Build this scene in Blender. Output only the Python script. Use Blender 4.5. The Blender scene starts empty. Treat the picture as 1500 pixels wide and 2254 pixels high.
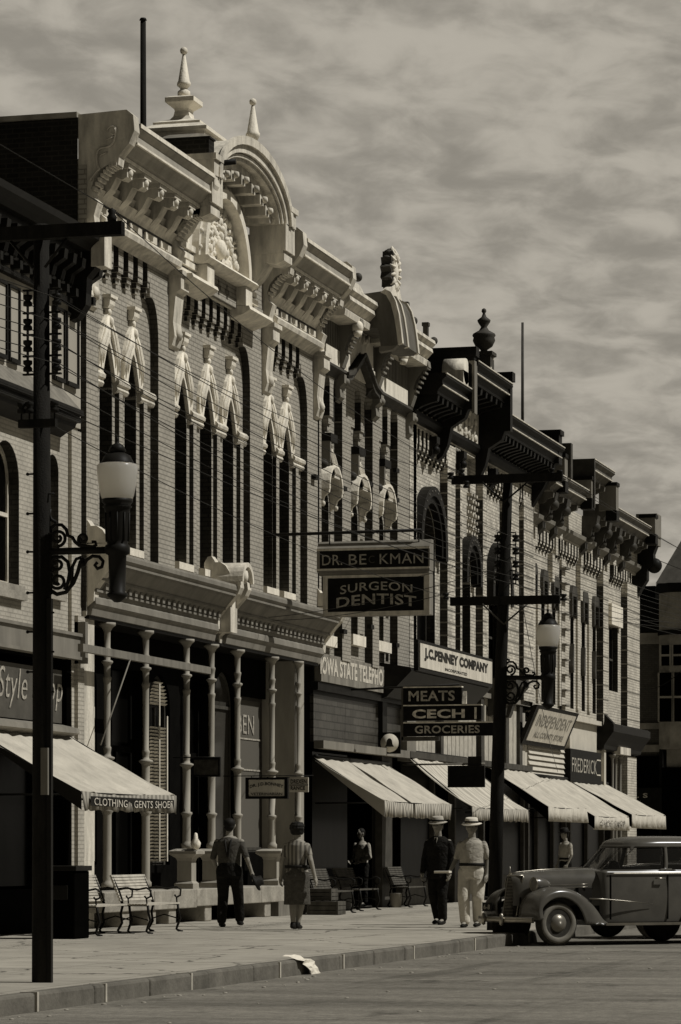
import bpy, bmesh, math, random
from mathutils import Vector, Matrix, noise

random.seed(7)
S = bpy.context.scene
COL = S.collection
PI = math.pi

# ---------------------------------------------------------------- camera
TH = math.atan(1890 / 7000)
CT, ST = math.cos(TH), math.sin(TH)
EYE = 1.25
cam = bpy.data.cameras.new('camera')
cam_o = bpy.data.objects.new('camera', cam)
COL.objects.link(cam_o)
cam_o.location = (0, 0, EYE)
cam_o.rotation_euler = (PI / 2, 0, TH)
cam.sensor_fit = 'HORIZONTAL'
cam.sensor_width = 36
cam.lens = 36 * 7000 / 1500
cam.shift_y = (1870 - 1127) / 1500
cam.clip_end = 4000
S.camera = cam_o

# ---------------------------------------------------------------- sun, sky, exposure
SUN_EL, SUN_AZ = math.radians(52), math.radians(7)      # azimuth from +x towards +y
sv = Vector((math.cos(SUN_EL) * math.cos(SUN_AZ), math.cos(SUN_EL) * math.sin(SUN_AZ), math.sin(SUN_EL)))
sun = bpy.data.lights.new('sun', 'SUN')
sun.energy = 5.0
sun.angle = math.radians(0.5)
sun.color = (1.0, 0.985, 0.955)
sun_o = bpy.data.objects.new('sun', sun)
COL.objects.link(sun_o)
sun_o.rotation_euler = sv.to_track_quat('Z', 'Y').to_euler()
S.view_settings.view_transform = 'Standard'
S.view_settings.look = 'None'
S.view_settings.gamma = 1
S.view_settings.exposure = -0.72
S.render.filter_size = 1.75
S.cycles.max_bounces = 5
S.cycles.diffuse_bounces = 1

W = bpy.data.worlds.new('World')
S.world = W
W.use_nodes = True
nt = W.node_tree
nt.nodes.clear()
def N(nt, t, **k):
    n = nt.nodes.new(t)
    for a, v in k.items():
        if hasattr(n, a): setattr(n, a, v)
        else: n.inputs[a].default_value = v
    return n
def LK(nt, a, b): nt.links.new(a, b)
out = N(nt, 'ShaderNodeOutputWorld')
bg = N(nt, 'ShaderNodeBackground')
bg.inputs['Strength'].default_value = 0.05
sky = N(nt, 'ShaderNodeTexSky', sky_type='NISHITA', sun_disc=False, sun_elevation=SUN_EL, sun_rotation=PI / 2 - SUN_AZ)
bw = N(nt, 'ShaderNodeRGBToBW')
LK(nt, sky.outputs[0], bw.inputs[0])
geo = N(nt, 'ShaderNodeTexCoord')
sep = N(nt, 'ShaderNodeSeparateXYZ')
LK(nt, geo.outputs['Generated'], sep.inputs[0])
# project the view direction on a cloud deck
zc = N(nt, 'ShaderNodeMath', operation='MAXIMUM'); zc.inputs[1].default_value = 0.0
LK(nt, sep.outputs['Z'], zc.inputs[0])
zz = N(nt, 'ShaderNodeMath', operation='ADD'); zz.inputs[1].default_value = 0.22
LK(nt, zc.outputs[0], zz.inputs[0])
dx = N(nt, 'ShaderNodeMath', operation='DIVIDE'); LK(nt, sep.outputs['X'], dx.inputs[0]); LK(nt, zz.outputs[0], dx.inputs[1])
dy = N(nt, 'ShaderNodeMath', operation='DIVIDE'); LK(nt, sep.outputs['Y'], dy.inputs[0]); LK(nt, zz.outputs[0], dy.inputs[1])
cmb = N(nt, 'ShaderNodeCombineXYZ'); LK(nt, dx.outputs[0], cmb.inputs[0]); LK(nt, dy.outputs[0], cmb.inputs[1])
mp = N(nt, 'ShaderNodeMapping'); mp.inputs['Rotation'].default_value = (0, 0, -TH - 0.22); mp.inputs['Scale'].default_value = (1.05, 0.9, 1)
LK(nt, cmb.outputs[0], mp.inputs[0])
n1 = N(nt, 'ShaderNodeTexNoise'); n1.inputs['Scale'].default_value = 17.0; n1.inputs['Detail'].default_value = 6; n1.inputs['Roughness'].default_value = 0.55; n1.inputs['Distortion'].default_value = 0.3
LK(nt, mp.outputs[0], n1.inputs[0])
n2 = N(nt, 'ShaderNodeTexNoise'); n2.inputs['Scale'].default_value = 2.3; n2.inputs['Detail'].default_value = 3
LK(nt, mp.outputs[0], n2.inputs[0])
ad = N(nt, 'ShaderNodeMath', operation='MULTIPLY_ADD'); ad.inputs[1].default_value = 0.8; LK(nt, n2.outputs[0], ad.inputs[0]); LK(nt, n1.outputs[0], ad.inputs[2])
cr = N(nt, 'ShaderNodeMapRange'); cr.interpolation_type = 'SMOOTHERSTEP'
cr.inputs['From Min'].default_value = 0.62; cr.inputs['From Max'].default_value = 1.14; cr.inputs['To Min'].default_value = 0.0; cr.inputs['To Max'].default_value = 1.0
LK(nt, ad.outputs[0], cr.inputs[0])
tint = N(nt, 'ShaderNodeMix', data_type='RGBA', blend_type='MULTIPLY'); tint.inputs[0].default_value = 1
LK(nt, bw.outputs[0], tint.inputs[6]); tint.inputs[7].default_value = (0.40, 0.38, 0.33, 1)
# thin altocumulus: a pale deck to the north, the unseen sky dimmed to deepen shadows
mx = N(nt, 'ShaderNodeMix', data_type='RGBA')
LK(nt, cr.outputs[0], mx.inputs[0]); mx.inputs[6].default_value = (8.7, 8.05, 6.85, 1); mx.inputs[7].default_value = (14.6, 13.5, 11.5, 1)
my = N(nt, 'ShaderNodeMapRange'); my.interpolation_type = 'SMOOTHSTEP'; my.inputs['From Min'].default_value = 0.62; my.inputs['From Max'].default_value = 0.88; LK(nt, sep.outputs['Y'], my.inputs[0])
mz = N(nt, 'ShaderNodeMapRange'); mz.interpolation_type = 'SMOOTHSTEP'; mz.inputs['From Min'].default_value = 0.50; mz.inputs['From Max'].default_value = 0.29; LK(nt, sep.outputs['Z'], mz.inputs[0])
mm = N(nt, 'ShaderNodeMath', operation='MULTIPLY'); LK(nt, my.outputs[0], mm.inputs[0]); LK(nt, mz.outputs[0], mm.inputs[1])
m3 = N(nt, 'ShaderNodeMix', data_type='RGBA')
LK(nt, mm.outputs[0], m3.inputs[0]); LK(nt, tint.outputs[2], m3.inputs[6]); LK(nt, mx.outputs[2], m3.inputs[7])
LK(nt, m3.outputs[2], bg.inputs['Color']); LK(nt, bg.outputs[0], out.inputs[0])

# ---------------------------------------------------------------- measuring helpers (metres from the street survey)
XF = -17.0                      # the building line; w is the distance out from it, u runs along the street
def U(px, w=0.0):
    r = (px - 750) / 7000
    return (17 - w) * (CT + r * ST) / (ST - r * CT)
def Z(px, py, w=0.0): return EYE + (1870 - py) * (17 - w) / ((2640 - px) * CT)
def G(px, py, z=0.0):
    zc_ = 7000 * (EYE - z) / (py - 1870); x = (px - 750) / 7000 * zc_
    return Vector((CT * x - ST * zc_, ST * x + CT * zc_, z))
def AT(px, py, s):              # a point at scale s pixels per metre
    zc_ = 7000 / s; x = (px - 750) / s
    return Vector((CT * x - ST * zc_, ST * x + CT * zc_, EYE + (1870 - py) / s))

# ---------------------------------------------------------------- materials (the photograph is a warm monochrome print)
MATS = {}
def tone(v): return (v, v * 0.925, v * 0.765, 1)
def base_mat(name):
    m = bpy.data.materials.new(name); m.use_nodes = True
    b = m.node_tree.nodes['Principled BSDF']
    b.inputs['Specular IOR Level'].default_value = 0.06
    MATS[name] = m
    return m, m.node_tree, b
def mat(name, v, rough=0.75, metal=0.0, var=0.25, scale=3.0, bump=0.0, streak=False, spec=0.08, bsc=7.0, bd=0.02):
    m, t, b = base_mat(name)
    b.inputs['Roughness'].default_value = rough; b.inputs['Metallic'].default_value = metal
    b.inputs['Specular IOR Level'].default_value = spec
    tc = N(t, 'ShaderNodeTexCoord'); mp_ = N(t, 'ShaderNodeMapping')
    mp_.inputs['Scale'].default_value = (1, 1, 0.25) if streak else (1, 1, 1)
    LK(t, tc.outputs['Object'], mp_.inputs[0])
    n = N(t, 'ShaderNodeTexNoise'); n.inputs['Scale'].default_value = scale; n.inputs['Detail'].default_value = 7; n.inputs['Roughness'].default_value = 0.62
    LK(t, mp_.outputs[0], n.inputs[0])
    r = N(t, 'ShaderNodeMapRange'); r.inputs['From Min'].default_value = 0.3; r.inputs['From Max'].default_value = 0.7
    r.inputs['To Min'].default_value = 1 - var; r.inputs['To Max'].default_value = 1 + var * 0.6
    LK(t, n.outputs[0], r.inputs[0])
    mu = N(t, 'ShaderNodeMix', data_type='RGBA', blend_type='MULTIPLY'); mu.inputs[0].default_value = 1
    mu.inputs[6].default_value = tone(v); LK(t, r.outputs[0], mu.inputs[7])
    LK(t, mu.outputs[2], b.inputs['Base Color'])
    if bump:
        nb = N(t, 'ShaderNodeTexNoise'); nb.inputs['Scale'].default_value = scale * bsc; nb.inputs['Detail'].default_value = 4; nb.inputs['Distortion'].default_value = 0.8 if bsc < 3 else 0.0
        LK(t, tc.outputs['Object'], nb.inputs[0])
        bp = N(t, 'ShaderNodeBump'); bp.inputs['Strength'].default_value = bump; bp.inputs['Distance'].default_value = bd
        LK(t, nb.outputs[0], bp.inputs['Height']); LK(t, bp.outputs[0], b.inputs['Normal'])
    return m
def brick_mat(name, v1, v2, vm, bw_=0.22, bh=0.078, mort=0.011, rough=0.9, worn=0.35, bump=0.5):
    m, t, b = base_mat(name)
    b.inputs['Roughness'].default_value = rough
    tc = N(t, 'ShaderNodeTexCoord'); sp = N(t, 'ShaderNodeSeparateXYZ'); LK(t, tc.outputs['Object'], sp.inputs[0])
    a = N(t, 'ShaderNodeMath', operation='ADD'); LK(t, sp.outputs['X'], a.inputs[0]); LK(t, sp.outputs['Y'], a.inputs[1])
    c = N(t, 'ShaderNodeCombineXYZ'); LK(t, a.outputs[0], c.inputs[0]); LK(t, sp.outputs['Z'], c.inputs[1])
    br = N(t, 'ShaderNodeTexBrick')
    br.inputs['Scale'].default_value = 1; br.inputs['Brick Width'].default_value = bw_; br.inputs['Row Height'].default_value = bh
    br.inputs['Mortar Size'].default_value = mort; br.inputs['Mortar Smooth'].default_value = 0.2; br.inputs['Bias'].default_value = 0.0
    br.inputs['Color1'].default_value = tone(v1); br.inputs['Color2'].default_value = tone(v2); br.inputs['Mortar'].default_value = tone(vm)
    LK(t, c.outputs[0], br.inputs['Vector'])
    n = N(t, 'ShaderNodeTexNoise'); n.inputs['Scale'].default_value = 1.3; n.inputs['Detail'].default_value = 8; n.inputs['Roughness'].default_value = 0.7
    LK(t, tc.outputs['Object'], n.inputs[0])
    r = N(t, 'ShaderNodeMapRange'); r.inputs['From Min'].default_value = 0.3; r.inputs['From Max'].default_value = 0.7
    r.inputs['To Min'].default_value = 1 - worn; r.inputs['To Max'].default_value = 1 + worn * 0.5
    LK(t, n.outputs[0], r.inputs[0])
    mu = N(t, 'ShaderNodeMix', data_type='RGBA', blend_type='MULTIPLY'); mu.inputs[0].default_value = 1
    LK(t, br.outputs['Color'], mu.inputs[6]); LK(t, r.outputs[0], mu.inputs[7])
    LK(t, mu.outputs[2], b.inputs['Base Color'])
    bp = N(t, 'ShaderNodeBump'); bp.inputs['Strength'].default_value = bump; bp.inputs['Distance'].default_value = 0.012; bp.invert = True
    LK(t, br.outputs['Fac'], bp.inputs['Height']); LK(t, bp.outputs[0], b.inputs['Normal'])
    return m
def glass_mat(name, v=0.0025, rough=0.3, spec=0.03):
    m, t, b = base_mat(name)
    b.inputs['Base Color'].default_value = tone(v); b.inputs['Roughness'].default_value = rough; b.inputs['Specular IOR Level'].default_value = spec
    tc = N(t, 'ShaderNodeTexCoord'); n = N(t, 'ShaderNodeTexNoise'); n.inputs['Scale'].default_value = 1.6
    LK(t, tc.outputs['Object'], n.inputs[0])
    bp = N(t, 'ShaderNodeBump'); bp.inputs['Strength'].default_value = 0.12; bp.inputs['Distance'].default_value = 0.03
    LK(t, n.outputs[0], bp.inputs['Height']); LK(t, bp.outputs[0], b.inputs['Normal'])
    return m
def stripe_mat(name, v1, v2, freq, axis='Y', rough=0.9, var=0.15):
    m, t, b = base_mat(name)
    b.inputs['Roughness'].default_value = rough
    tc = N(t, 'ShaderNodeTexCoord'); sp = N(t, 'ShaderNodeSeparateXYZ'); LK(t, tc.outputs['Object'], sp.inputs[0])
    a = N(t, 'ShaderNodeMath', operation='MULTIPLY'); a.inputs[1].default_value = freq; LK(t, sp.outputs[axis], a.inputs[0])
    s_ = N(t, 'ShaderNodeMath', operation='SINE'); LK(t, a.outputs[0], s_.inputs[0])
    r0 = N(t, 'ShaderNodeMapRange'); r0.inputs['From Min'].default_value = -0.25; r0.inputs['From Max'].default_value = 0.25; LK(t, s_.outputs[0], r0.inputs[0])
    mx_ = N(t, 'ShaderNodeMix', data_type='RGBA'); mx_.inputs[6].default_value = tone(v1); mx_.inputs[7].default_value = tone(v2)
    LK(t, r0.outputs[0], mx_.inputs[0])
    n = N(t, 'ShaderNodeTexNoise'); n.inputs['Scale'].default_value = 2.2; n.inputs['Detail'].default_value = 6
    LK(t, tc.outputs['Object'], n.inputs[0])
    r = N(t, 'ShaderNodeMapRange'); r.inputs['From Min'].default_value = 0.3; r.inputs['From Max'].default_value = 0.7
    r.inputs['To Min'].default_value = 1 - var; r.inputs['To Max'].default_value = 1 + var * 0.5
    LK(t, n.outputs[0], r.inputs[0])
    mu = N(t, 'ShaderNodeMix', data_type='RGBA', blend_type='MULTIPLY'); mu.inputs[0].default_value = 1
    LK(t, mx_.outputs[2], mu.inputs[6]); LK(t, r.outputs[0], mu.inputs[7]); LK(t, mu.outputs[2], b.inputs['Base Color'])
    return m

M_BRICK = brick_mat('tan_brick', 0.45, 0.40, 0.25, worn=0.16)
M_BRICK2 = brick_mat('tan_brick_second', 0.41, 0.37, 0.24, worn=0.16)
M_BRICK3 = brick_mat('pale_mottled_brick', 0.78, 0.48, 0.36, worn=0.4)
M_BRICK4 = brick_mat('pale_brick_corner', 0.70, 0.54, 0.38, worn=0.3)
M_DARKBRICK = brick_mat('dark_brick', 0.03, 0.022, 0.045, worn=0.5)  # very dark brick for side walls and chimney
M_PAINTBRICK = brick_mat('painted_brick', 0.54, 0.50, 0.42, bw_=.2, bh=.066, worn=0.3, bump=0.8)
M_SHADESKIN = brick_mat('return_shade_brick', 0.075, 0.05, 0.04, worn=0.3)  # near-black skin colour that paints shade on pilaster sides, jambs and slots
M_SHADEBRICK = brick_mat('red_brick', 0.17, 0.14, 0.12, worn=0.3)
M_TRIM = mat('pale_trim_paint', 0.72, 0.6, var=0.42, streak=True, scale=5, bump=.4, bsc=4)
M_TRIMW = mat('white_trim_paint', 0.90, 0.55, var=0.25, streak=True, scale=6, bump=.4, bsc=4)
M_TRIMG = mat('grey_trim_paint', 0.24, 0.6, var=0.3, streak=True, scale=2.5)
M_TRIMD = mat('dark_trim_paint', 0.016, 0.5, var=0.4, scale=4)
M_SHOP = mat('black_woodwork', 0.005, 0.9, var=0.4, spec=0.02)  # even near-black for shop walls, doors and base
M_TRIMC = mat('grey_brown_trim_paint', 0.15, 0.55, var=0.4, scale=4, streak=True)
M_TRIMB = mat('brown_trim_paint', 0.075, 0.55, var=0.35, scale=4)
M_IRON = mat('black_iron', 0.018, 0.5, var=0.3)
M_POLE = mat('creosoted_wood', 0.018, 0.85, var=0.5, scale=9, streak=True, bump=0.4)
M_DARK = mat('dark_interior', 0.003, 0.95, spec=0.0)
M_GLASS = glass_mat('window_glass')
M_GLASSP = glass_mat('pale_window_shade', 0.42, 0.35)
M_GLASSR = glass_mat('shop_glass', 0.05, 0.1)
M_GLASSS = glass_mat('dim_shade', 0.13, 0.3)
M_BLIND = mat('blind_slat', 0.8, 0.6)
M_BOARD = mat('weathered_board', 0.22, 0.8, var=0.35, streak=True, scale=5)
M_PLANK = mat('pale_plank', 0.52, 0.8, var=0.25, scale=6)
M_CANVAS = mat('canvas', 0.54, 0.95, var=0.24, scale=2.2, bump=0.4, bsc=1.3, bd=0.12)
M_CANVASS = stripe_mat('striped_canvas', 0.62, 0.44, 24.0)
M_CANVASF = stripe_mat('fine_striped_valance', 0.50, 0.20, 42.0)
M_CANVASD = stripe_mat('bold_striped_canvas', 0.42, 0.03, 20.0)
M_CHECK = stripe_mat('checked_valance', 0.36, 0.20, 34.0)
M_OPAL = mat('opal_glass', 0.86, 0.25, var=0.03, spec=0.5)
b_ = M_OPAL.node_tree.nodes['Principled BSDF']; b_.inputs['Subsurface Weight'].default_value = 1.0; b_.inputs['Subsurface Radius'].default_value = (1, 1, 1); b_.inputs['Subsurface Scale'].default_value = 1.0
t_ = M_OPAL.node_tree; tr_ = N(t_, 'ShaderNodeBsdfTranslucent'); tr_.inputs[0].default_value = tone(0.9); ms0 = N(t_, 'ShaderNodeMixShader'); ms0.inputs[0].default_value = 0.5
LK(t_, t_.nodes['Principled BSDF'].outputs[0], ms0.inputs[1]); LK(t_, tr_.outputs[0], ms0.inputs[2]); LK(t_, ms0.outputs[0], t_.nodes['Material Output'].inputs['Surface'])
M_COL = mat('column_paint', 0.40, 0.6, var=0.3, streak=True, scale=3)
M_SIGNB = mat('black_sign_paint', 0.010, 0.5, var=0.6, scale=6)
M_SIGNW = mat('white_sign_paint', 0.72, 0.55, var=0.3, scale=5, streak=True)
M_LETD = mat('dark_letters', 0.04, 0.6, var=.6, scale=14)
M_LETW = mat('pale_letters', 0.7, 0.6, var=0.5, scale=14)
M_LETG = mat('gilt_letters', 0.45, 0.5, var=0.55, scale=16)
M_STONE = mat('limestone', 0.36, 0.9, var=0.35, scale=3, bump=0.5)
M_ROOF = mat('roof_tar', 0.04, 0.9)
M_SKIN = mat('skin', 0.30, 0.55, var=0.1)
M_HAIR = mat('dark_hair', 0.02, 0.6, var=0.4, scale=40)
M_NAVY = mat('dark_cloth', 0.016, 0.9, var=0.3, scale=12, bump=.7, bsc=1.2, bd=.06)
M_SHIRTD = mat('work_shirt', 0.085, 0.9, var=0.3, scale=10, bump=.4, bsc=1.3, bd=.06)
M_SHIRTW = mat('pale_shirt', 0.46, 0.85, var=0.2, scale=8, bump=.35, bsc=1.4, bd=.06)
M_TROUW = mat('white_trousers', 0.66, 0.85, var=0.12, scale=7, bump=.4, bsc=1.2, bd=.07, streak=True)
M_SKIRT = mat('tweed_skirt', 0.09, 0.9, var=0.3, scale=14, bump=.6, bsc=.8, bd=.05)
M_BLOUSE = stripe_mat('striped_blouse', 0.30, 0.12, 110.0, axis='X')
M_HAT = mat('straw_hat', 0.72, 0.8, var=0.1)
M_HATG = mat('felt_hat', 0.42, 0.8, var=0.15)
M_CAR = mat('faded_car_paint', 0.105, 0.26, var=0.3, scale=2.2, spec=0.5)
M_CARD = mat('black_car_paint', 0.02, 0.2, var=0.2, spec=0.6)
M_CHROME = mat('chrome', 0.36, 0.32, metal=0.9, var=0.25, scale=5)
M_RUB = mat('tyre_rubber', 0.05, 0.8, var=0.4, scale=12)
M_DUSTRUB = mat('dusty_rim', 0.2, 0.7, var=0.3, scale=8)
M_PAPER = mat('paper', 0.8, 0.7, var=0.06)
M_FARST = mat('far_stone', 0.42, 0.9, var=0.35, scale=2)
M_FARRF = mat('far_slate', 0.09, 0.85, var=0.35, scale=3)
M_CLAP = mat('clapboard_paint', 0.60, 0.7, var=0.12, scale=2)

# pavement: old concrete with joints, stains, cracks
def paving_mat():
    m, t, b = base_mat('concrete_pavement')
    b.inputs['Roughness'].default_value = 0.92
    tc = N(t, 'ShaderNodeTexCoord')
    n = N(t, 'ShaderNodeTexNoise'); n.inputs['Scale'].default_value = 1.1; n.inputs['Detail'].default_value = 9; n.inputs['Roughness'].default_value = 0.68
    LK(t, tc.outputs['Object'], n.inputs[0])
    r = N(t, 'ShaderNodeMapRange'); r.inputs['From Min'].default_value = 0.3; r.inputs['From Max'].default_value = 0.7; r.inputs['To Min'].default_value = 0.72; r.inputs['To Max'].default_value = 1.1
    LK(t, n.outputs[0], r.inputs[0])
    br = N(t, 'ShaderNodeTexBrick'); br.offset = 0.0
    for k_, v_ in (('Scale', 1), ('Brick Width', 1.52), ('Row Height', 1.52), ('Mortar Size', 0.012), ('Mortar Smooth', 0.3)): br.inputs[k_].default_value = v_
    br.inputs['Color1'].default_value = tone(0.42); br.inputs['Color2'].default_value = tone(0.385); br.inputs['Mortar'].default_value = tone(0.2)
    LK(t, tc.outputs['Object'], br.inputs['Vector'])
    v = N(t, 'ShaderNodeTexNoise'); v.inputs['Scale'].default_value = 0.8; v.inputs['Detail'].default_value = 10; v.inputs['Roughness'].default_value = 0.75
    mp_ = N(t, 'ShaderNodeMapping'); mp_.inputs['Scale'].default_value = (0.5, 1.3, 1); LK(t, tc.outputs['Object'], mp_.inputs[0]); LK(t, mp_.outputs[0], v.inputs[0])
    s_ = N(t, 'ShaderNodeMapRange'); s_.inputs['From Min'].default_value = 0.60; s_.inputs['From Max'].default_value = 0.66; s_.inputs['To Min'].default_value = 1.0; s_.inputs['To Max'].default_value = 0.38
    LK(t, v.outputs[0], s_.inputs[0])
    # a wandering crack
    vo = N(t, 'ShaderNodeTexVoronoi'); vo.feature = 'DISTANCE_TO_EDGE'; vo.inputs['Scale'].default_value = 0.33
    ns = N(t, 'ShaderNodeTexNoise'); ns.inputs['Scale'].default_value = 2.5; ns.inputs['Detail'].default_value = 6; LK(t, tc.outputs['Object'], ns.inputs[0])
    mxv = N(t, 'ShaderNodeMix', data_type='RGBA', blend_type='LINEAR_LIGHT'); mxv.inputs[0].default_value = 0.25
    LK(t, tc.outputs['Object'], mxv.inputs[6]); LK(t, ns.outputs[1], mxv.inputs[7]); LK(t, mxv.outputs[2], vo.inputs['Vector'])
    c_ = N(t, 'ShaderNodeMapRange'); c_.inputs['From Min'].default_value = 0.002; c_.inputs['From Max'].default_value = 0.008; c_.inputs['To Min'].default_value = 0.25; c_.inputs['To Max'].default_value = 1
    LK(t, vo.outputs['Distance'], c_.inputs[0])
    p = br.outputs['Color']
    for q in (r, s_, c_):
        mu = N(t, 'ShaderNodeMix', data_type='RGBA', blend_type='MULTIPLY'); mu.inputs[0].default_value = 1
        LK(t, p, mu.inputs[6]); LK(t, q.outputs[0], mu.inputs[7]); p = mu.outputs[2]
    LK(t, p, b.inputs['Base Color'])
    bp = N(t, 'ShaderNodeBump'); bp.inputs['Strength'].default_value = 0.35; bp.inputs['Distance'].default_value = 0.02
    n3 = N(t, 'ShaderNodeTexNoise'); n3.inputs['Scale'].default_value = 14; n3.inputs['Detail'].default_value = 6; LK(t, tc.outputs['Object'], n3.inputs[0])
    LK(t, n3.outputs[0], bp.inputs['Height']); LK(t, bp.outputs[0], b.inputs['Normal'])
    return m
M_PAVE = paving_mat()
def road_mat():
    m, t, b = base_mat('worn_asphalt')
    b.inputs['Roughness'].default_value = 0.85
    tc = N(t, 'ShaderNodeTexCoord')
    p = None
    for sc_, mapsc, lo, hi in ((0.7, (0.45, 1.6, 1), 0.62, 1.25), (9.0, (1, 1, 1), 0.72, 1.25), (45.0, (1, 1, 1), 0.7, 1.3)):
        mp_ = N(t, 'ShaderNodeMapping'); mp_.inputs['Scale'].default_value = mapsc; LK(t, tc.outputs['Object'], mp_.inputs[0])
        n = N(t, 'ShaderNodeTexNoise'); n.inputs['Scale'].default_value = sc_; n.inputs['Detail'].default_value = 8; n.inputs['Roughness'].default_value = 0.65
        LK(t, mp_.outputs[0], n.inputs[0])
        r = N(t, 'ShaderNodeMapRange'); r.inputs['From Min'].default_value = 0.3; r.inputs['From Max'].default_value = 0.7; r.inputs['To Min'].default_value = lo; r.inputs['To Max'].default_value = hi
        LK(t, n.outputs[0], r.inputs[0])
        mu = N(t, 'ShaderNodeMix', data_type='RGBA', blend_type='MULTIPLY'); mu.inputs[0].default_value = 1
        if p is None: mu.inputs[6].default_value = tone(0.21)
        else: LK(t, p, mu.inputs[6])
        LK(t, r.outputs[0], mu.inputs[7]); p = mu.outputs[2]
    for sc_, mapsc, f0, f1, lo in ((1.3, (1, .45, 1), .58, .66, .55), (0.5, (2.4, .12, 1), .56, .64, .7), (6.0, (1, 1, 1), .70, .74, .5)):
        mp_ = N(t, 'ShaderNodeMapping'); mp_.inputs['Scale'].default_value = mapsc; mp_.inputs['Location'].default_value = (sc_, 3, 0); LK(t, tc.outputs['Object'], mp_.inputs[0])
        n_ = N(t, 'ShaderNodeTexNoise'); n_.inputs['Scale'].default_value = sc_; n_.inputs['Detail'].default_value = 9; n_.inputs['Roughness'].default_value = 0.7
        LK(t, mp_.outputs[0], n_.inputs[0])
        r = N(t, 'ShaderNodeMapRange'); r.inputs['From Min'].default_value = f0; r.inputs['From Max'].default_value = f1; r.inputs['To Min'].default_value = 1; r.inputs['To Max'].default_value = lo
        LK(t, n_.outputs[0], r.inputs[0])
        mu = N(t, 'ShaderNodeMix', data_type='RGBA', blend_type='MULTIPLY'); mu.inputs[0].default_value = 1
        LK(t, p, mu.inputs[6]); LK(t, r.outputs[0], mu.inputs[7]); p = mu.outputs[2]
    LK(t, p, b.inputs['Base Color'])
    bp = N(t, 'ShaderNodeBump'); bp.inputs['Strength'].default_value = 0.5; bp.inputs['Distance'].default_value = 0.02
    LK(t, n.outputs[0], bp.inputs['Height']); LK(t, bp.outputs[0], b.inputs['Normal'])
    return m
M_ROAD = road_mat()

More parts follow.
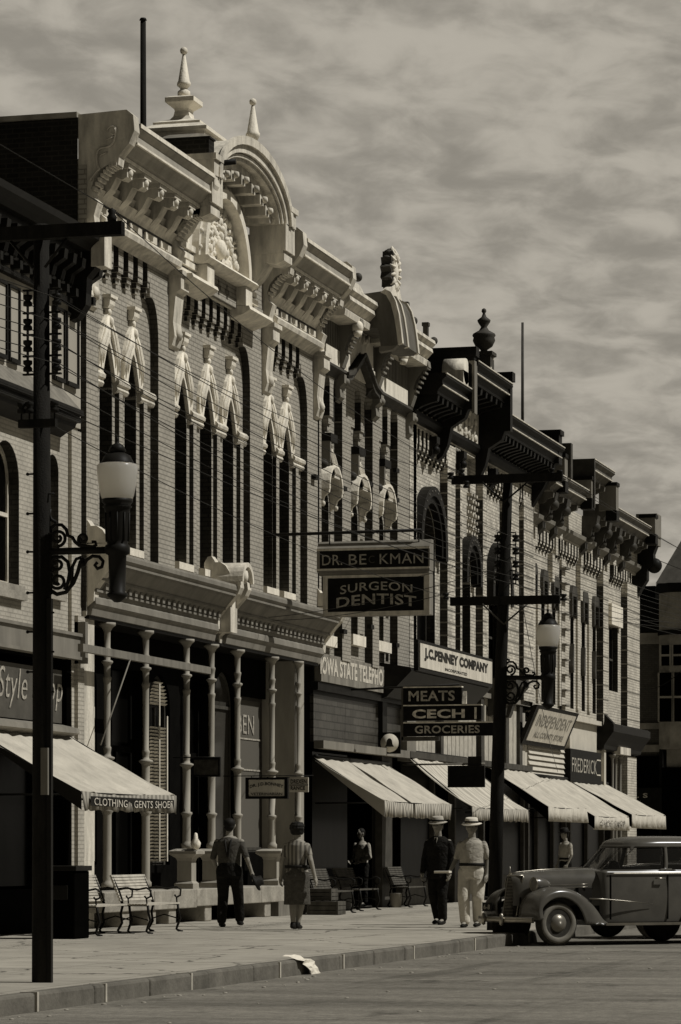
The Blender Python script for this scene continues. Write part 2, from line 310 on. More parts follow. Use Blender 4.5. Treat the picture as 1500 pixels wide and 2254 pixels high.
# ---------------------------------------------------------------- mesh collector
class MB:
    def __init__(s): s.v = []; s.f = []; s.sm = []; s.ch = []
    def add(s, vs, fs, smooth=False):
        n = len(s.v); s.ch.append((n, len(s.f))); s.v.extend([tuple(p) for p in vs]); s.f.extend([tuple(i + n for i in f) for f in fs]); s.sm.extend([smooth] * len(fs)); return s
    def box(s, x0, x1, y0, y1, z0, z1):
        return s.add([(x0, y0, z0), (x1, y0, z0), (x1, y1, z0), (x0, y1, z0), (x0, y0, z1), (x1, y0, z1), (x1, y1, z1), (x0, y1, z1)],
                     [(0, 3, 2, 1), (4, 5, 6, 7), (0, 1, 5, 4), (1, 2, 6, 5), (2, 3, 7, 6), (3, 0, 4, 7)])
    def fb(s, u0, u1, w0, w1, z0, z1): return s.box(XF + w0, XF + w1, u0, u1, z0, z1)
    def prism(s, poly, fn, a, b):
        n = len(poly)
        vs = [fn(p, a) for p in poly] + [fn(p, b) for p in poly]
        fs = [tuple(range(n)), tuple(range(2 * n - 1, n - 1, -1))] + [(i, i + n, (i + 1) % n + n, (i + 1) % n) for i in range(n)]
        return s.add(vs, fs)
    def uz(s, poly, w0, w1): return s.prism(poly, lambda p, w: (XF + w, p[0], p[1]), w0, w1)      # outline in the facade plane
    def wz(s, poly, u0, u1): return s.prism(poly, lambda p, u: (XF + p[0], u, p[1]), u0, u1)      # profile run along the street
    def xy(s, poly, z0, z1): return s.prism(poly, lambda p, z: (p[0], p[1], z), z0, z1)
    def tube(s, pts, r, n=8, closed=False):
        pts = [Vector(p) for p in pts]; rs = r if isinstance(r, (list, tuple)) else [r] * len(pts)
        vs, fs = [], []
        ext = [max(p[i] for p in pts) - min(p[i] for p in pts) for i in range(3)]
        ref = Vector([1.0 if i == ext.index(min(ext)) else 0.0 for i in range(3)])
        for i, p in enumerate(pts):
            a = pts[max(i - 1, 0)]; c = pts[min(i + 1, len(pts) - 1)]; d = (c - a)
            if d.length < 1e-9: d = Vector((0, 0, 1))
            d.normalize()
            q = d.cross(ref)
            if q.length < 1e-4: q = d.cross(Vector((1, 0.3, 0)))
            q.normalize(); k = d.cross(q).normalized()
            for j in range(n):
                t = 2 * PI * j / n
                vs.append(p + (q * math.cos(t) + k * math.sin(t)) * rs[i])
        for i in range(len(pts) - 1):
            for j in range(n):
                fs.append((i * n + j, i * n + (j + 1) % n, (i + 1) * n + (j + 1) % n, (i + 1) * n + j))
        fs.append(tuple(range(n))); fs.append(tuple(range(len(pts) * n - 1, (len(pts) - 1) * n - 1, -1)))
        return s.add(vs, fs, True)
    def lathe(s, prof, c, n=24, sq=False, axis='z', rot=0.0):
        vs, fs = [], []; n = 4 if sq else n; off = PI / 4 + rot if sq else rot
        k = math.sqrt(2) if sq else 1
        for r, z in prof:
            for j in range(n):
                t = 2 * PI * j / n + off; a, b = r * k * math.cos(t), r * k * math.sin(t)
                vs.append((c[0] + a, c[1] + b, c[2] + z) if axis == 'z' else ((c[0] + z, c[1] + a, c[2] + b) if axis == 'x' else (c[0] + a, c[1] + z, c[2] + b)))
        for i in range(len(prof) - 1):
            for j in range(n): fs.append((i * n + j, i * n + (j + 1) % n, (i + 1) * n + (j + 1) % n, (i + 1) * n + j))
        fs.append(tuple(range(n - 1, -1, -1))); fs.append(tuple(range((len(prof) - 1) * n, len(prof) * n)))
        return s.add(vs, fs, not sq)
    def ball(s, c, rx, ry=None, rz=None, nu=14, nv=10):
        ry = rx if ry is None else ry; rz = rx if rz is None else rz
        vs = [(c[0], c[1], c[2] - rz)]; fs = []
        for i in range(1, nv):
            t = PI * i / nv
            for j in range(nu):
                a = 2 * PI * j / nu; vs.append((c[0] + rx * math.sin(t) * math.cos(a), c[1] + ry * math.sin(t) * math.sin(a), c[2] - rz * math.cos(t)))
        vs.append((c[0], c[1], c[2] + rz)); L = len(vs) - 1
        for j in range(nu):
            fs.append((0, 1 + (j + 1) % nu, 1 + j)); fs.append((L, L - nu + j, L - nu + (j + 1) % nu))
        for i in range(nv - 2):
            for j in range(nu):
                a = 1 + i * nu; fs.append((a + j, a + (j + 1) % nu, a + nu + (j + 1) % nu, a + nu + j))
        return s.add(vs, fs, True)
    def each(s, name, m, parent=None, **k):
        out_ = []
        for i, (a, c) in enumerate(s.ch):
            b, d = s.ch[i + 1] if i + 1 < len(s.ch) else (len(s.v), len(s.f))
            q = MB(); q.v = s.v[a:b]; q.f = [tuple(x - a for x in f) for f in s.f[c:d]]; q.sm = s.sm[c:d]; out_.append(q.build(name, m, parent, **k))
        return out_
    def build(s, name, m, parent=None, xf=None, bevel=0, **props):
        me = bpy.data.meshes.new(name)
        o = bpy.data.objects.new(name, me); COL.objects.link(o)
        org = Vector((0, 0, 0))
        vs = [Vector(p) for p in s.v]
        if xf is not None: vs = [xf @ p for p in vs]
        if parent is not None:
            o.parent = parent; org = WORLD[parent.name] if parent.name in WORLD else Vector((0, 0, 0))
        elif vs:
            lo = [min(p[i] for p in vs) for i in range(3)]; hi = [max(p[i] for p in vs) for i in range(3)]
            org = Vector(((lo[0] + hi[0]) / 2, (lo[1] + hi[1]) / 2, lo[2])); o.location = org
        WORLD[o.name] = org
        me.from_pydata([tuple(p - org) for p in vs], [], s.f)
        me.polygons.foreach_set('use_smooth', s.sm)
        bm = bmesh.new(); bm.from_mesh(me); bmesh.ops.recalc_face_normals(bm, faces=bm.faces); bm.to_mesh(me); bm.free()
        me.materials.append(m)
        if bevel:
            b_ = o.modifiers.new('bevel', 'BEVEL'); b_.width = bevel; b_.segments = 2; b_.limit_method = 'ANGLE'; b_.angle_limit = 0.7
        for k_, v_ in props.items(): o[k_] = v_
        return o
WORLD = {}
def thing(name, loc, label, cat, group=None):
    o = bpy.data.objects.new(name, None); COL.objects.link(o); o.location = loc; o['label'] = label; o['category'] = cat
    if group: o['group'] = group
    WORLD[o.name] = Vector(loc); o.empty_display_size = 0.2
    return o
def kids(o): return [c for c in COL.objects if c.parent == o]
def copy_tree(o, loc=None, label=None, parent=None, scale=None, rotz=None):
    c = o.copy(); COL.objects.link(c)
    if parent: c.parent = parent
    for ch in kids(o): copy_tree(ch, parent=c)
    if loc is not None: c.location = loc
    if label: c['label'] = label
    if scale: c.scale = (scale,) * 3
    if rotz is not None: c.rotation_euler.z = rotz
    return c

# lettering: outline font turned into real geometry on a surface
def text_mb(mb, s, org, right, up, wid, hgt, depth=0.006, arc=0.0, bold=0.0, squeeze=None):
    cu = bpy.data.curves.new('t', 'FONT'); cu.body = s; cu.offset = bold; cu.resolution_u = 3; cu.space_character = 1.05
    o = bpy.data.objects.new('t', cu); COL.objects.link(o)
    me = bpy.data.meshes.new_from_object(o.evaluated_get(bpy.context.evaluated_depsgraph_get()))
    if not me.vertices: bpy.data.objects.remove(o); return
    xs = [v.co.x for v in me.vertices]; ys = [v.co.y for v in me.vertices]
    x0, x1, y0, y1 = min(xs), max(xs), min(ys), max(ys)
    right = Vector(right).normalized(); up = Vector(up).normalized(); nr = right.cross(up); org = Vector(org)
    vs = []
    for v in me.vertices:
        a = (v.co.x - x0) / (x1 - x0); b = (v.co.y - y0) / (y1 - y0)
        vs.append(org + right * (a * wid) + up * (b * hgt + arc * (1 - (2 * a - 1) ** 2)) + nr * depth)
    mb.add(vs, [tuple(p.vertices) for p in me.polygons])
    bpy.data.objects.remove(o); bpy.data.curves.remove(cu); bpy.data.meshes.remove(me)
    return mb

# a wall made of real strips round its openings
def head(a, b, zt, arch):
    m = (a + b) / 2; r = (b - a) / 2
    if arch == 'round': return [(m - r * math.cos(PI * i / 12), zt - r + r * math.sin(PI * i / 12)) for i in range(13)]
    if arch == 'seg':
        h = r * 0.45; return [(m - r + 2 * r * i / 8, zt - h + h * (1 - (1 - i / 4) ** 2)) for i in range(9)]
    if arch == 'point':
        h = r * 2.0; L = [(a + r * i / 6, zt - h + h * math.sin(PI / 2 * i / 6) ** 0.85 * (0.75 + 0.25 * i / 6)) for i in range(7)]
        return L + [(2 * m - x, z) for x, z in reversed(L[:-1])]
    return [(a, zt), (b, zt)]
def wall(mb, u0, u1, z0, z1, w, t, ops):
    cols = {}
    for o in ops: cols.setdefault((o[0], o[1]), []).append(o)
    cur = u0
    for (a, b) in sorted(cols):
        if a > cur + 1e-4: mb.fb(cur, a, w - t, w, z0, z1)
        base = [(a, z0), (b, z0)]
        for (_, _, za, zb, arch) in sorted(cols[(a, b)], key=lambda q: q[2]):
            if za > base[0][1] + 1e-4: mb.uz(base + [(b, za), (a, za)], w - t, w)
            base = head(a, b, zb, arch)
        if z1 > max(p[1] for p in base) + 1e-4: mb.uz(base + [(b, z1), (a, z1)], w - t, w)
        cur = b
    if u1 > cur + 1e-4: mb.fb(cur, u1, w - t, w, z0, z1)
def window(par, a, b, z0, z1, w, arch='', fm=None, gm=None, mull=True, fr=0.06, rail=0.5, name='window', case=0):
    f = MB(); fm = fm or M_TRIMB; gm = gm or M_GLASS
    hd = head(a, b, z1, arch); sp = hd[0][1]
    inner = head(a + fr, b - fr, z1 - fr, arch)
    f.fb(a, a + fr, w - 0.05, w, z0, sp); f.fb(b - fr, b, w - 0.05, w, z0, sp); f.fb(a + fr, b - fr, w - 0.05, w, z0, z0 + fr)
    f.uz(hd + list(reversed(inner)), w - 0.05, w) if arch else f.fb(a + fr, b - fr, w - 0.05, w, z1 - fr, z1)
    zm = z0 + (z1 - z0) * rail
    f.fb(a + fr, b - fr, w - 0.045, w + 0.012, zm - 0.03, zm + 0.03)
    if mull: f.fb((a + b) / 2 - 0.018, (a + b) / 2 + 0.018, w - 0.044, w - 0.006, z0 + fr, sp if arch else z1 - fr)
    if case: f.fb(b - 0.012, b, w, case, z0, sp); f.fb(a, a + 0.012, w, case, z0, sp)
    fo = f.build(name, fm, par)
    g = MB(); g.uz([(a + 0.01, z0 + 0.01), (b - 0.01, z0 + 0.01)] + list(reversed(head(a + 0.01, b - 0.01, z1 - 0.01, arch))), w - 0.04, w - 0.03)
    g.build('pane', gm, fo)
    return fo
def shade_skins(mb, a, b, w0, w1, z0, z1):  # thin dark side skins standing in for shade
    mb.fb(a - .004, a, w0, w1 - .004, z0, z1); mb.fb(b, b + .004, w0, w1 - .004, z0, z1)
def arch_skin(mb, a, b, zt, arch, w0, w1=-.003):  # dark lining that paints the shade inside an arch head
    h = head(a, b, zt, arch); m_ = (a + b) / 2
    for p, q in zip(h, h[1:]):
        f_ = lambda t: (t[0] + (m_ - t[0]) * .03, t[1] - .006)
        mb.uz([p, q, f_(q), f_(p)], w0, w1)
def corbels(mb, u0, u1, z0, z1, w, wd, n, steps=3, gap=0.52, rb=None):
    """row of slots between stepped brick corbels, from wall plane w out to wd"""
    p = (u1 - u0) / n; g = p * gap
    for i in range(n + 1):
        a = u0 + i * p - (p - g) / 2; b = a + (p - g); a = max(a, u0); b = min(b, u1)
        mb.fb(a, b, w, wd, z0 + (z1 - z0) * 0.42, z1)
        if rb: shade_skins(rb, a, b, w, wd, z0 + (z1 - z0) * 0.42 + .002, z1 - .002)
        for k in range(steps):
            h = (z1 - z0) * 0.42 / steps
            mb.fb(a + g * .12 * (k + 1), b + g * .10, w, wd - (wd - w) * (k + .4) / (steps + 1), z0 + h * (steps - 1 - k), z0 + h * (steps - k))
            if rb: shade_skins(rb, a + g * .12 * (k + 1), b + g * .10, w, wd - (wd - w) * (k + .4) / (steps + 1), z0 + h * (steps - 1 - k) + .002, z0 + h * (steps - k) - .002)
    if rb: rb.fb(u0, u1, w, w + .006, z0 + (z1 - z0) * .40, z1)  # dark backing paints the shade in the slots
def side_arc(mb, u0, u1, zs, zt, w0, w1, n=8, q=.5):
    """quarter-round brick shoulders in both top corners of a recess"""
    for sgn, uc in ((1, u0), (-1, u1)):
        r = zt - zs
        pts = [(uc, zt), (uc, zs)] + [(uc + sgn * r * q * (1 - math.cos(PI / 2 * i / n)), zs + r * math.sin(PI / 2 * i / n)) for i in range(1, n + 1)]
        mb.uz(pts, w0, w1)

# ================================================================ THE SETTING
m = MB(); m.box(-9.8, 600, -60, 1500, -0.6, -0.17); m.box(-600, -9.8, 98.6, 1500, -0.6, -0.17)
o = m.build('road', M_ROAD, kind='structure')
m = MB(); m.box(-9.95, -9.815, -10, 98.4, -0.5, -0.02); kr = random.Random(8); ky = -9.9
while ky < 98:
    kl = 1.7 + kr.uniform(-.25, .25); jx, jz = kr.uniform(-.006, .008), kr.uniform(-.004, .007)
    m.box(-9.96, -9.8 + jx, ky + .006, ky + kl - .006, -0.4, jz + .002); ky += kl
o = m.build('kerb', mat('kerb_concrete', 0.16, 0.9, var=0.35, scale=2.5, bump=0.5), kind='structure', bevel=0.03)
m = MB(); m.box(-600, -9.95, -60, 98.6, -0.5, 0.0)
m.build('pavement', M_PAVE, kind='structure')
# pale mortar joints between the kerb stones
m = MB()
for y in (26.1, 27.9, 30.5, 33.7, 36.4, 39.9, 43.5, 47.2): m.box(-9.952, -9.790, y, y + 0.045, -0.168, 0.004)
m.build('kerb_joint', M_PLANK, kind='structure')
m = MB(); m.box(-700, -20, 165, 166, -0.2, 7); m.box(-16, 700, 420, 421, -0.2, 9)

# ================================================================ HOTEL-LIKE WHITE CORNICED BUILDING (first full building)
HU0, HU1 = 47.14, 60.88
hb = thing('brick_building', (XF, HU0, 0), 'tan brick building with white bracketed cornice, two spiked finials and columned porch front', 'building')
PIL = [(47.14, 47.7), (U(349, .14), U(385, .14)), (U(551, .14), U(580, .14)), (U(677, .14), HU1)]
bays = [(47.7, PIL[1][0], 5), (PIL[1][1], PIL[2][0], 9), (PIL[2][1], PIL[3][0], 5)]
wins = [(219, 247), (274, 300), (383, 411), (440, 466), (490, 514), (577, 600), (615, 637)]
WU = [(U(a), U(b)) for a, b in wins]
WB, WT = 6.19, 9.36
m = MB()
wall(m, HU0, HU1, 5.0, 12.1, 0.0, 0.45, [(a, b, WB, WT, 'point') for a, b in WU])
rb = MB()
for a, b in PIL: m.fb(a, b, 0, 0.14, 5.0, 12.0); shade_skins(rb, a, b, 0, .14, 5.0, 10.4)
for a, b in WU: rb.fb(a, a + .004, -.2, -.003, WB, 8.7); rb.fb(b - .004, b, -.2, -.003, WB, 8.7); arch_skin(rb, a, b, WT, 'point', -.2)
for a, b, n in bays:
    m.fb(a, b, 0, 0.14, 11.04, 12.0)
    corbels(m, a + 0.12, b - 0.45, 10.42, 11.04, 0.0, 0.14, n, rb=rb)
    m.fb(b - 0.45, b, 0, 0.14, 10.45, 11.04); m.fb(a, a + 0.12, 0, 0.14, 10.45, 11.04)
    side_arc(m, a, b, 9.75, 10.45, 0, 0.14); side_arc(rb, a, b, 9.745, 10.44, 0.001, 0.136, q=.515)
# narrow piers beside the windows, leaving dark grooves
for i in range(7):
    a, b = WU[i]
    nxt = WU[i + 1][0] if i in (0, 2, 3, 5) else None
for px in (262, 316, 425, 477, 528, 607, 650):
    uu = U(px); m.fb(uu - 0.20, uu - 0.02, 0, 0.075, 6.0, 8.72); shade_skins(rb, uu - .20, uu - .02, 0, .075, 6.0, 8.72)
m.build('brick_wall', M_BRICK, hb); rb.build('return_shade_skin', M_SHADESKIN, hb)
m = MB(); m.box(XF - 16, XF - 0.004, HU0 - .006, HU0 - .001, 0, 12.75); m.box(XF - 16, XF - 0.46, HU0, HU0 + 0.3, 0, 12.74); m.build('side_wall', M_DARKBRICK, hb, label='dark windowless brick side wall')
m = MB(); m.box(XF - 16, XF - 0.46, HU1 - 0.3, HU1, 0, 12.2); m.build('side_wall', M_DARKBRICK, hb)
m = MB(); m.box(XF - 16, XF - 0.46, HU0 + 0.3, HU1 - 0.3, 11.9, 12.0); m.box(XF - 16, XF - 1.6, HU0 + .3, HU1 - .3, 0.1, 11.9)
m.build('roof', M_ROOF, hb)
m = MB(); m.box(XF - 16, XF, HU0 - 0.06, HU0 + 0.34, 12.75, 12.83); m.build('coping', M_STONE, hb)
for i, (a, b) in enumerate(WU): window(hb, a + 0.004, b - 0.004, WB, WT - 0.01, -0.20, 'point', mull=False, fm=M_TRIMD)
# sloping sills
m = MB()
for a, b in WU: m.wz([(-0.2, WB + 0.05), (0.12, WB), (0.12, WB - 0.12), (-0.2, WB - 0.12)], a - 0.06, b + 0.06)
m.each('sill', M_TRIMW, hb)
# window hoods
for i, (a, b) in enumerate(WU):
    c = (a + b) / 2; r = (b - a) / 2
    m = MB(); hd = head(a - 0.03, b + 0.03, WT + 0.05, 'point')
    outer = [(a - 0.08, 8.8), (a - 0.19, 8.98), (a - 0.19, 9.2), (a - 0.10, 9.42), (c - 0.30, 9.58), (c - 0.24, 9.70), (c - 0.12, 9.80), (c - 0.06, 9.86), (c - 0.055, 10.0), (c - 0.13, 10.05)]
    outer = outer + [(2 * c - x, z) for x, z in reversed(outer)]
    m.uz([(a - 0.03, 8.8)] + [p_ for p_ in hd if p_[1] > 8.8] + [(b + 0.03, 8.8)] + list(reversed(outer)), 0.0, 0.06)
    for sx in (-1, 1):
        for q_, (x0_, x1_) in enumerate(((.05, .40), (.13, .47), (.0, .30))):
            m.tube([(XF + .06, c + sx * x0_ * .6, 9.84 - q_ * .03), (XF + .085, c + sx * (x0_ + .10), 9.6 - q_ * .05), (XF + .07, c + sx * (x1_ - .02), 9.3 - q_ * .02), (XF + .05, c + sx * x1_, 8.95 + q_ * .05)], [.018, .034, .036, .018], 6)
    m.wz([(0, 10.12), (0.12, 10.12), (0.11, 10.02), (0.08, 9.96), (0, 9.96)], c - 0.13, c + 0.13)
    m.ball((XF + 0.08, c, 9.74), 0.06, 0.05, 0.09); m.ball((XF + 0.06, c - .01, 9.9), 0.04, 0.05, 0.06)
    m.fb(c - 0.17, c + 0.17, 0, 0.145, 10.12, 10.17)
    m.build('window_hood', M_TRIMW, hb)
# impost string course between the arches
m = MB()
for (a, b, _) in bays:
    cur = a
    for (p, q) in [x for x in WU if a < x[0] < b] + [(b, b)]:
        if p - 0.02 > cur + 0.05:
            m.wz([(0, 8.90), (0.08, 8.89), (0.12, 8.84), (0.11, 8.79), (0.07, 8.76), (0.09, 8.71), (0.06, 8.66), (0, 8.65)], cur, p - 0.02)
        cur = q + 0.02
m.each('string_course', M_TRIM, hb)

# ---- main cornice
CPROF = [(0, 12.68), (.93, 12.66), (.93, 12.58), (.85, 12.50), (.87, 12.36), (.79, 12.29), (.72, 12.2), (.66, 12.17), (.66, 12.10), (0, 12.10)]
FR = [(0.14, 11.86), (.24, 11.84), (.2, 11.74), (.27, 11.68), (.20, 11.58), (.16, 11.5), (0.14, 11.5)]
LG = [(0.14, 11.30), (.27, 11.28), (.36, 11.20), (.34, 11.12), (.2, 11.04), (0.14, 10.98)]
CP = [(0, 12.80), (.80, 12.83), (.91, 12.74), (.93, 12.5), (.84, 12.3), (.68, 12.12), (.66, 11.98), (.52, 11.99), (.38, 11.93), (.27, 11.80), (.22, 11.64), (.24, 11.5), (.33, 11.42), (.30, 11.34), (.26, 11.2), (.28, 11.05), (.16, 10.95), (0, 10.9)]
def upper_cornice(par, u0, u1, mtl, wall_m, n_mod, crown=True):
    m = MB(); m.wz(CPROF, u0, u1); m.wz([(0.86, 12.68), (0.8, 12.74), (-0.4, 12.8), (-0.4, 12.68)], u0, u1)
    m.build('cornice', M_COL, par)
    for w0_, w1_, z0_, z1_ in ((.88, .945, 12.60, 12.665), (.82, .885, 12.34, 12.375), (.60, .675, 12.11, 12.165)):
        m = MB(); m.fb(u0, u1, w0_, w1_, z0_, z1_); m.build('cornice_fillet', M_TRIMW, par)
    m = MB(); m.wz(FR, u0, u1); m.wz(LG, u0, u1); 
    p = (u1 - u0) / 5
    for i in range(5): m.fb(u0 + p * i + 0.1, u0 + p * (i + 1) - 0.1, 0.17, 0.20, 11.34, 11.46)
    m.build('frieze', mtl, par)
    m = MB(); m.fb(u0, u1, 0.14, 0.17, 11.3, 12.1); m.build('soffit_shade_back', M_TRIMB, par)  # dark panel paints in the shade under the cornice
    st = (u1 - u0) / n_mod
    for i in range(n_mod):
        c = u0 + st * (i + 0.5); m = MB()
        m.wz([(0.17, 12.098), (0.62, 12.098), (0.62, 11.90), (0.55, 11.86), (0.44, 11.90), (0.34, 11.72), (0.17, 11.55)], c - 0.13, c + 0.13)
        m.lathe([(0.0, -0.05), (0.09, -0.04), (0.07, 0.03), (0.0, 0.06)], (XF + 0.62, c, 11.98), n=8, axis='x'); m.fb(c - 0.17, c + 0.17, 0.2, 0.66, 12.03, 12.099)
        m.build('modillion', mtl, par)
CA = [U(297, .9) + .02, U(468, .9)]
upper_cornice(hb, 47.44, 51.35, M_TRIM, M_BRICK, 5)
upper_cornice(hb, 57.15, 60.45, M_TRIM, M_BRICK, 5)
for i, u in enumerate((47.15, 51.35, 56.9, 60.47)):
    m = MB(); m.wz(CP, u, u + 0.26)
    # beaded edge under the arc and scroll relief on the outer face
    for k in range(9):
        t = k / 8; m.box(XF + 0.26 + 0.36 * t - 0.02, XF + 0.26 + 0.36 * t + 0.02, u - 0.02, u + 0.28, 11.62 + 0.36 * math.sin(t * PI / 2) - 0.02, 11.62 + 0.36 * math.sin(t * PI / 2) + 0.03)
    if i == 0:
        sc = []
        for k in range(22):
            t = k / 21; sc.append((XF + 0.20 + 0.38 * t + 0.08 * math.sin(t * 9), u - 0.012, 11.75 + 0.75 * t + 0.05 * math.sin(t * 14)))
        m.tube(sc, 0.022, 5)
        m.tube([(XF + 0.58 - 0.1 * math.cos(a) * (1 - a / 9), u - 0.012, 12.5 + 0.1 * math.sin(a) * (1 - a / 9)) for a in [q * 0.5 for q in range(12)]], 0.014, 5)
        for q in (0.28, 0.52): m.tube([(XF + 0.22 + q * 0.5, u - 0.012, 11.85 + q), (XF + 0.34 + q * 0.5, u - 0.012, 11.9 + q)], 0.014, 5)
    # drop bracket down the pilaster
    uc = u + 0.13
    m.wz([(0.14, 10.98), (0.36, 10.98), (0.36, 10.75), (0.27, 10.68), (0.22, 10.2), (0.25, 9.95), (0.2, 9.8), (0.14, 9.75)], uc - 0.22, uc + 0.22)
    m.fb(uc - 0.26, uc + 0.26, 0.14, 0.40, 10.98, 11.06)
    m.lathe([(0.0, -0.02), (0.12, 0), (0.10, 0.05), (0.03, 0.08), (0, 0.09)], (XF + 0.23, uc, 10.0), n=10, axis='x')
    m.build('scroll_console', M_TRIM, hb)
# ---- arched centre hood
ac, aa, ab, asp = 53.85, 2.22, 1.02, 12.67
def ell(cx, cz, a, b, n=20, lo=0, hi=PI): return [(cx - a * math.cos(lo + (hi - lo) * i / n), cz + b * math.sin(lo + (hi - lo) * i / n)) for i in range(n + 1)]
def arch_band(mb, c, z, a0, b0, a1, b1, w0, w1, stilt=0.0):
    o_ = ell(c, z, a1, b1); i_ = ell(c, z, a0, b0)
    if stilt: o_ = [(o_[0][0], z - stilt)] + o_ + [(o_[-1][0], z - stilt)]; i_ = [(i_[0][0], z - stilt)] + i_ + [(i_[-1][0], z - stilt)]
    for k in range(len(o_) - 1): mb.uz([o_[k], o_[k + 1], i_[k + 1], i_[k]], w0, w1)
m = MB()
arch_band(m, ac, asp, aa - 0.22, ab - 0.22, aa, ab, 0.15, 0.90, 0.0)
arch_band(m, ac, asp, aa - 0.08, ab - 0.08, aa + 0.07, ab + 0.07, 0.90, 0.96)
arch_band(m, ac, asp, aa - 0.36, ab - 0.36, aa - 0.22, ab - 0.22, 0.15, 0.80)
arch_band(m, ac, asp, aa - 0.30, ab - 0.30, aa - 0.24, ab - 0.24, 0.80, 0.85)
arch_band(m, ac, asp, aa - 0.50, ab - 0.50, aa - 0.36, ab - 0.36, 0.15, 0.66)
for sg in (-1, 1):
    x0 = ac + sg * (aa - 0.26); x1 = ac + sg * (aa + 0.30); a, b = sorted((x0, x1))
    m.fb(a, b, 0.2, 0.84, 12.15, asp); m.fb(a - 0.02, b + 0.02, 0.84, 0.90, 12.2, asp + 0.02)
    m.fb(min(x1, x1 - sg * .3), max(x1, x1 - sg * .3), 0.2, 0.93, asp, asp + 0.26)
    m.fb(min(x1, x1 - sg * .42) - 0.03, max(x1, x1 - sg * .42) + 0.03, 0.2, 0.97, asp + 0.26, asp + 0.36)
    m.wz([(0.2, 12.15), (0.86, 12.15), (0.86, 12.02), (0.7, 11.96), (0.5, 12.0), (0.38, 11.8), (0.2, 11.6)], a + 0.02, b - 0.02)
m.build('arched_hood', M_TRIM, hb)
m = MB(); arch_band(m, ac, asp + 0.06, aa - 0.1, ab - 0.05, aa + 0.06, ab + 0.10, -.35, 0.16)
m.build('barrel_roof', M_TRIMG, hb)
for k in range(1, 8):
    t = PI * k / 8; cu_, cz_ = ac - (aa - 0.60) * math.cos(t), asp + (ab - 0.60) * math.sin(t)
    m = MB(); m.box(XF + 0.3, XF + 0.68, cu_ - 0.11, cu_ + 0.11, cz_ - 0.09, cz_ + 0.09); m.lathe([(0, -.03), (0.07, -0.03), (0.05, 0.04), (0, 0.05)], (XF + 0.74, cu_, cz_), n=8, axis='x')
    m.build('modillion', M_TRIM, hb)
# tympanum with relief, ledge and pierced panel
m = MB()
tz = 11.52; tr = 1.24
m.uz([(ac - 1.72, 10.98), (ac + 1.72, 10.98), (ac + 1.72, 12.4)] + [(p[0], p[1]) for p in reversed(ell(ac, 12.4, 1.72, 1.0))][1:-1] + [(ac - 1.72, 12.4)], 0.14, 0.2)
m.wz([(0.2, tz), (0.50, tz), (0.54, tz - 0.05), (0.48, tz - 0.10), (0.42, tz - 0.13), (0.2, tz - 0.14)], ac - 1.5, ac + 1.45)
m.wz([(0.14, 11.06), (0.5, 11.04), (0.52, 10.98), (0.4, 10.9), (0.14, 10.82)], ac - 2.4, ac - 0.95); m.wz([(0.14, 11.06), (0.5, 11.04), (0.52, 10.98), (0.4, 10.9), (0.14, 10.82)], ac + 0.95, ac + 2.4)
for sg in (-1, 1):
    m.fb(*sorted((ac + sg * 0.95, ac + sg * 1.35)), 0.2, 0.44, 11.04, tz - 0.14)
    for q in range(4): m.fb(*sorted((ac + sg * 1.35, ac + sg * 2.3)), 0.2, 0.24 + 0.03 * (q % 2), 11.1 + q * 0.15, 11.2 + q * 0.15)
arch_band(m, ac, tz, tr, tr, tr + 0.16, tr + 0.16, 0.2, 0.42); arch_band(m, ac, tz, tr + .16, tr + .16, tr + 0.26, tr + 0.26, 0.2, 0.33)
for k in range(15):
    t = PI * (k + 0.5) / 15; m.ball((XF + 0.34, ac - (tr + 0.21) * math.cos(t), tz + (tr + 0.21) * math.sin(t)), 0.04, 0.045, 0.045, 8, 6)
rnd = random.Random(3)
for k in range(150):
    t = PI * rnd.random(); r = (tr - 0.08) * rnd.random() ** 0.5
    m.ball((XF + 0.2, ac - r * math.cos(t), tz + 0.05 + r * math.sin(t) * 0.95), 0.03 + 0.05 * rnd.random(), 0.03 + 0.06 * rnd.random(), 0.03 + 0.08 * rnd.random(), 8, 6)
m.lathe([(0, 0), (0.2, 0.02), (0.16, 0.12), (0.06, 0.16), (0, 0.17)], (XF + 0.2, ac, tz + 0.36), n=12, axis='x')
m.build('relief_panel', M_TRIMW, hb, label='white moulded sunburst relief in an arch')
m = MB(); wall(m, ac - 0.95, ac + 0.95, 11.0, tz - 0.14, 0.26, 0.10, [(ac - 0.62 + k * 0.5 - 0.045, ac - 0.62 + k * 0.5 + 0.045, 11.06, 11.34, '') for k in range(3)] + [(ac - 0.75 + k * 0.5, ac - 0.68 + k * 0.5, 11.16, 11.25, '') for k in range(3)] + [(ac - 0.56 + k * 0.5, ac - 0.49 + k * 0.5, 11.16, 11.25, '') for k in range(3)])
m.build('pierced_panel', M_BRICK, hb)
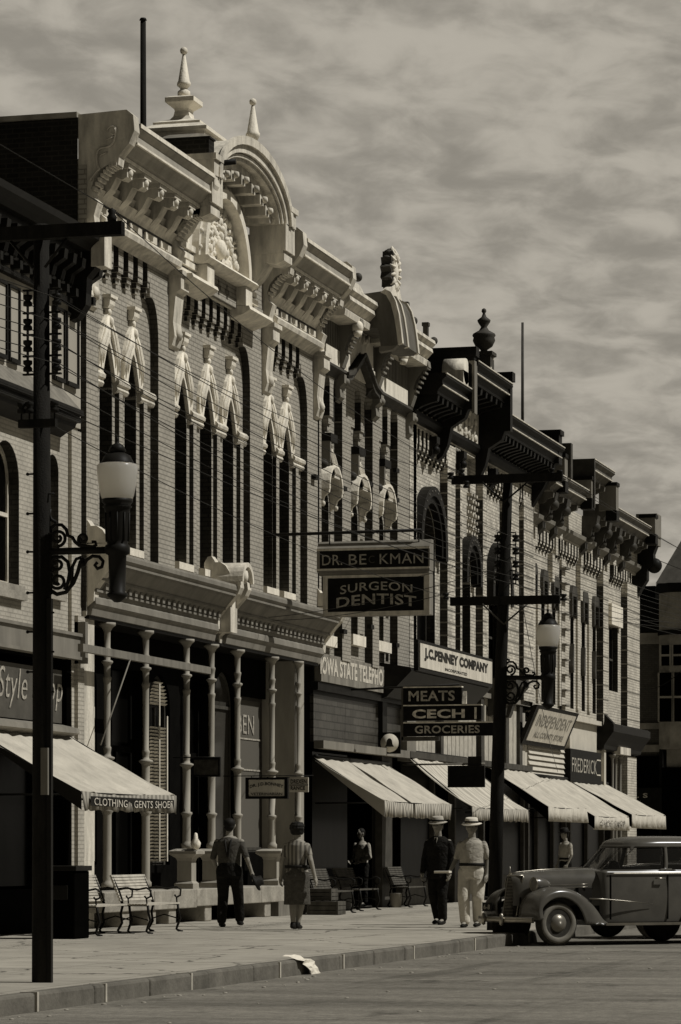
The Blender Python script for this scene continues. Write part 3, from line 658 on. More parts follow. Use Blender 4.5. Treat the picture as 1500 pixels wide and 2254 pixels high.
# finials and chimney on the roof
def finial_big(par, c, mtl):
    m = MB()
    sq = [(0.44, 0.0), (0.44, 0.04), (0.34, 0.08), (0.2, 0.13), (0.15, 0.2), (0.13, 0.30), (0.14, 0.33)]
    m.lathe(sq, c, sq=True); m.lathe([(0.14, 0.33), (0.25, 0.42), (0.27, 0.44), (0.27, 0.52), (0.2, 0.55), (0.13, 0.57)], c, sq=True)
    m.lathe([(0.10, 0.57), (0.12, 0.58), (0.12, 0.66), (0.07, 0.70), (0.07, 0.73), (0.13, 0.78), (0.13, 0.82), (0.11, 0.85), (0.03, 1.32), (0.02, 1.34)], c, n=8)
    m.ball((c[0], c[1], c[2] + 1.40), 0.07); m.lathe([(0.56, -0.5), (0.56, -0.18), (0.62, -0.16), (0.62, -0.1), (0.44, 0.0)], c, sq=True)
    return m.build('finial', mtl, par)
fu = U(405, -0.6); finial_big(hb, (XF - 0.6, fu, Z(405, 283, -0.6)), M_TRIMW)
m = MB(); c = (XF + 0.80, U(557, 0.80), 13.88)
m.lathe([(0.05, -0.1), (0.13, 0.02), (0.135, 0.06), (0.11, 0.09), (0.03, 0.56), (0.02, 0.58)], c, n=8); m.ball((c[0], c[1], c[2] + 0.63), 0.065)
m.build('finial', M_TRIMW, hb)
cu0 = 51.93
m = MB(); m.fb(cu0 - 0.3, cu0, -0.2, 0.74, 12.66, 13.36); m.fb(cu0 - 0.32, cu0 + 0.02, -0.22, 0.76, 13.36, 13.39)
m.build('chimney', M_DARKBRICK, hb)
m = MB(); m.tube([(XF + 0.6, cu0 - 0.15, 12.93), (XF + 1.16, cu0 - 0.12, 12.97)], 0.05, 10); m.build('spout', M_IRON, hb)
# flagpole
fl = thing('flagpole', (XF - 1.2, U(316, -1.2), 12), 'tall thin dark pole on the roof beside the largest white finial', 'pole')
m = MB(); m.tube([(XF - 1.2, U(316, -1.2), 11.9), (XF - 1.2, U(316, -1.2) - 0.02, Z(312, 44, -1.2))], [0.062, 0.05], 10)
fo = m.build('shaft', M_POLE, fl)
m = MB(); m.lathe([(0.0, 0), (0.07, 0.02), (0.05, 0.06), (0, 0.07)], (XF - 1.2, U(316, -1.2) - 0.02, Z(312, 44, -1.2)), n=10); m.build('pole_cap', M_IRON, fl)

# ---- porch cornice over the shop front
PC = [(0, 5.98), (.90, 5.95), (.93, 5.90), (.93, 5.82), (.86, 5.76), (.80, 5.66), (.66, 5.52), (.50, 5.36), (.40, 5.22), (.36, 5.10), (.40, 5.06), (.42, 4.94), (.34, 4.88), (.30, 4.72), (0, 4.70)]
PC = [(w * .66, 5.92 - (5.95 - z) * .80) for w, z in PC]
pu0, pm, pu1 = 47.2, 53.95, 60.7
m = MB(); m.wz(PC, pu0, pm - 0.25); m.wz(PC, pm + 0.4, pu1)
for z_, w_ in ((5.72, 0.56), (5.48, 0.37), (5.30, 0.265)):
    m.fb(pu0, pm - 0.25, w_ - 0.06, w_ + 0.03, z_, z_ + 0.035); m.fb(pm + 0.4, pu1, w_ - 0.06, w_ + 0.03, z_, z_ + 0.035)
for k in range(46):     # dentils along the cove
    u = pu0 + 0.3 + k * 0.285
    if not (pm - 0.4 < u < pm + 0.45): m.fb(u, u + 0.12, 0.25, 0.34, 5.35, 5.44)
m.build('porch_cornice', M_TRIMG, hb)
m = MB(); m.fb(pu0, pu1, -0.8, 0.16, 4.88, 4.93); m.build('porch_soffit', M_TRIMD, hb)
PCC = [(0, 6.08), (.86, 6.05), (1.0, 5.98), (1.02, 5.82), (.94, 5.68), (.76, 5.52), (.58, 5.34), (.50, 5.14), (.48, 4.9), (.42, 4.78), (.4, 4.62), (.28, 4.58), (0, 4.58)]
PCC = [(.66 * w * (1 if z > 5.2 else .8 if z > 4.8 else .5), 6.05 - (6.05 - z) * .78) for w, z in PCC]
for u in (47.16, pm - 0.25, pm + 0.2, 60.66):
    m = MB(); m.wz(PCC, u, u + 0.22)
    lobes = [(w_ * .6, 6.05 + (z_ - 6.05) * .8) for w_, z_ in [(0, 6.05), (0.0, 6.38), (0.10, 6.52), (0.22, 6.54), (0.30, 6.46), (0.34, 6.40), (0.5, 6.40), (0.66, 6.32), (0.78, 6.18), (0.84, 6.05)]]
    if u < pm + 0.1 or u > 60: m.wz(lobes, u, u + 0.22)
    m.build('porch_bracket', M_TRIM, hb)
m = MB(); c = pm + 0.08
for k in range(12):
    t0, t1 = PI * k / 12, PI * (k + 1) / 12
    m.uz([(c - .36 * math.cos(t0), 5.98 + .36 * math.sin(t0)), (c - .36 * math.cos(t1), 5.98 + .36 * math.sin(t1)), (c - .28 * math.cos(t1), 5.98 + .28 * math.sin(t1)), (c - .28 * math.cos(t0), 5.98 + .28 * math.sin(t0))], 0.1, .72)
m.uz(ell(c, 5.98, 0.30, 0.30, 12), 0.1, 0.62); m.fb(c - 0.2, c + 0.2, 0, 0.45, 5.1, 5.98); m.lathe([(0, 0), (0.13, 0), (0.1, 0.07), (0, 0.09)], (XF + 0.62, c, 6.1), n=10, axis='x')
m.build('porch_crest', M_TRIM, hb)

# ---- shop front under the porch
def column(par, u, w, zb, zt, r=0.075, plinth=False, mtl=None):
    c = (XF + w, u, 0); m = MB()
    pr = [(r * 1.4, zb), (r * 1.4, zb + 0.08), (r * 1.05, zb + 0.11), (r, zb + 0.14)]
    for zc_, rr in ((1.86, 1.45), (2.70, 1.75), (2.86, 1.2), (3.98, 1.25), (4.24, 1.7), (4.44, 1.25)):
        if zc_ < zb + .3: continue
        rb_ = r if zc_ < 2.8 else r * .8
        pr += [(rb_, zc_ - .07), (rb_ * 1.12, zc_ - .03), (rb_ * rr, zc_), (rb_ * rr, zc_ + .025), (rb_ * .92, zc_ + .045)]
    pr += [(r * .8, zt - .14), (r * 1.3, zt - .08), (r * 2.0, zt - .04), (r * 2.0, zt)]
    m.lathe([(a, b) for a, b in pr], c, n=12)
    co = m.build('column', mtl or M_COL, par)
    if plinth:
        m = MB(); m.lathe([(0.17, 0.57), (0.17, 0.66), (0.13, 0.7), (0.13, 1.05), (0.15, 1.1), (0.25, 1.17), (0.25, 1.22), (0.2, 1.24), (0.15, zb)], c, sq=True); m.build('plinth', M_COL, co)
    return co
for px, pl in ((236, 0), (321, 0), (411, 1), (466, 1), (523, 0), (599, 1)):
    column(hb, U(px, 0.12), 0.12, 1.26 if pl else 0.62, 4.88, 0.07, bool(pl))
m = MB(); u_ = U(662, 0.2); m.fb(u_ - 0.28, u_ + 0.38, -0.5, 0.16, 0.57, 4.88); m.fb(u_ - 0.32, u_ + 0.42, -0.5, 0.2, 0.57, 0.9); m.build('pilaster', M_COL, hb)
column(hb, U(655, .2), 0.22, 0.62, 4.88, 0.055)
m = MB(); m.fb(HU0, 47.62, -0.5, 0.1, 0.0, 4.88); m.build('pilaster', M_TRIM, hb)
# recessed wall, doors, display windows
BW = -0.42
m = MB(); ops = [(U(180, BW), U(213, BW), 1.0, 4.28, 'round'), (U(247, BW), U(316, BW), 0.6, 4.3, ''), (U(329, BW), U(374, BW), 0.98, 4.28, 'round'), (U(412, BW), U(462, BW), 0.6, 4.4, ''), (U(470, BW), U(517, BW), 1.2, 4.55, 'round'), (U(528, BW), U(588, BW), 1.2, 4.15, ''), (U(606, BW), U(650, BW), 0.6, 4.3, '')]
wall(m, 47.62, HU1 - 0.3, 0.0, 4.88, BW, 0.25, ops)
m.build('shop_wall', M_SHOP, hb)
for i in (0, 2):
    a, b = ops[i][:2]
    f = window(hb, a, b, ops[i][2], ops[i][3], BW - 0.08, 'round', mull=True, name='shop_window', rail=0.86)
    m = MB()
    n = 52; z0, z1 = ops[i][2] + 0.06, ops[i][3] - 0.1
    for k in range(n):
        z = z0 + (z1 - z0) * k / n
        if 3.35 < z < 3.72: continue
        hw = (b - a) / 2 - 0.09
        if z > z1 - hw: hw = math.sqrt(max(0.001, hw ** 2 - (z - (z1 - hw)) ** 2))
        c = (a + b) / 2; m.wz([(BW - .055, z), (BW - 0.015, z + 0.03), (BW - 0.012, z + 0.035), (BW - .055, z + 0.012)], c - hw, c + hw)
    m.fb((a + b) / 2 - 0.02, (a + b) / 2 + 0.02, BW - 0.012, BW + 0.004, z0, z1 - 0.05); m.fb(b - 0.16, b - 0.11, BW - 0.012, BW + 0.004, z0, z1 - 0.6)
    m.build('venetian_blind', M_BLIND, f)
for i in (1, 3, 6):
    a, b = ops[i][:2]; f = MB()
    f.fb(a, a + 0.1, BW - 0.3, BW - 0.2, 0.6, ops[i][3]); f.fb(b - 0.1, b, BW - 0.3, BW - 0.2, 0.6, ops[i][3]); f.fb(a + .1, b - .1, BW - 0.3, BW - 0.2, 2.9, 3.0); f.fb((a + b) / 2 - 0.05, (a + b) / 2 + .05, BW - .3, BW - .2, 0.6, 2.9)
    do = f.build('door', M_SHOP, hb)
    f = MB(); f.fb(a + 0.02, b - 0.02, BW - 0.27, BW - 0.25, 0.75, ops[i][3] - 0.03); f.build('pane', M_GLASS, do)
a, b = ops[4][:2]; f = window(hb, a, b, 1.2, 4.55, BW - 0.08, 'round', gm=M_GLASSR, rail=0.8, mull=False, name='shop_window')
t = MB(); text_mb(t, 'CAFE', (XF + BW - 0.1, a + .1, 3.05), (0, 1, 0), (0, 0, 1), 1.0, .3); text_mb(t, 'BEER', (XF + BW - .1, a + .1, 2.6), (0, 1, 0), (0, 0, 1), 1.0, .28); 
a, b = ops[5][:2]; f = window(hb, a, b, 1.2, 4.15, BW - 0.08, '', gm=M_GLASSS, rail=0.02, mull=False, name='shop_window')
t = MB(); text_mb(t, 'BEN', (XF + BW - 0.1, a + .15, 3.45), (0, 1, 0), (0, 0, 1), 1.1, .36)
t.fb(a + .1, b - .1, BW - .1, BW - .095, 3.34, 3.37); t.fb(a + .1, b - .1, BW - .1, BW - .095, 2.75, 2.78)
t.build('lettering', M_LETG, f)
# stone base, threshold and steps
m = MB()
for k, (a, b) in enumerate(((U(395, .1), U(446, .1)), (U(446, .1), U(498, .1)), (U(498, .1), U(540, .1)), (U(540, .1), U(592, .1)), (47.2, U(300, .1)), (U(300, .1), U(395, .1)))):
    m.fb(a + 0.008, b - 0.008, -0.5, 0.42, 0.27 if k < 4 else 0.25, 0.57)
m.each('stone_base', M_STONE, hb, bevel=0.015)
m = MB()
for px in (425, 558, 300, 240, 345): u_ = U(px, .1); m.fb(u_ - 0.18, u_ + 0.2, -0.1, 0.38, 0, 0.28)
m.each('base_block', M_STONE, hb, bevel=0.02)
m = MB(); m.fb(47.2, HU1 - .3, -0.6, -0.1, 0, 0.26); m.fb(HU1 - 3.3, HU1, -0.6, 0.2, 0.3, 0.57); m.build('cellar_opening', M_DARK, hb)
m = MB(); m.fb(U(600, .3), U(660, .3), 0.0, 0.42, 0.0, 0.28); m.build('step', M_BOARD, hb)

# ================================================================ LEFT-HAND CREAM BUILDING
lb = thing('painted_building', (XF, 43, 0), 'cream painted brick shop building with dark bracketed cornice and arched windows', 'building')
L0, L1 = 30.0, 47.12
m = MB()
lw = [(U(-16), U(42), 5.18, 7.29, 'round'), (U(104), U(129), 5.3, 7.32, 'round'), (36.5, 37.6, 5.18, 7.29, 'round'), (34, 35.1, 5.18, 7.29, 'round')]
wall(m, L0, L1, 4.3, 7.85, 0.0, 0.3, lw)
m.fb(U(150), L1, 0, 0.06, 0, 7.8)
m.fb(U(156), L1 - 0.02, 0.06, 0.12, 0, 4.9)
m.build('painted_wall', M_PAINTBRICK, lb)
m = MB(); m.fb(L0, L1, -0.3, 0.05, 7.85, 10.2); m.build('upper_wall', mat('upper_wall_paint', 0.5, 0.8, var=0.2), lb)
rb = MB()
for a, b, z0, z1, k in lw: rb.fb(b - .004, b, -.16, -.003, z0, z1 - (b - a) / 2); rb.fb(a, a + .004, -.16, -.003, z0, z1 - (b - a) / 2); arch_skin(rb, a, b, z1, 'round', -.16)
rb.build('return_shade_skin', M_SHADESKIN, lb)
for a, b, z0, z1, k in lw: window(lb, a + .004, b - .004, z0, z1 - .01, -0.16, 'round', fm=M_TRIM, gm=M_GLASS if a < 45 else M_GLASSS)
for pa, pb in ((-30, 3), (7, 31), (107, 131), (134, 161)):
    window(lb, U(pa), U(pb), 8.45, 9.58, 0.11, '', fm=M_TRIMD, gm=M_GLASSP, mull=False, fr=0.04, rail=0.02)
m = MB(); m.fb(L0, L1, 0.05, 0.30, 10.36, 10.5); m.wz([(0.05, 10.78), (0.62, 10.76), (0.60, 10.66), (0.5, 10.58), (0.44, 10.5), (0.05, 10.5)], L0, U(205, .5)); m.fb(L0, L1, 0.05, 0.14, 9.95, 10.0); m.fb(L0, L1, 0.05, 0.16, 9.7, 9.78)
m.build('cornice', M_TRIMD, lb)
m = MB()
k = 0
for i in range(26):
    u = 37.0 + i * 0.40
    m = MB(); m.wz([(0.05, 10.36), (0.42, 10.36), (0.4, 10.22), (0.24, 10.12), (0.2, 9.98), (0.05, 9.9)], u, u + 0.15); m.fb(u + 0.02, u + 0.13, 0.14, 0.3, 9.78, 9.9)
    m.build('modillion', M_TRIMD, lb)
m = MB(); ue = 46.55; m.wz([(0.05, 10.8), (0.50, 10.8), (0.56, 10.7), (0.52, 10.3), (0.36, 10.12), (0.34, 9.7), (0.2, 9.5), (0.05, 9.45)], ue, ue + 0.24); m.build('end_bracket', M_TRIMD, lb)
m = MB(); m.fb(ue - 0.04, ue + 0.3, 0.44, 0.66, 10.28, 10.78); m.build('bracket_face', M_TRIM, lb)
# pent cornice
PU1 = U(165, .25)
m = MB(); m.wz([(0.05, 8.36), (0.34, 8.04), (0.34, 8.02), (0.05, 8.02)], L0, PU1); m.build('pent_roof', mat('weathered_shingle', 0.22, 0.85, var=0.3, scale=6), lb)
m = MB(); m.wz([(0.0, 8.02), (0.38, 8.02), (0.38, 7.97), (0.32, 7.93), (0.34, 7.86), (0.26, 7.82), (0.24, 7.76), (0.12, 7.70), (0, 7.62)], L0, PU1 + 0.04)
for z_, w_ in ((7.95, .375), (7.84, .33)): m.fb(L0, PU1 + .04, w_ - .03, w_ + .012, z_ - .012, z_ + .012)
m.build('pent_cornice', M_TRIMD, lb)
for a, b, z0, z1, k in lw:
    m = MB(); m.fb(a - .1, b + .1, 0, 0.1, z0 - .22, z0 - .10); m.fb(a - .1, b + .1, 0.0, 0.06, z0 - .10, z0); m.build('sill', M_STONE, lb)
# shop front
m = MB(); m.fb(L0, U(158), 0.0, 0.16, 4.25, 4.56); m.fb(L0, U(160), 0.0, 0.2, 4.56, 4.61); m.fb(L0, U(160), 0.0, 0.19, 4.20, 4.25); m.fb(U(156), U(162), 0, 0.24, 4.15, 4.8); m.build('lintel', M_TRIMG, lb)
m = MB(); m.fb(L0, U(150), -0.4, -0.3, 0.0, 4.2); m.fb(U(140), U(156), -0.3, 0.05, 0.5, 4.2)
m.build('shop_interior', M_DARK, lb)
m = MB(); m.fb(L0, U(136), -0.06, 0.0, 3.2, 4.02)
so = m.build('sign_panel', mat('green_grey_sign', 0.10, 0.6, var=0.25), lb)
t = MB()
def script(t_, s_, px0, px1, py0, py1, w=0.008):
    a, b = U(px0, w), U(px1, w); z0, z1 = Z((px0 + px1) / 2, py1, w), Z((px0 + px1) / 2, py0, w)
    text_mb(t_, s_, (XF + w, a, z0), (0, 1, 0.0), (0, 0.22, 1), b - a, z1 - z0, bold=-0.004)
script(t, 'Style', -8, 56, 1466, 1558); script(t, 'Shop', 70, 134, 1478, 1562)
t.build('lettering', M_LETG, so)
m = MB(); m.wz([(0, 3.18), (0.26, 3.12), (0.28, 3.04), (0.1, 2.98), (0, 2.98)], L0, U(172, .25)); m.build('ledge', M_TRIMG, lb)
m = MB(); m.fb(L0, U(150), -0.2, -0.12, 0.7, 2.9); m.build('shop_glass', M_GLASS, lb)
m = MB(); m.fb(L0, U(152), -0.2, 0.1, 0.0, 0.65); m.fb(U(80), U(86), -.12, -0.05, .65, 2.9); m.build('shop_base', M_SHOP, lb)

# ================================================================ SECOND FULL BUILDING (telephone office)
T0, T1 = HU1, 68.16
tb = thing('telephone_building', (XF, T0, 0), 'narrow tan brick building with curved cornice hood, leafy roof crest and painted telephone company band', 'building')
m = MB()
tw = [(U(702), U(724), 5.55, 8.55, 'round'), (U(764), U(788), 5.7, 8.55, 'round'), (U(821), U(845), 5.7, 8.55, 'round')]
wall(m, T0, T1, 5.1, 12.0, 0.0, 0.4, tw)
tp = [(T0, U(699, .13)), (U(752, .15), U(771, .15)), (U(819, .15), U(833, .15)), (U(874, .15), T1)]
rb = MB()
for a, b in tp: m.fb(a, b, 0, 0.17, 5.1, 11.0); shade_skins(rb, a, b, 0, .17, 5.1, 9.94)
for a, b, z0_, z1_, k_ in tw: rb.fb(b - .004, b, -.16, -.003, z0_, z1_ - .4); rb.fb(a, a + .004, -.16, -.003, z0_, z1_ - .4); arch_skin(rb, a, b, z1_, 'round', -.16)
tbay = [(tp[0][1], tp[1][0]), (tp[1][1], tp[2][0]), (tp[2][1], tp[3][0])]
for a, b in tbay:
    n = (a + b) / 2
    # each bay closes in two round-headed recesses under a brick spandrel
    q = (b - a)
    wall(m, a, b, 9.95, 10.98, 0.17, 0.17, [(a + q * 0.16, a + q * 0.45, 9.95, 10.82, 'round'), (a + q * 0.60, b, 9.95, 10.86, 'round')])
    for x0_, x1_ in ((a + q * .16, a + q * .45), (a + q * .60, b)): rb.uz([(x0_ - .003, 9.96), (x1_ + .003, 9.96), (x1_ + .003, 10.55)] + [(x_, z_ + .003) for x_, z_ in reversed(head(x0_, x1_, 10.84, 'round'))], .001, .008); shade_skins(rb, x1_ - .0, x1_ - .004 + .004, 0, .165, 9.96, 10.55) if False else rb.fb(x1_ - .004, x1_, 0, .166, 9.96, 10.55)  # dark backing paints the shade in the recesses
    for k in range(3): m.fb(a, a + q * 0.16 - 0.04 * k, 0, 0.14 - 0.03 * k, 9.82 - 0.13 * k, 9.95 - 0.13 * k)
    m.fb(a + q * .45, a + q * .60, 0, 0.14, 9.8, 9.95); m.fb(a + q * .48, a + q * .57, 0, 0.1, 9.66, 9.8)
m.build('brick_wall', M_BRICK2, tb); rb.build('return_shade_skin', M_SHADESKIN, tb)
m = MB(); m.fb(T0, T1, -16, -1.6, .1, 11.9); m.fb(T0, T1, -1.6, -.4, 11.7, 11.8); m.build('roof', M_ROOF, tb)
for a, b, z0, z1, k in tw:
    window(tb, a + .004, b - .004, z0, z1 - .01, -0.16, 'round', mull=True, fm=M_TRIM)
    m = MB(); m.fb(a - .08, b + .08, -0.15, 0.16, z0 - .22, z0); m.build('sill', M_TRIMW, tb)
    c = (a + b) / 2; r = (b - a) / 2 + .16
    m = MB()
    for i in range(10):    # curved metal hood, open below
        t0, t1 = PI * i / 10, PI * (i + 1) / 10
        m.uz([(c - r * math.cos(t0), 8.45 + r * math.sin(t0)), (c - r * math.cos(t1), 8.45 + r * math.sin(t1)), (c - (r - .06) * math.cos(t1), 8.45 + (r - .06) * math.sin(t1)), (c - (r - .06) * math.cos(t0), 8.45 + (r - .06) * math.sin(t0))], 0.0, 0.27)
    for sg in (-1, 1):
        x = c + sg * (r - .05); m.wz([(0, 8.5), (.27, 8.5), (.25, 8.38), (.15, 8.3), (.12, 8.18), (0, 8.1)], x - .04, x + .05); m.ball((XF + .12, x, 8.16), .05, .04, .06)
    hood = m.build('window_hood', M_TRIMW, tb)
    m = MB(); m.wz([(0, 9.42), (.12, 9.40), (.16, 9.2), (.22, 8.98), (.28, 8.78), (.28, 8.70), (0, 8.70)], c - .2, c + .2)
    for i in range(5): m.wz([(0.1, 9.36), (.19, 9.2), (.25, 8.98), (.31, 8.78), (.2, 8.72), (.1, 8.9)], c - .2 + i * .09, c - .16 + i * .09)
    m.build('keystone', M_TRIM, hood)
    m = MB(); m.fb(c - .26, c + .26, 0.0, .22, 9.44, 9.60); m.build('hood_cap', M_TRIMD, hood)
    m = MB(); m.fb(c - .24, c - .14, 0, .2, 8.95, 9.44); m.build('hood_block', M_TRIMG, hood)
    for sg in (-1, 1):
        m = MB(); m.ball((XF + .12, c + sg * .52, 8.95), .12, .1, .1); m.fb(c + sg * .52 - .12, c + sg * .52 + .12, 0, .1, 8.9, 8.98); m.build('rosette', M_TRIMB, hood)
m = MB(); c2p = (U(760), U(822))
for px, py in ((690, 1050), (752, 1075), (752, 1265), (810, 1065), (868, 1100), (868, 1230), (868, 1325), (752, 1390), (812, 1380), (868, 1420), (868, 1035), (812, 1170)):
    u = U(px, .15); z = Z(px, py, .15); m.box(XF + .15, XF + .24, u - .13, u + .13, z - .05, z + .04)
m.each('wall_boss', M_TRIMD, tb)
TC = [(0, 12.42), (.80, 12.42), (.82, 12.34), (.74, 12.26), (.76, 12.16), (.68, 12.08), (.62, 12.02), (.66, 11.98), (.64, 11.86), (0, 11.84)]
hs0, hs1 = 62.3, 64.9
for a, b in ((T0 + .02, 62.9), (64.4, T1 - .2)):
    m = MB(); m.wz(TC, a, b); m.build('cornice', M_TRIM, tb)
    m = MB(); m.fb(a, b, 0.15, 0.20, 10.98, 11.84)
    for i in range(int((b - a) / .13)): m.fb(a + i * .13, a + i * .13 + .06, .20, .22, 11.35, 11.84)
    m.build('frieze', M_TRIMG, tb)
    m = MB(); m.fb(a + .1, b - .2, .20, .235, 11.0, 11.32); m.build('frieze_panel', M_TRIMW, tb)
    m = MB(); m.wz([(0.15, 10.98), (.30, 10.96), (.32, 10.90), (.22, 10.82), (.2, 10.76), (.15, 10.74)], a, b - .05); m.build('belt', M_TRIMB, tb)
# curved hood and gable belt
hc, hw_ = (hs0 + hs1) / 2, (hs1 - hs0) / 2
def bell(w_, z0, h, n=16): return [(hc - w_ + 2 * w_ * i / n, z0 + h * math.sin(PI * i / n) ** 0.62) for i in range(n + 1)]
HP = [(.3, 12.60), (.92, 12.66), (1.04, 12.60), (1.14, 12.42), (1.21, 12.15), (1.26, 11.85), (1.29, 11.58), (1.2, 11.54), (.86, 11.54), (.82, 11.9), (.3, 11.95)]
m = MB(); m.wz(HP, 62.92, 64.38); m.build('curved_hood', M_TRIMC, tb)
m = MB()
for u0_, u1_, d in ((62.90, 63.02, .035), (63.40, 63.52, .03), (64.28, 64.40, .035)):
    m.wz([(w + (d if w > .9 else 0), z + (d if z > 12 else 0)) for w, z in HP[1:7]] + [(w - .06, z - .03) for w, z in reversed(HP[1:7])], u0_, u1_)
m.each('hood_moulding', M_TRIM, tb)
m = MB(); m.wz([(.82, 11.54), (1.2, 11.54), (1.1, 11.46), (.82, 11.42)], 62.95, 63.15); m.build('hood_cheek', M_TRIMG, tb)
m = MB(); m.uz([(hs0, 10.98), (hs1, 10.98), (hs1, 11.86)] + [(p[0], p[1]) for p in reversed(bell(hw_, 11.86, 1.1))][1:-1] + [(hs0, 11.86)], .14, .2)
m.uz([(hs0 + .2, 11.0), (hc, 11.55), (hs1 - .2, 11.0), (hs1 - .25, 11.9), (hc + .5, 12.3), (hc, 12.5), (hc - .5, 12.3), (hs0 + .25, 11.9)], .2, .25)
rnd = random.Random(5)
for k in range(34): m.ball((XF + .25, hc + (rnd.random() - .5) * 1.5, 11.75 + rnd.random() * .6), .06, .05 + .07 * rnd.random(), .04 + .09 * rnd.random(), 8, 6)
m.build('relief_panel', M_TRIMW, tb)
m = MB()
for (a, za), (b, zb) in (((hs0 - .1, 10.9), (hs0 + .35, 10.98)), ((hs0 + .35, 10.98), (hc, 11.5)), ((hc, 11.5), (hs1 - .35, 10.98)), ((hs1 - .35, 10.98), (hs1 + .1, 10.9))):
    m.uz([(a, za - .16), (b, zb - .16), (b, zb), (a, za)], .15, .34); m.uz([(a, za - .05), (b, zb - .05), (b, zb + .02), (a, za + .02)], .34, .39)
m.build('gable_belt', M_TRIMB, tb)
# brackets, pendants, roof crest, little parapet posts
TCP = [(0, 12.0), (.66, 11.98), (.68, 11.84), (.56, 11.78), (.42, 11.62), (.34, 11.4), (.36, 11.22), (.28, 11.0), (.15, 10.9), (0, 10.85)]
for u in (hs0 - .25, hs1 + .05, T1 - .3):
    m = MB(); m.wz(TCP, u, u + .24)
    for k in range(6): m.box(XF + .36 + .05 * k, XF + .41 + .05 * k, u - .015, u + .255, 11.3 + .1 * k, 11.35 + .1 * k)
    m.build('scroll_console', M_TRIMG, tb)
    m = MB(); uc = u + .12; m.wz([(.15, 10.85), (.34, 10.85), (.34, 10.68), (.24, 10.6), (.26, 10.4), (.15, 10.3)], uc - .16, uc + .16); m.ball((XF + .32, uc + .05, 10.72), .08); m.build('pendant', M_TRIMG, tb)
for u in (hs0 - .3, hs1 + .9):
    m = MB(); m.ball((XF + .62, u, 11.78), .12, .1, .14); m.lathe([(.0, -.12), (.07, -.1), (.1, 0), (0, .02)], (XF + .62, u, 11.7)); m.build('drop', M_TRIMW, tb)
m = MB()
lf = []
for i in range(26):
    t = PI * 2 * i / 26; r = 0.34 + (0.07 if i % 2 else -0.03); lf.append((hc - .08 + r * 1.05 * math.sin(t), 13.14 - r * 1.12 * math.cos(t)))
m.uz(lf, .80, 1.02)
for i in range(13):
    t = PI * 2 * i / 13; m.ball((XF + .90, hc - .08 + .34 * math.sin(t), 13.14 + .44 * math.cos(t)), .09, .06, .06, 8, 6)
m.fb(hc - .2, hc + .02, .8, 1.0, 12.6, 12.9)
m.build('roof_crest', M_TRIMB, tb)
m = MB(); m.ball((XF + 1.03, hc - .08, 13.14), .05, .15, .22)
for i in range(14):
    t = PI * 2 * i / 14; m.tube([(XF + 1.02, hc - .08 + .14 * math.sin(t), 13.14 + .2 * math.cos(t)), (XF + 1.06, hc - .08 + .24 * math.sin(t), 13.14 + .34 * math.cos(t)), (XF + 1.0, hc - .08 + .36 * math.sin(t), 13.14 + .48 * math.cos(t))], [.02, .04, .015], 6)
m.lathe([(0, 0), (.1, 0), (.02, .12), (0, .14)], (XF + .95, hc - .08, 13.55), n=8); m.uz([(hc - .55, 12.62), (hc + .35, 12.62), (hc + .2, 12.8), (hc + .06, 12.86), (hc - .22, 12.86), (hc - .4, 12.78)], .85, 1.05)
arch_band(m, hc - .08, 13.14, .22, .34, .27, .39, 1.0, 1.06)
m.build('crest_medallion', M_TRIMW, tb)
for px, py, h in ((769, 585, .28), (893, 665, .45), (938, 710, .45)):
    u = U(px, .6); z = Z(px, py + 6, .6); m = MB(); m.lathe([(.055, -h), (.055, 0.0)], (XF + .6, u, z), sq=True); m.lathe([(.075, -.02), (.075, .06)], (XF + .6, u, z), sq=True); m.ball((XF + .75, u + .12, z - h + .12), .09); m.build('parapet_post', M_TRIMB, tb)
m = MB(); m.fb(hs0 - 1.1, hs0 - .1, -.9, 0.2, 11.9, 12.75); m.fb(hs0 - 1.15, hs0 - .05, -.95, .25, 12.75, 12.8); m.build('roof_hatch', M_TRIMG, tb)
# painted company band, transom of prism glass
m = MB(); a, b = T0 + .1, U(872); m.fb(a, b, 0.0, .14, 4.60, 5.16); sb = m.build('sign_band', mat('streaked_band_paint', 0.26, 0.8, var=0.45, scale=5, streak=True), tb)
t = MB(); text_mb(t, 'IOWA STATE TELEPHONE CO.', (XF + .14, T0 + .02, 4.74), (0, 1, 0), (0, 0, 1), b - T0 - .1, .36, bold=.04); t.build('lettering', M_LETW, sb)
m = MB(); m.fb(T0, T1, -.25, 0.0, 4.35, 5.1); m.fb(T0, T1, 0, .1, 4.42, 4.58); m.fb(U(835, .0), U(845), -.2, .08, 3.3, 4.42); m.build('transom_frame', M_TRIMD, tb)
m = MB(); m.fb(T0 + .1, U(835), -.1, -.02, 3.4, 4.42); m.fb(U(845), T1 - .05, -.1, -.02, 3.4, 4.42)
m.build('prism_transom', brick_mat('prism_glass', 0.085, 0.06, 0.035, bw_=0.42, bh=0.16, mort=.014, rough=.3, bump=.3), tb)
m = MB(); m.fb(T0 + .05, T1 - .05, 0, .2, 3.26, 3.42); m.build('ledge', M_TRIMG, tb)
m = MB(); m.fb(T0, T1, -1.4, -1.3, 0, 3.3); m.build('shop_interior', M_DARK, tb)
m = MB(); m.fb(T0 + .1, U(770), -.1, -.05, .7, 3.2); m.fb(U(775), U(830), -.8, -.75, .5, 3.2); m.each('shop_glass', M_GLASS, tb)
m = MB(); m.fb(T0, U(770), -.12, .05, 0, .7); m.fb(U(836), U(839), -.1, .06, 0, 3.26); m.fb(U(839), U(862), -.2, 0.02, 0, 3.26); m.each('shop_post', M_TRIMB, tb)
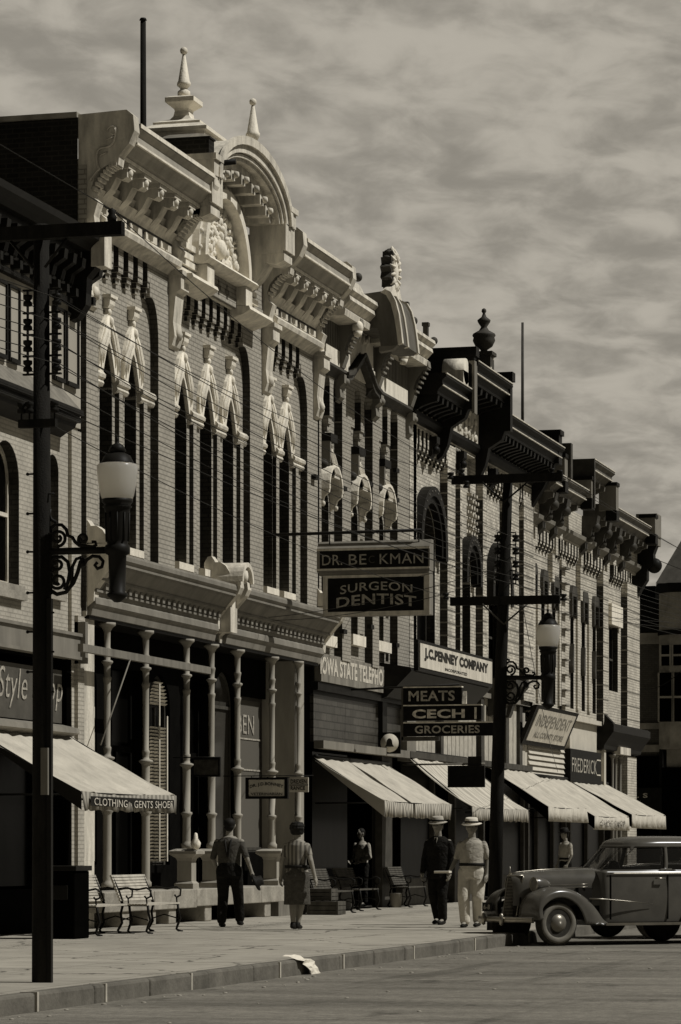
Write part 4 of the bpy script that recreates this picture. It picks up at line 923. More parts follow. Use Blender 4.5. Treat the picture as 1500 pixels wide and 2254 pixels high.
# round bell-emblem plate hanging by the transom
bs = thing('bell_sign', (XF + .22, U(853, .2), Z(853, 1630, .2)), 'small square plate with round white bell emblem beside the prism glass transom', 'sign')
uc, zc_ = U(853, .2), Z(853, 1636, .2)
m = MB(); m.box(XF + .0, XF + .5, uc - .03, uc, zc_ - .23, zc_ + .23); m.build('plate', M_SIGNB, bs)
m = MB(); m.lathe([(0, 0), (.2, 0), (.2, .012), (0, .012)], (XF + .26, uc - .045, zc_), n=24, axis='y'); m.build('disc', M_SIGNW, bs)
m = MB(); m.prism([(-.10, -.08), (.10, -.08), (.07, -.03), (.055, .06), (.02, .10), (-.02, .10), (-.055, .06), (-.07, -.03)], lambda p, y: (XF + .26 + p[0], y, zc_ + p[1]), uc - .05, uc - .047); m.build('bell_emblem', M_LETD, bs)

# ================================================================ THIRD FULL BUILDING (dark bracketed cornice, big arch)
V0, V1 = T1, 81.68
vb = thing('corniced_building', (XF, V0, 0), 'pale brick building with deep black bracketed cornice, urn finial and one wide round-arched window', 'building')
m = MB()
vw = [(U(918), U(958), 5.3, 9.09, 'round'), (U(1018), U(1036), 5.3, 8.35, 'round'), (U(1076), U(1106), 5.0, 8.5, 'round')]
wall(m, V0, V1, 5.1, 11.6, 0.0, 0.4, vw)
vp = [(V0, U(899, .16)), (U(910, .16), U(914, .16)), (U(984, .16), U(1001, .16)), (U(1012, .16), U(1016, .16)), (U(1064, .16), U(1070, .16)), (U(1118, .16), U(1140, .16)), (U(1155, .16), V1)]
vp = [(V0, U(900, .0)), (U(911, .18), U(918, .18)), (U(986, .18), U(1003, .18)), (U(1014, .18), U(1018, .18)), (U(1064, .18), U(1072, .18)), (U(1116, .18), U(1143, .18)), (U(1154, .18), V1)]
rb = MB()
for a, b in vp: m.fb(a, b, 0, 0.18, 5.1, 10.7); shade_skins(rb, a, b, 0, .18, 5.1, 9.75)
for a, b, z0_, z1_, k_ in vw: rb.fb(b - .004, b, -.2, -.003, z0_, z1_ - .7); rb.fb(a, a + .004, -.2, -.003, z0_, z1_ - .7); arch_skin(rb, a, b, z1_, 'round', -.2)
m.fb(V0, V1, 0, 0.18, 10.66, 11.4)
for i, n in ((0, 2), (1, 8), (2, 3), (4, 6), (5, 2)):
    a, b = vp[i][1], vp[i + 1][0]; corbels(m, a, b, 10.02, 10.66, 0, 0.18, n, rb=rb)
# corbelled brick panel
for r_ in range(9):
    for q in range(3): m.fb(U(1028) + q * .28 + (r_ % 2) * .14, U(1028) + q * .28 + (r_ % 2) * .14 + .14, 0, .12, 9.75 - r_ * .16, 9.83 - r_ * .16)
m.build('brick_wall', M_BRICK3, vb); rb.build('return_shade_skin', M_SHADESKIN, vb)
# stone-banded side of each pier
m = MB()
for a, b in vp:
    k = 0; z = 5.3
    while z < 10.3: m.fb(a - .012, b + .0, 0.0, .185, z, z + .035); z += .30
m.build('pier_banding', M_BOARD, vb)
m = MB(); m.fb(V0, V1, -16, -1.6, .1, 11.4); m.fb(V0, V1, -1.6, -.4, 11.1, 11.2); m.build('roof', M_ROOF, vb)
for a, b, z0, z1, k in vw:
    window(vb, a + .004, b - .004, z0, z1 - .01, -0.2, 'round', mull=True, fm=M_TRIMB, rail=.45)
    m = MB(); c = (a + b) / 2; r = (b - a) / 2
    arch_band(m, c, z1 - r, r + .04, r + .04, r + .2, r + .2, 0, .16, .25); arch_band(m, c, z1 - r, r + .2, r + .2, r + .42, r + .42, 0, .22, .3)
    ar = m.build('window_arch', M_TRIMD, vb)
    m = MB()
    for k in range(13):
        t = PI * (k + .5) / 13; m.ball((XF + .22, c - (r + .31) * math.cos(t), z1 - r + (r + .31) * math.sin(t)), .02, .035, .035, 6, 5)
    m.build('arch_stud', M_TRIMC, ar)
    m = MB(); m.fb(a - .1, b + .1, -.15, .2, z0 - .2, z0); m.build('sill', M_TRIMW, vb)
VC = [(0, 11.76), (.98, 11.76), (1.0, 11.68), (.90, 11.6), (.92, 11.5), (.84, 11.42), (.80, 11.36), (.80, 11.30), (0, 11.30)]
def dark_cornice(par, prof, u0, u1, dz=0.0, dw=0.0, zb=11.3, mod=.42, mt=None):
    mt = mt or M_TRIMD
    m = MB(); m.wz([(w + (dw if w > 0 else 0), z + dz) for w, z in prof], u0, u1); m.build('cornice', mt, par)
    wt = max(w for w, z in prof) + dw
    m = MB()
    for z_, w_ in ((prof[1][1] + dz, wt), (prof[4][1] + dz, prof[4][0] + dw)): m.fb(u0, u1, w_ - .02, w_ + .012, z_ - .025, z_)
    m.build('cornice_edging', M_TRIM, par, label='thin pale edge line of the cornice')
    n = max(1, int((u1 - u0) / mod)); st = (u1 - u0) / n
    for i in range(n):
        u = u0 + st * (i + .5); m = MB(); zz_ = zb + dz
        m.wz([(.18, zz_), (wt - .22, zz_), (wt - .24, zz_ - .14), (wt - .42, zz_ - .18), (.4, zz_ - .24), (.34, zz_ - .28), (.18, zz_ - .3)], u - .08, u + .08)
        m.build('modillion', mt, par)
vr0, vr1 = U(1047, 1.05), U(1128, 1.05)
dark_cornice(vb, VC, V0 + .05, vr0); dark_cornice(vb, VC, vr1, V1 + .1); dark_cornice(vb, VC, vr0 + .1, vr1 - .1, .68, .1, mod=.5)
m = MB(); m.fb(V0, V1, .18, .22, 10.98, 11.3); m.build('frieze', M_TRIM, vb)
m = MB(); m.wz([(.18, 11.0), (.30, 10.98), (.32, 10.88), (.26, 10.78), (.18, 10.74)], V0, V1); m.build('belt', M_TRIMD, vb)
for u in (vr0 - .1, vr1 - .15):
    m = MB(); m.fb(u, u + .25, -.6, 1.04, 11.3, 12.5); m.fb(u - .04, u + .29, -.65, 1.1, 12.5, 12.72)
    m.wz([(.18, 11.3), (.9, 11.3), (.82, 11.1), (.5, 10.9), (.42, 10.5), (.3, 10.25), (.18, 10.15)], u, u + .25); m.build('pediment_pier', M_TRIMD, vb)
m = MB(); u = vr0 - .1; m.wz([(.9, 12.4), (1.06, 12.4), (1.06, 11.2), (1.0, 11.2), (1.0, 12.3)], u - .03, u + .26); m.build('pier_face', M_TRIMG, vb)
m = MB(); u = vr0 - .35; m.lathe([(0, 0), (.3, 0), (.3, .5), (0, .5)], (XF + .42, u, 12.12), n=14, axis='x'); m.fb(u - .3, u + .2, .42, .92, 11.76, 12.12); m.build('scroll_end', M_TRIM, vb)
m = MB(); vc = (vr0 + vr1) / 2
m.uz([(vr0 + .15, 10.9), (vr1 - .1, 10.9), (vr1 - .1, 12.0), (vr0 + .15, 12.0)], .18, .26)
rnd = random.Random(9)
for k in range(46): m.ball((XF + .27, vr0 + .3 + rnd.random() * (vr1 - vr0 - .5), 11.05 + rnd.random() * .75), .05, .04 + .09 * rnd.random(), .04 + .1 * rnd.random(), 8, 6)
m.build('relief_panel', M_TRIM, vb)
m = MB(); c = (XF + .75, U(1066, .75), 12.95)
m.lathe([(.2, -.55), (.2, -.1), (.25, -.08), (.25, 0.0)], c, sq=True)
m.lathe([(.1, 0.0), (.08, .06), (.2, .14), (.27, .28), (.25, .36), (.28, .40), (.26, .44), (.12, .52), (.07, .60), (.15, .72), (.16, .76), (.06, .84), (.03, .92), (.06, .97), (.05, 1.02), (.0, 1.05)], c, n=14)
m.build('urn_finial', M_TRIMB, vb)
m = MB()
for k in range(16): rr = random.Random(k); m.ball((c[0] + .2 * (rr.random() - .3), c[1] + .3 * (rr.random() - .5), c[2] - .1 - .42 * rr.random()), .09, .07, .09, 7, 5)
m.build('urn_garland', M_TRIM, vb)
m = MB(); m.fb(V1 - .3, V1 + .12, -.6, .92, 11.3, 12.05); m.fb(V1 - .34, V1 + .16, -.65, .97, 12.05, 12.18); m.wz([(.18, 11.3), (.8, 11.3), (.7, 11.1), (.5, 10.7), (.18, 10.2)], V1 - .25, V1 + .05); m.build('end_pier', M_TRIMD, vb)
for u in (U(1020, .3), U(960, .3), U(1090, .3)):
    m = MB(); m.wz([(.18, 10.6), (.36, 10.6), (.36, 10.45), (.26, 10.35), (.26, 10.2), (.18, 10.1)], u - .15, u + .15); m.ball((XF + .3, u, 10.3), .1); m.build('pendant', M_TRIMD, vb)
fl = thing('flagpole', (XF - .6, U(1150, -.6), 11), 'thin dark roof pole standing near the urn-topped cornice', 'pole')
m = MB(); m.tube([(XF - .6, U(1151, -.6), 11), (XF - .6, U(1151, -.6), Z(1154, 712, -.6))], [.05, .035], 8); m.build('shaft', M_TRIMB, fl)
# ground floor
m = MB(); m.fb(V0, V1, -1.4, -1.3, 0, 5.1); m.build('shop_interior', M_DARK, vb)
m = MB(); m.fb(V0, V1, -.3, -.1, 3.3, 5.1); m.fb(U(885), U(905), -.1, .12, 3.2, 5.35); m.fb(V0, V1, -.12, .1, 4.98, 5.1); m.build('fascia', M_TRIMG, vb)
m = MB()
for px in range(890, 1158, 9):
    if 958 < px < 980 or 1050 < px < 1062: continue
    m.fb(U(px), U(px + 8), -.1, -.03, 3.42, 5.0)
m.each('fascia_board', M_PLANK, vb)
m = MB()
for px in (966, 1055, 1110, 1140): m.fb(U(px), U(px + 6), -.05, .06, 3.4, 5.0)
m.fb(V0, U(1157), 0, .2, 3.28, 3.42); m.build('fascia_frame', M_TRIMB, vb)
m = MB(); m.wz([(0, 5.5), (.72, 5.45), (.74, 5.3), (.5, 5.05), (.34, 4.8), (.3, 4.6), (0, 4.55)], U(1100, .3), U(1150, .7)); m.wz([(0, 5.62), (.8, 5.58), (.82, 5.3), (.5, 4.95), (.36, 4.55), (0, 4.5)], U(1150, .7), U(1150, .7) + .3); m.build('shop_cornice', M_TRIMB, vb)
m = MB(); m.fb(V0 + .1, U(950), -.1, -.05, .6, 3.2); m.fb(U(1000), U(1060), -.1, -.05, .6, 3.2); m.fb(U(1105), U(1150), -.1, -.05, .6, 3.2); m.each('shop_glass', M_GLASS, vb)
m = MB()
for px in (952, 998, 1062, 1102, 1150): m.fb(U(px), U(px + 3), -.12, .04, 0, 3.3)
m.fb(V0, U(950), -.14, .02, 0, .6); m.fb(U(1000), U(1060), -.14, .02, 0, .6); m.fb(U(1105), U(1150), -.14, .02, 0, .6); m.each('shop_post', M_TRIMB, vb)

# ================================================================ CORNER BUILDING
C0, C1 = V1, 97.96
cb = thing('corner_building', (XF, C0, 0), 'long pale brick corner building with stepped dark cornice blocks and slim tall windows', 'building')
m = MB()
cw = [(U(a), U(a + 7.5), 5.2, Z(a, y), '') for a, y in ((1168, 1262), (1192, 1278), (1216, 1292), (1256, 1312), (1281, 1325), (1305, 1335))]
cwd = (U(1341), U(1361), 6.0, Z(1350, 1378), '')
wall(m, C0, C1, 4.9, 10.3, 0.0, 0.4, cw + [cwd])
cp = [(C0, U(1166, .16)), (U(1208, .16), U(1213, .16)), (U(1240, .16), U(1250, .16)), (U(1328, .16), U(1338, .16)), (U(1377, .16), C1)]
cp = [(C0, U(1166)), (U(1243, .14), U(1251, .14)), (U(1329, .2), U(1340, .2)), (U(1382, .2), C1)]
rb = MB()
for (a, b), d in zip(cp, (.16, .07, .2, .2)): m.fb(a, b, 0, d, 4.9, 9.4); shade_skins(rb, a, b, 0, d, 4.9, 8.95)
for a, b, z0_, z1_, k_ in cw + [cwd]: rb.fb(b - .004, b, -.16, -.003, z0_, z1_); rb.fb(a, a + .004, -.16, -.003, z0_, z1_)
m.fb(C0, C1, 0, .16, 9.74, 10.2)
for (a, b), n in (((U(1172), U(1208)), 5), ((U(1222), U(1262)), 6), ((U(1278), U(1320)), 6), ((U(1341), U(1380)), 7)): corbels(m, a, b, 9.22, 9.74, 0, .16, n, rb=rb)
for px in (1166, 1212, 1268, 1326): m.fb(U(px), U(px + 5), 0, .16, 9.25, 9.74)
for px, z0 in ((1206, 8.5), (1268, 8.3)): m.fb(U(px), U(px + 5), 0, .14, z0, 9.25)
for px in (1180, 1204, 1228, 1268, 1293): m.fb(U(px), U(px + 6), 0, .06, 5.2, 8.2)
m.build('brick_wall', M_BRICK4, cb); rb.build('return_shade_skin', M_SHADESKIN, cb)
m = MB(); m.box(XF - 22, XF - .01, C1 - .3, C1, 0, 10.2); m.fb(C0, C1, -22, -1.6, .1, 10); m.fb(C0, C1, -1.6, -.4, 10, 10.1); m.build('side_wall', M_SHADEBRICK, cb)
for a, b, z0, z1, k in cw + [cwd]:
    window(cb, a + .004, b - .004, z0, z1 - .01, -.16, '', mull=False, fm=M_TRIMB, fr=.04)
    c = (a + b) / 2
    if (a, b) != cwd[:2]:
        m = MB(); m.uz([(a - .12, z1 - .6), (a - .16, z1 + .08), (a - .02, z1 + .3), (b + .02, z1 + .3), (b + .16, z1 + .08), (b + .12, z1 - .6), (b, z1 - .5), (b, z1), (a, z1), (a, z1 - .5)], 0, .09); m.build('window_hood', M_TRIMB, cb)
        m = MB(); m.uz([(a - .22, 6.4), (a - .1, 7.0), (a, 7.0), (a, 6.2), (a - .12, 6.2)], 0, .12); m.build('shutter_stay', M_TRIMB, cb)
m = MB(); a, b = cwd[:2]; m.fb(a - .15, b + .2, 0, .12, cwd[3], cwd[3] + .62); m.build('lintel', M_TRIMW, cb)
m = MB()
for (a, b) in cp[1:]:
    z = 5.2
    while z < 9: m.fb(a - .014, b, 0, .205, z, z + .04); z += .42
m.build('pier_banding', M_BOARD, cb)
CC = [(0, 11.12), (.82, 11.12), (.84, 11.04), (.74, 10.96), (.76, 10.86), (.66, 10.78), (.6, 10.72), (.6, 10.66), (0, 10.66)]
g0, g1 = U(1327, .95), U(1356, .95)
b0, b1 = U(1248, .85), U(1300, .85)
for a, b, dz, dw in ((C0 + .1, b0, 0, 0), (b0 + .3, b1 - .1, -.0, 0), (b1 + .2, g1, .9, .1), (g1, C1 - .6, 0, 0)):
    dark_cornice(cb, CC, a, b, dz, dw, zb=10.66, mod=.75, mt=M_TRIMC)
m = MB()
for a, b in ((C0, U(1198)), (U(1200), U(1222)), (U(1227), U(1290)), (U(1294), U(1318)), (U(1320), U(1340)), (U(1346), C1 - .3)): m.wz([(.16, 10.06), (.34, 10.04), (.32, 9.94), (.2, 9.84), (.16, 9.8)], a, b - .06)
m.build('belt', M_TRIMG, cb)
m = MB(); m.fb(C0, C1, .16, .2, 10.06, 10.66); m.build('frieze', M_BRICK4, cb)
for px in (1199, 1225, 1292, 1319, 1343, 1375):      # clustered brackets
    u = U(px, .3); m = MB(); m.wz([(.16, 10.66), (.66, 10.66), (.62, 10.45), (.5, 10.3), (.46, 10.1), (.3, 9.95), (.3, 9.75), (.16, 9.6)], u - .2, u + .2); m.ball((XF + .55, u, 10.35), .15); m.ball((XF + .4, u, 10.05), .13); m.build('cluster_bracket', M_TRIMB, cb)
def block(par, u, w0, w1, z0, z1, face, top, du=.4):
    m = MB(); m.fb(u, u + du, w0, w1, z0, z1); bo = m.build('parapet_block', face, par)
    m = MB(); m.fb(u - .03, u + du + .03, w1 - .5, w1 + .03, z1, z1 + .10); m.uz([(u - .03, z0 - .3), (u + du + .03, z0 - .3), (u + du, z0), (u, z0)], w1 - .3, w1 + .02); m.each('block_cap', top, bo)
block(cb, b0 - .1, -.1, .82, 11.0, 11.62, M_TRIMG, M_TRIMD)
block(cb, b1 - .1, .3, .9, 10.9, 11.4, M_TRIMG, M_TRIMD)
block(cb, g1 - .2, .5, 1.0, 10.9, 11.6, M_TRIMG, M_TRIMD); block(cb, C1 - 1.6, .5, .95, 10.9, 11.4, M_TRIMG, M_TRIMD)
m = MB(); m.fb(b0 + .35, b0 + .6, -.9, .9, 11.12, 12.05); m.fb(b1 + .1, b1 + .25, -.2, .95, 10.66, 12.0); m.each('pediment_side', M_TRIMB, cb)
m = MB(); m.fb(C1 - .7, C1 + .1, .2, .86, 10.9, 11.62); m.fb(C1 - .75, C1 + .15, -.4, .84, 10.66, 10.9); m.build('corner_pier', M_TRIMG, cb)
m = MB(); m.wz([(0.0, 10.66), (.8, 10.66), (.7, 10.4), (.72, 10.1), (.5, 9.9), (.5, 9.6), (.3, 9.3), (.2, 9.1), (0, 9.0)], C1 - .45, C1 - .02); m.ball((XF + .7, C1 - .22, 10.05), .24, .2, .24); m.build('corner_bracket', M_TRIMD, cb)
# ground floor of the corner building
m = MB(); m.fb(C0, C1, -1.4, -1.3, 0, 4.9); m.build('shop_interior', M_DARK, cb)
m = MB(); m.fb(C0, U(1328), -.3, -.05, 2.6, 4.95); m.build('fascia', M_CLAP, cb)
m = MB(); z = 3.2
while z < 4.25: m.wz([(-.05, z), (.02, z), (-.04, z + .14)], C0 + .3, U(1243)); z += .145
m.build('clapboard', M_CLAP, cb)
m = MB(); m.fb(U(1256), U(1325), -.05, .0, 3.75, 4.85); m.fb(U(1246), U(1251), -.1, .12, 2.9, 4.6); m.fb(U(1322), U(1326), -.1, .12, 2.9, 4.6); m.fb(C0, U(1328), -.1, .15, 4.86, 4.98); m.build('fascia_trim', M_CLAP, cb)
m = MB(); m.wz([(0, 5.0), (.42, 4.95), (.50, 4.9), (.50, 4.7), (.35, 4.5), (.22, 4.3), (.2, 4.2), (0, 4.15)], U(1337, .3), C1 + .2); m.wz([(0, 5.4), (.12, 5.3), (.46, 4.95), (.48, 4.7), (.2, 4.3), (0, 4.2)], U(1335, .2), U(1338, .3)); m.build('entrance_hood', M_TRIMD, cb)
m = MB(); m.fb(U(1345), U(1368), 0, .3, 4.1, 4.32); m.build('hood_plate', M_TRIM, cb)
for px in (1345, 1352, 1362): column(cb, U(px), .05, 0.2, 4.1, .06, mtl=M_TRIMG)
m = MB(); m.fb(U(1375), C1, -.3, .1, 0, 4.1); m.build('corner_pilaster', M_BRICK4, cb)
m = MB(); m.fb(C0 + .2, U(1240), -.1, -.05, .6, 2.6); m.fb(U(1256), U(1322), -.1, -.05, .6, 2.9); m.each('shop_glass', M_GLASS, cb)
m = MB()
for px in (1160, 1180, 1215, 1242, 1252, 1290, 1326): m.fb(U(px), U(px + 2), -.12, .05, 0, 3)
m.fb(C0, U(1240), -.14, .02, 0, .6); m.fb(U(1256), U(1322), -.14, .02, 0, .6); m.each('shop_post', M_TRIMB, cb)

# ================================================================ ACROSS THE SIDE STREET
FY = 122.0
def FX(px): return (FY * (px - 750) / 7000 * CT - FY * ST) / (CT + (px - 750) / 7000 * ST)
def FZ(px, py):
    x = FX(px); zc_ = -x * ST + FY * CT; return EYE + (1870 - py) * zc_ / 7000
fbd = thing('far_building', (FX(1460), FY, 0), 'shaded dark building across the side street with stone bands and steep slate turret', 'building')
x0, x1 = FX(1330), FX(1462)
m = MB(); wl = [(x0, x1)]
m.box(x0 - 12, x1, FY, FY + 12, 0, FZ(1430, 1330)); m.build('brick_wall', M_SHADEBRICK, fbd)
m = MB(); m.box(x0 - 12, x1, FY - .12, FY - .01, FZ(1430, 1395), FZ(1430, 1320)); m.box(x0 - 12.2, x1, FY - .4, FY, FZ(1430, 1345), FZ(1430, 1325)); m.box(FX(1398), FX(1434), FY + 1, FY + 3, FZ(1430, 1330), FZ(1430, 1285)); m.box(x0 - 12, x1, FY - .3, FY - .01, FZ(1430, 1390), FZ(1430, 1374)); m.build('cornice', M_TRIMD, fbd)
m = MB()
for a, b in ((1418, 1394), (1605, 1592), (1656, 1640)): m.box(x0 - 12, x1, FY - .14, FY - .02, FZ(1430, a), FZ(1430, b))
m.build('stone_band', M_FARST, fbd)
m = MB(); m.box(FX(1402), FX(1455), FY - .2, FY - .1, 0, FZ(1430, 1665)); m.build('shop_glass', M_GLASS, fbd)
m = MB(); m.box(FX(1455), FX(1462), FY - .3, FY - .02, 0, FZ(1458, 1640)); m.box(x0 - 12, x1, FY - .5, FY - .2, FZ(1430, 1800), FZ(1430, 1735)); m.build('shop_frame', M_TRIMD, fbd)
m = MB(); text_mb(m, 'S', (FX(1421), FY - .5, FZ(1424, 1757)), (1, 0, 0), (0, 0, 1), .18, .18, bold=.03); text_mb(m, 'L', (FX(1404), FY - .5, FZ(1404, 1757)), (1, 0, 0), (0, 0, 1), .14, .18, bold=.03); m.build('lettering', M_LETW, fbd)
xb0, xb1 = FX(1460), FX(1600)
m = MB(); zt_ = FZ(1480, 1310); m.xy([(xb0, FY + .3), (xb0, FY - .9), (xb0 + .5, FY - 1.4), (xb1, FY - 1.4), (xb1, FY + 9), (xb0, FY + 9)], FZ(1480, 1650), zt_)
m.xy([(xb0 + .2, FY + .3), (xb0 + .2, FY - .3), (xb1, FY - .3), (xb1, FY + 9)], 0, FZ(1480, 1650)); m.build('bay_wall', M_FARST, fbd)
m = MB(); m.xy([(xb0 - .1, FY + .3), (xb0 - .1, FY - 1.0), (xb0 + .45, FY - 1.55), (xb1, FY - 1.55), (xb1, FY + 9)], zt_, FZ(1480, 1290)); m.xy([(xb0 - .05, FY + .3), (xb0 - .05, FY - .95), (xb0 + .48, FY - 1.5), (xb1, FY - 1.5), (xb1, FY + 9)], FZ(1480, 1402), FZ(1480, 1392)); m.build('bay_cornice', M_TRIMD, fbd)
m = MB(); zc0 = FZ(1480, 1290); m.add([(xb0 - .05, FY - 1.4, zc0), (xb1 + 1, FY - 1.4, zc0), (xb1 + 1, FY + 8, zc0), (xb0 - .05, FY + 8, zc0), (xb0 + 1.9, FY + 2.5, zc0 + 4.6), (xb1 - .5, FY + 2.5, zc0 + 4.6)], [(0, 1, 5, 4), (1, 2, 5), (2, 3, 4, 5), (3, 0, 4), (0, 3, 2, 1)]); m.build('turret_roof', M_FARRF, fbd)
for a, b, c_, d_ in ((1470, 1488, 1425, 1470), (1466, 1493, 1485, 1592), (1498, 1530, 1485, 1592), (1496, 1530, 1425, 1470)):
    f = MB(); xa, xb_ = FX(a), FX(b); za, zb_ = FZ(1480, d_), FZ(1480, c_)
    f.box(xa - .06, xa, FY - 1.48, FY - 1.38, za, zb_); f.box(xb_, xb_ + .06, FY - 1.48, FY - 1.38, za, zb_); f.box(xa, xb_, FY - 1.48, FY - 1.38, (za + zb_) / 2 - .04, (za + zb_) / 2 + .04); fo = f.build('window', M_FARST, fbd)
    f = MB(); f.box(xa, xb_, FY - 1.42, FY - 1.405, za, zb_); f.build('pane', M_GLASS, fo)
m = MB(); m.box(FX(1462), FX(1600), FY - .45, FY - .31, .6, FZ(1480, 1690)); m.build('bay_shop_glass', M_DARK, fbd)

# ================================================================ AWNINGS
def gg(px): return U(px) / 17.0
def Wof(pw, pf): return 17 * (1 - gg(pw) / gg(pf))
def awning(label, pw0, pw1, pyw, pf1, pyf, pyv, cm, vm, side=None, folds=0.05, txt=None, lace=True, seed=0):
    u0, u1 = U(pw0), U(pw1); w = Wof(pw1, pf1); zw = Z(pw1, pyw); zf = Z(pf1, pyf, w); zv = Z(pf1, pyv, w)
    root = thing('awning', (XF, (u0 + u1) / 2, zv), label, 'awning', 'canvas shop awnings')
    rnd = random.Random(seed)
    nu, nw = 60, 16; vs, fs = [], []
    for i in range(nu + 1):
        for j in range(nw + 1):
            a, b = i / nu, j / nw
            sag = folds * math.sin(PI * b) * (0.6 + .4 * math.sin(a * 19 + seed)) + .012 * math.sin(a * 60 + b * 3)
            bow = 0.04 * math.sin(PI * a * 2) * b
            vs.append((XF + .02 + (w - .02) * b, u0 + (u1 - u0) * a, zw + (zf - zw) * b - sag - bow * .4 - .05 * math.sin(PI * a) * b + .018 * b * math.sin(a * 23 + 5 * b + seed) + .012 * math.sin(a * 37 - 9 * b)))
    for i in range(nu):
        for j in range(nw):
            k = i * (nw + 1) + j; fs.append((k, k + 1, k + nw + 2, k + nw + 1))
    m = MB(); m.add(vs, fs, True); c = m.build('canvas', cm, root); so = c.modifiers.new('s', 'SOLIDIFY'); so.thickness = .012
    m = MB(); vs, fs = [], []; n = 60
    for i in range(n + 1):
        a = i / n; zt = zf - .03 * math.sin(PI * a) - .4 * .04 * math.sin(PI * a * 2)
        wob = .03 * math.sin(a * 41 + seed) + .016 * math.sin(a * 97) + .02 * math.sin(a * 13 + 2 * seed)
        vs += [(XF + w + .004, u0 + (u1 - u0) * a, zt), (XF + w + .01 + wob, u0 + (u1 - u0) * a, zv + (.03 * abs(math.sin(a * PI * 9)) if lace else 0))]
    for i in range(n): fs.append((2 * i, 2 * i + 1, 2 * i + 3, 2 * i + 2))
    m.add(vs, fs, True); v = m.build('valance', vm, root); so = v.modifiers.new('s', 'SOLIDIFY'); so.thickness = .008
    if side:
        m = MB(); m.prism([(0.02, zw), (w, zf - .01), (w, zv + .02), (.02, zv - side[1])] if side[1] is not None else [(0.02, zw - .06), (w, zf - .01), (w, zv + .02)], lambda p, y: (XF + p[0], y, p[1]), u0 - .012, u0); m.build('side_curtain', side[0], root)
    m = MB(); m.tube([(XF + w - .03, u0, zf - .03), (XF + w - .03, u1, zf - .03)], .018, 6)
    for u in (u0 + .05, u1 - .05): m.tube([(XF + .03, u, zf - .05), (XF + w - .03, u, zf - .04)], .016, 6); m.tube([(XF + .03, u, zw - .03), (XF + w - .03, u, zf - .05)], .012, 6)
    m.tube([(XF + .05, u0, zw + .01), (XF + .05, u1, zw + .01)], .05, 8)
    m.build('frame', M_IRON, root)
    if txt:
        for s_, a, b, za, zb, mt, dd in txt:
            m = MB(); text_mb(m, s_, (XF + w + .035, u0 + (u1 - u0) * a, zv + (zf - zv) * za), (0, 1, 0), (0, 0, 1), (u1 - u0) * (b - a), (zf - zv) * (zb - za), bold=.0, arc=-.02); m.build('lettering', mt, root)
    return root, (u0, u1, w, zw, zf, zv)
r0, q = awning('long sunlit pale canvas awning with lettered valance over the leftmost shop', -78, 150, 1617, 388, 1752, 1793, M_CANVAS, M_CHECK, (M_CANVASD, None), .06, [('CLOTHING - GENTS SHOES', .10, .93, .33, .70, M_LETW, 0)], seed=1)
m = MB(); m.fb(q[0] + .3, q[1] - .2, q[2] + .028, q[2] + .032, q[5] + (q[4] - q[5]) * .28, q[5] + (q[4] - q[5]) * .76); m.build('text_band', M_TRIMD, r0)
awning('canvas awning with bold striped side curtain beneath the prism glass transom', 690, 850, 1683, 995, 1771, 1806, M_CANVAS, M_CANVASF, (M_CANVASD, None), .03, seed=2)
awning('sagging striped canvas awning between the hanging grocery sign and the street pole', 888, 1022, 1672, 1163, 1783, 1812, M_CANVASS, M_CANVASF, None, .14, seed=3)
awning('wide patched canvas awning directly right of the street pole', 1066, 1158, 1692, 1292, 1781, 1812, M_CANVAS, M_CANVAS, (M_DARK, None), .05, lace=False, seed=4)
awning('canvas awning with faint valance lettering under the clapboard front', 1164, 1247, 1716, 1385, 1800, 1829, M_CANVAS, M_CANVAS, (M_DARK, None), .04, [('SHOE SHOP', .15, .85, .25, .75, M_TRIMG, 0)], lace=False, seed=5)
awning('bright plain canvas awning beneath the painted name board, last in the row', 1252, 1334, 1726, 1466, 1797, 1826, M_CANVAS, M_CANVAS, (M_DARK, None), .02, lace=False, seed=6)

# awning roller bar across the porch with its rod
ar = thing('awning_bar', (XF + .42, 50, 4.3), 'weathered wooden bar across the white porch columns', 'bar')
m = MB(); m.fb(U(178, .42), U(460, .42), .37, .46, 4.29, 4.41); m.build('bar', M_BOARD, ar)
m = MB(); a = Vector((XF + .45, U(287, .45), 4.3)); b = Vector((XF + .5, U(222, .5), Z(222, 1640, .5))); m.tube([a, b], .012, 6); m.build('rod', M_BOARD, ar)

# ================================================================ SIGNS
def psign(name, label, u, px0, px1, tiers, depth=.16, cat='sign'):
    w0 = 17 - u / gg(px0); w1 = 17 - u / gg(px1); return w0, w1
def wat(u, px): return 17 - u / gg(px)
X3, Z3, Y3 = (1, 0, 0), (0, 0, 1), (0, 1, 0)
u = 57.0
ds = thing('dentist_sign', (XF + 2.2, u, 5), 'two-tier black hanging sign lettered for a surgeon dentist, in a pale frame', 'sign')
wa, wb = wat(u, 700), wat(u, 943)
za, zb = Z(820, 1250, 2.2), Z(820, 1213, 2.2)
m = MB(); m.fb(u, u + .3, wa - .02, wb + .03, za - .07, zb + .06); m.prism([(u, zb + .06), (u + .3, zb + .06), (u + .3, zb + .2), (u + .15, zb + .2)], lambda p, w: (XF + w, p[0], p[1]), wa - .02, wb + .03); up_ = m.build('upper_cabinet', M_TRIMG, ds)
m = MB(); m.fb(u - .006, u, wa + .04, wb, za + .0, zb + .015); m.build('upper_panel', M_SIGNB, ds)
m = MB(); m.fb(u - .012, u, wa - .02, wb + .03, zb + .015, zb + .05); m.fb(u - .012, u, wa - .02, wb + .03, za - .04, za - .005); m.build('pale_edge', M_TRIM, ds)
m = MB(); wL, wR = wat(u, 710), wat(u, 933); zl = Z(820, 1243, 2.2)
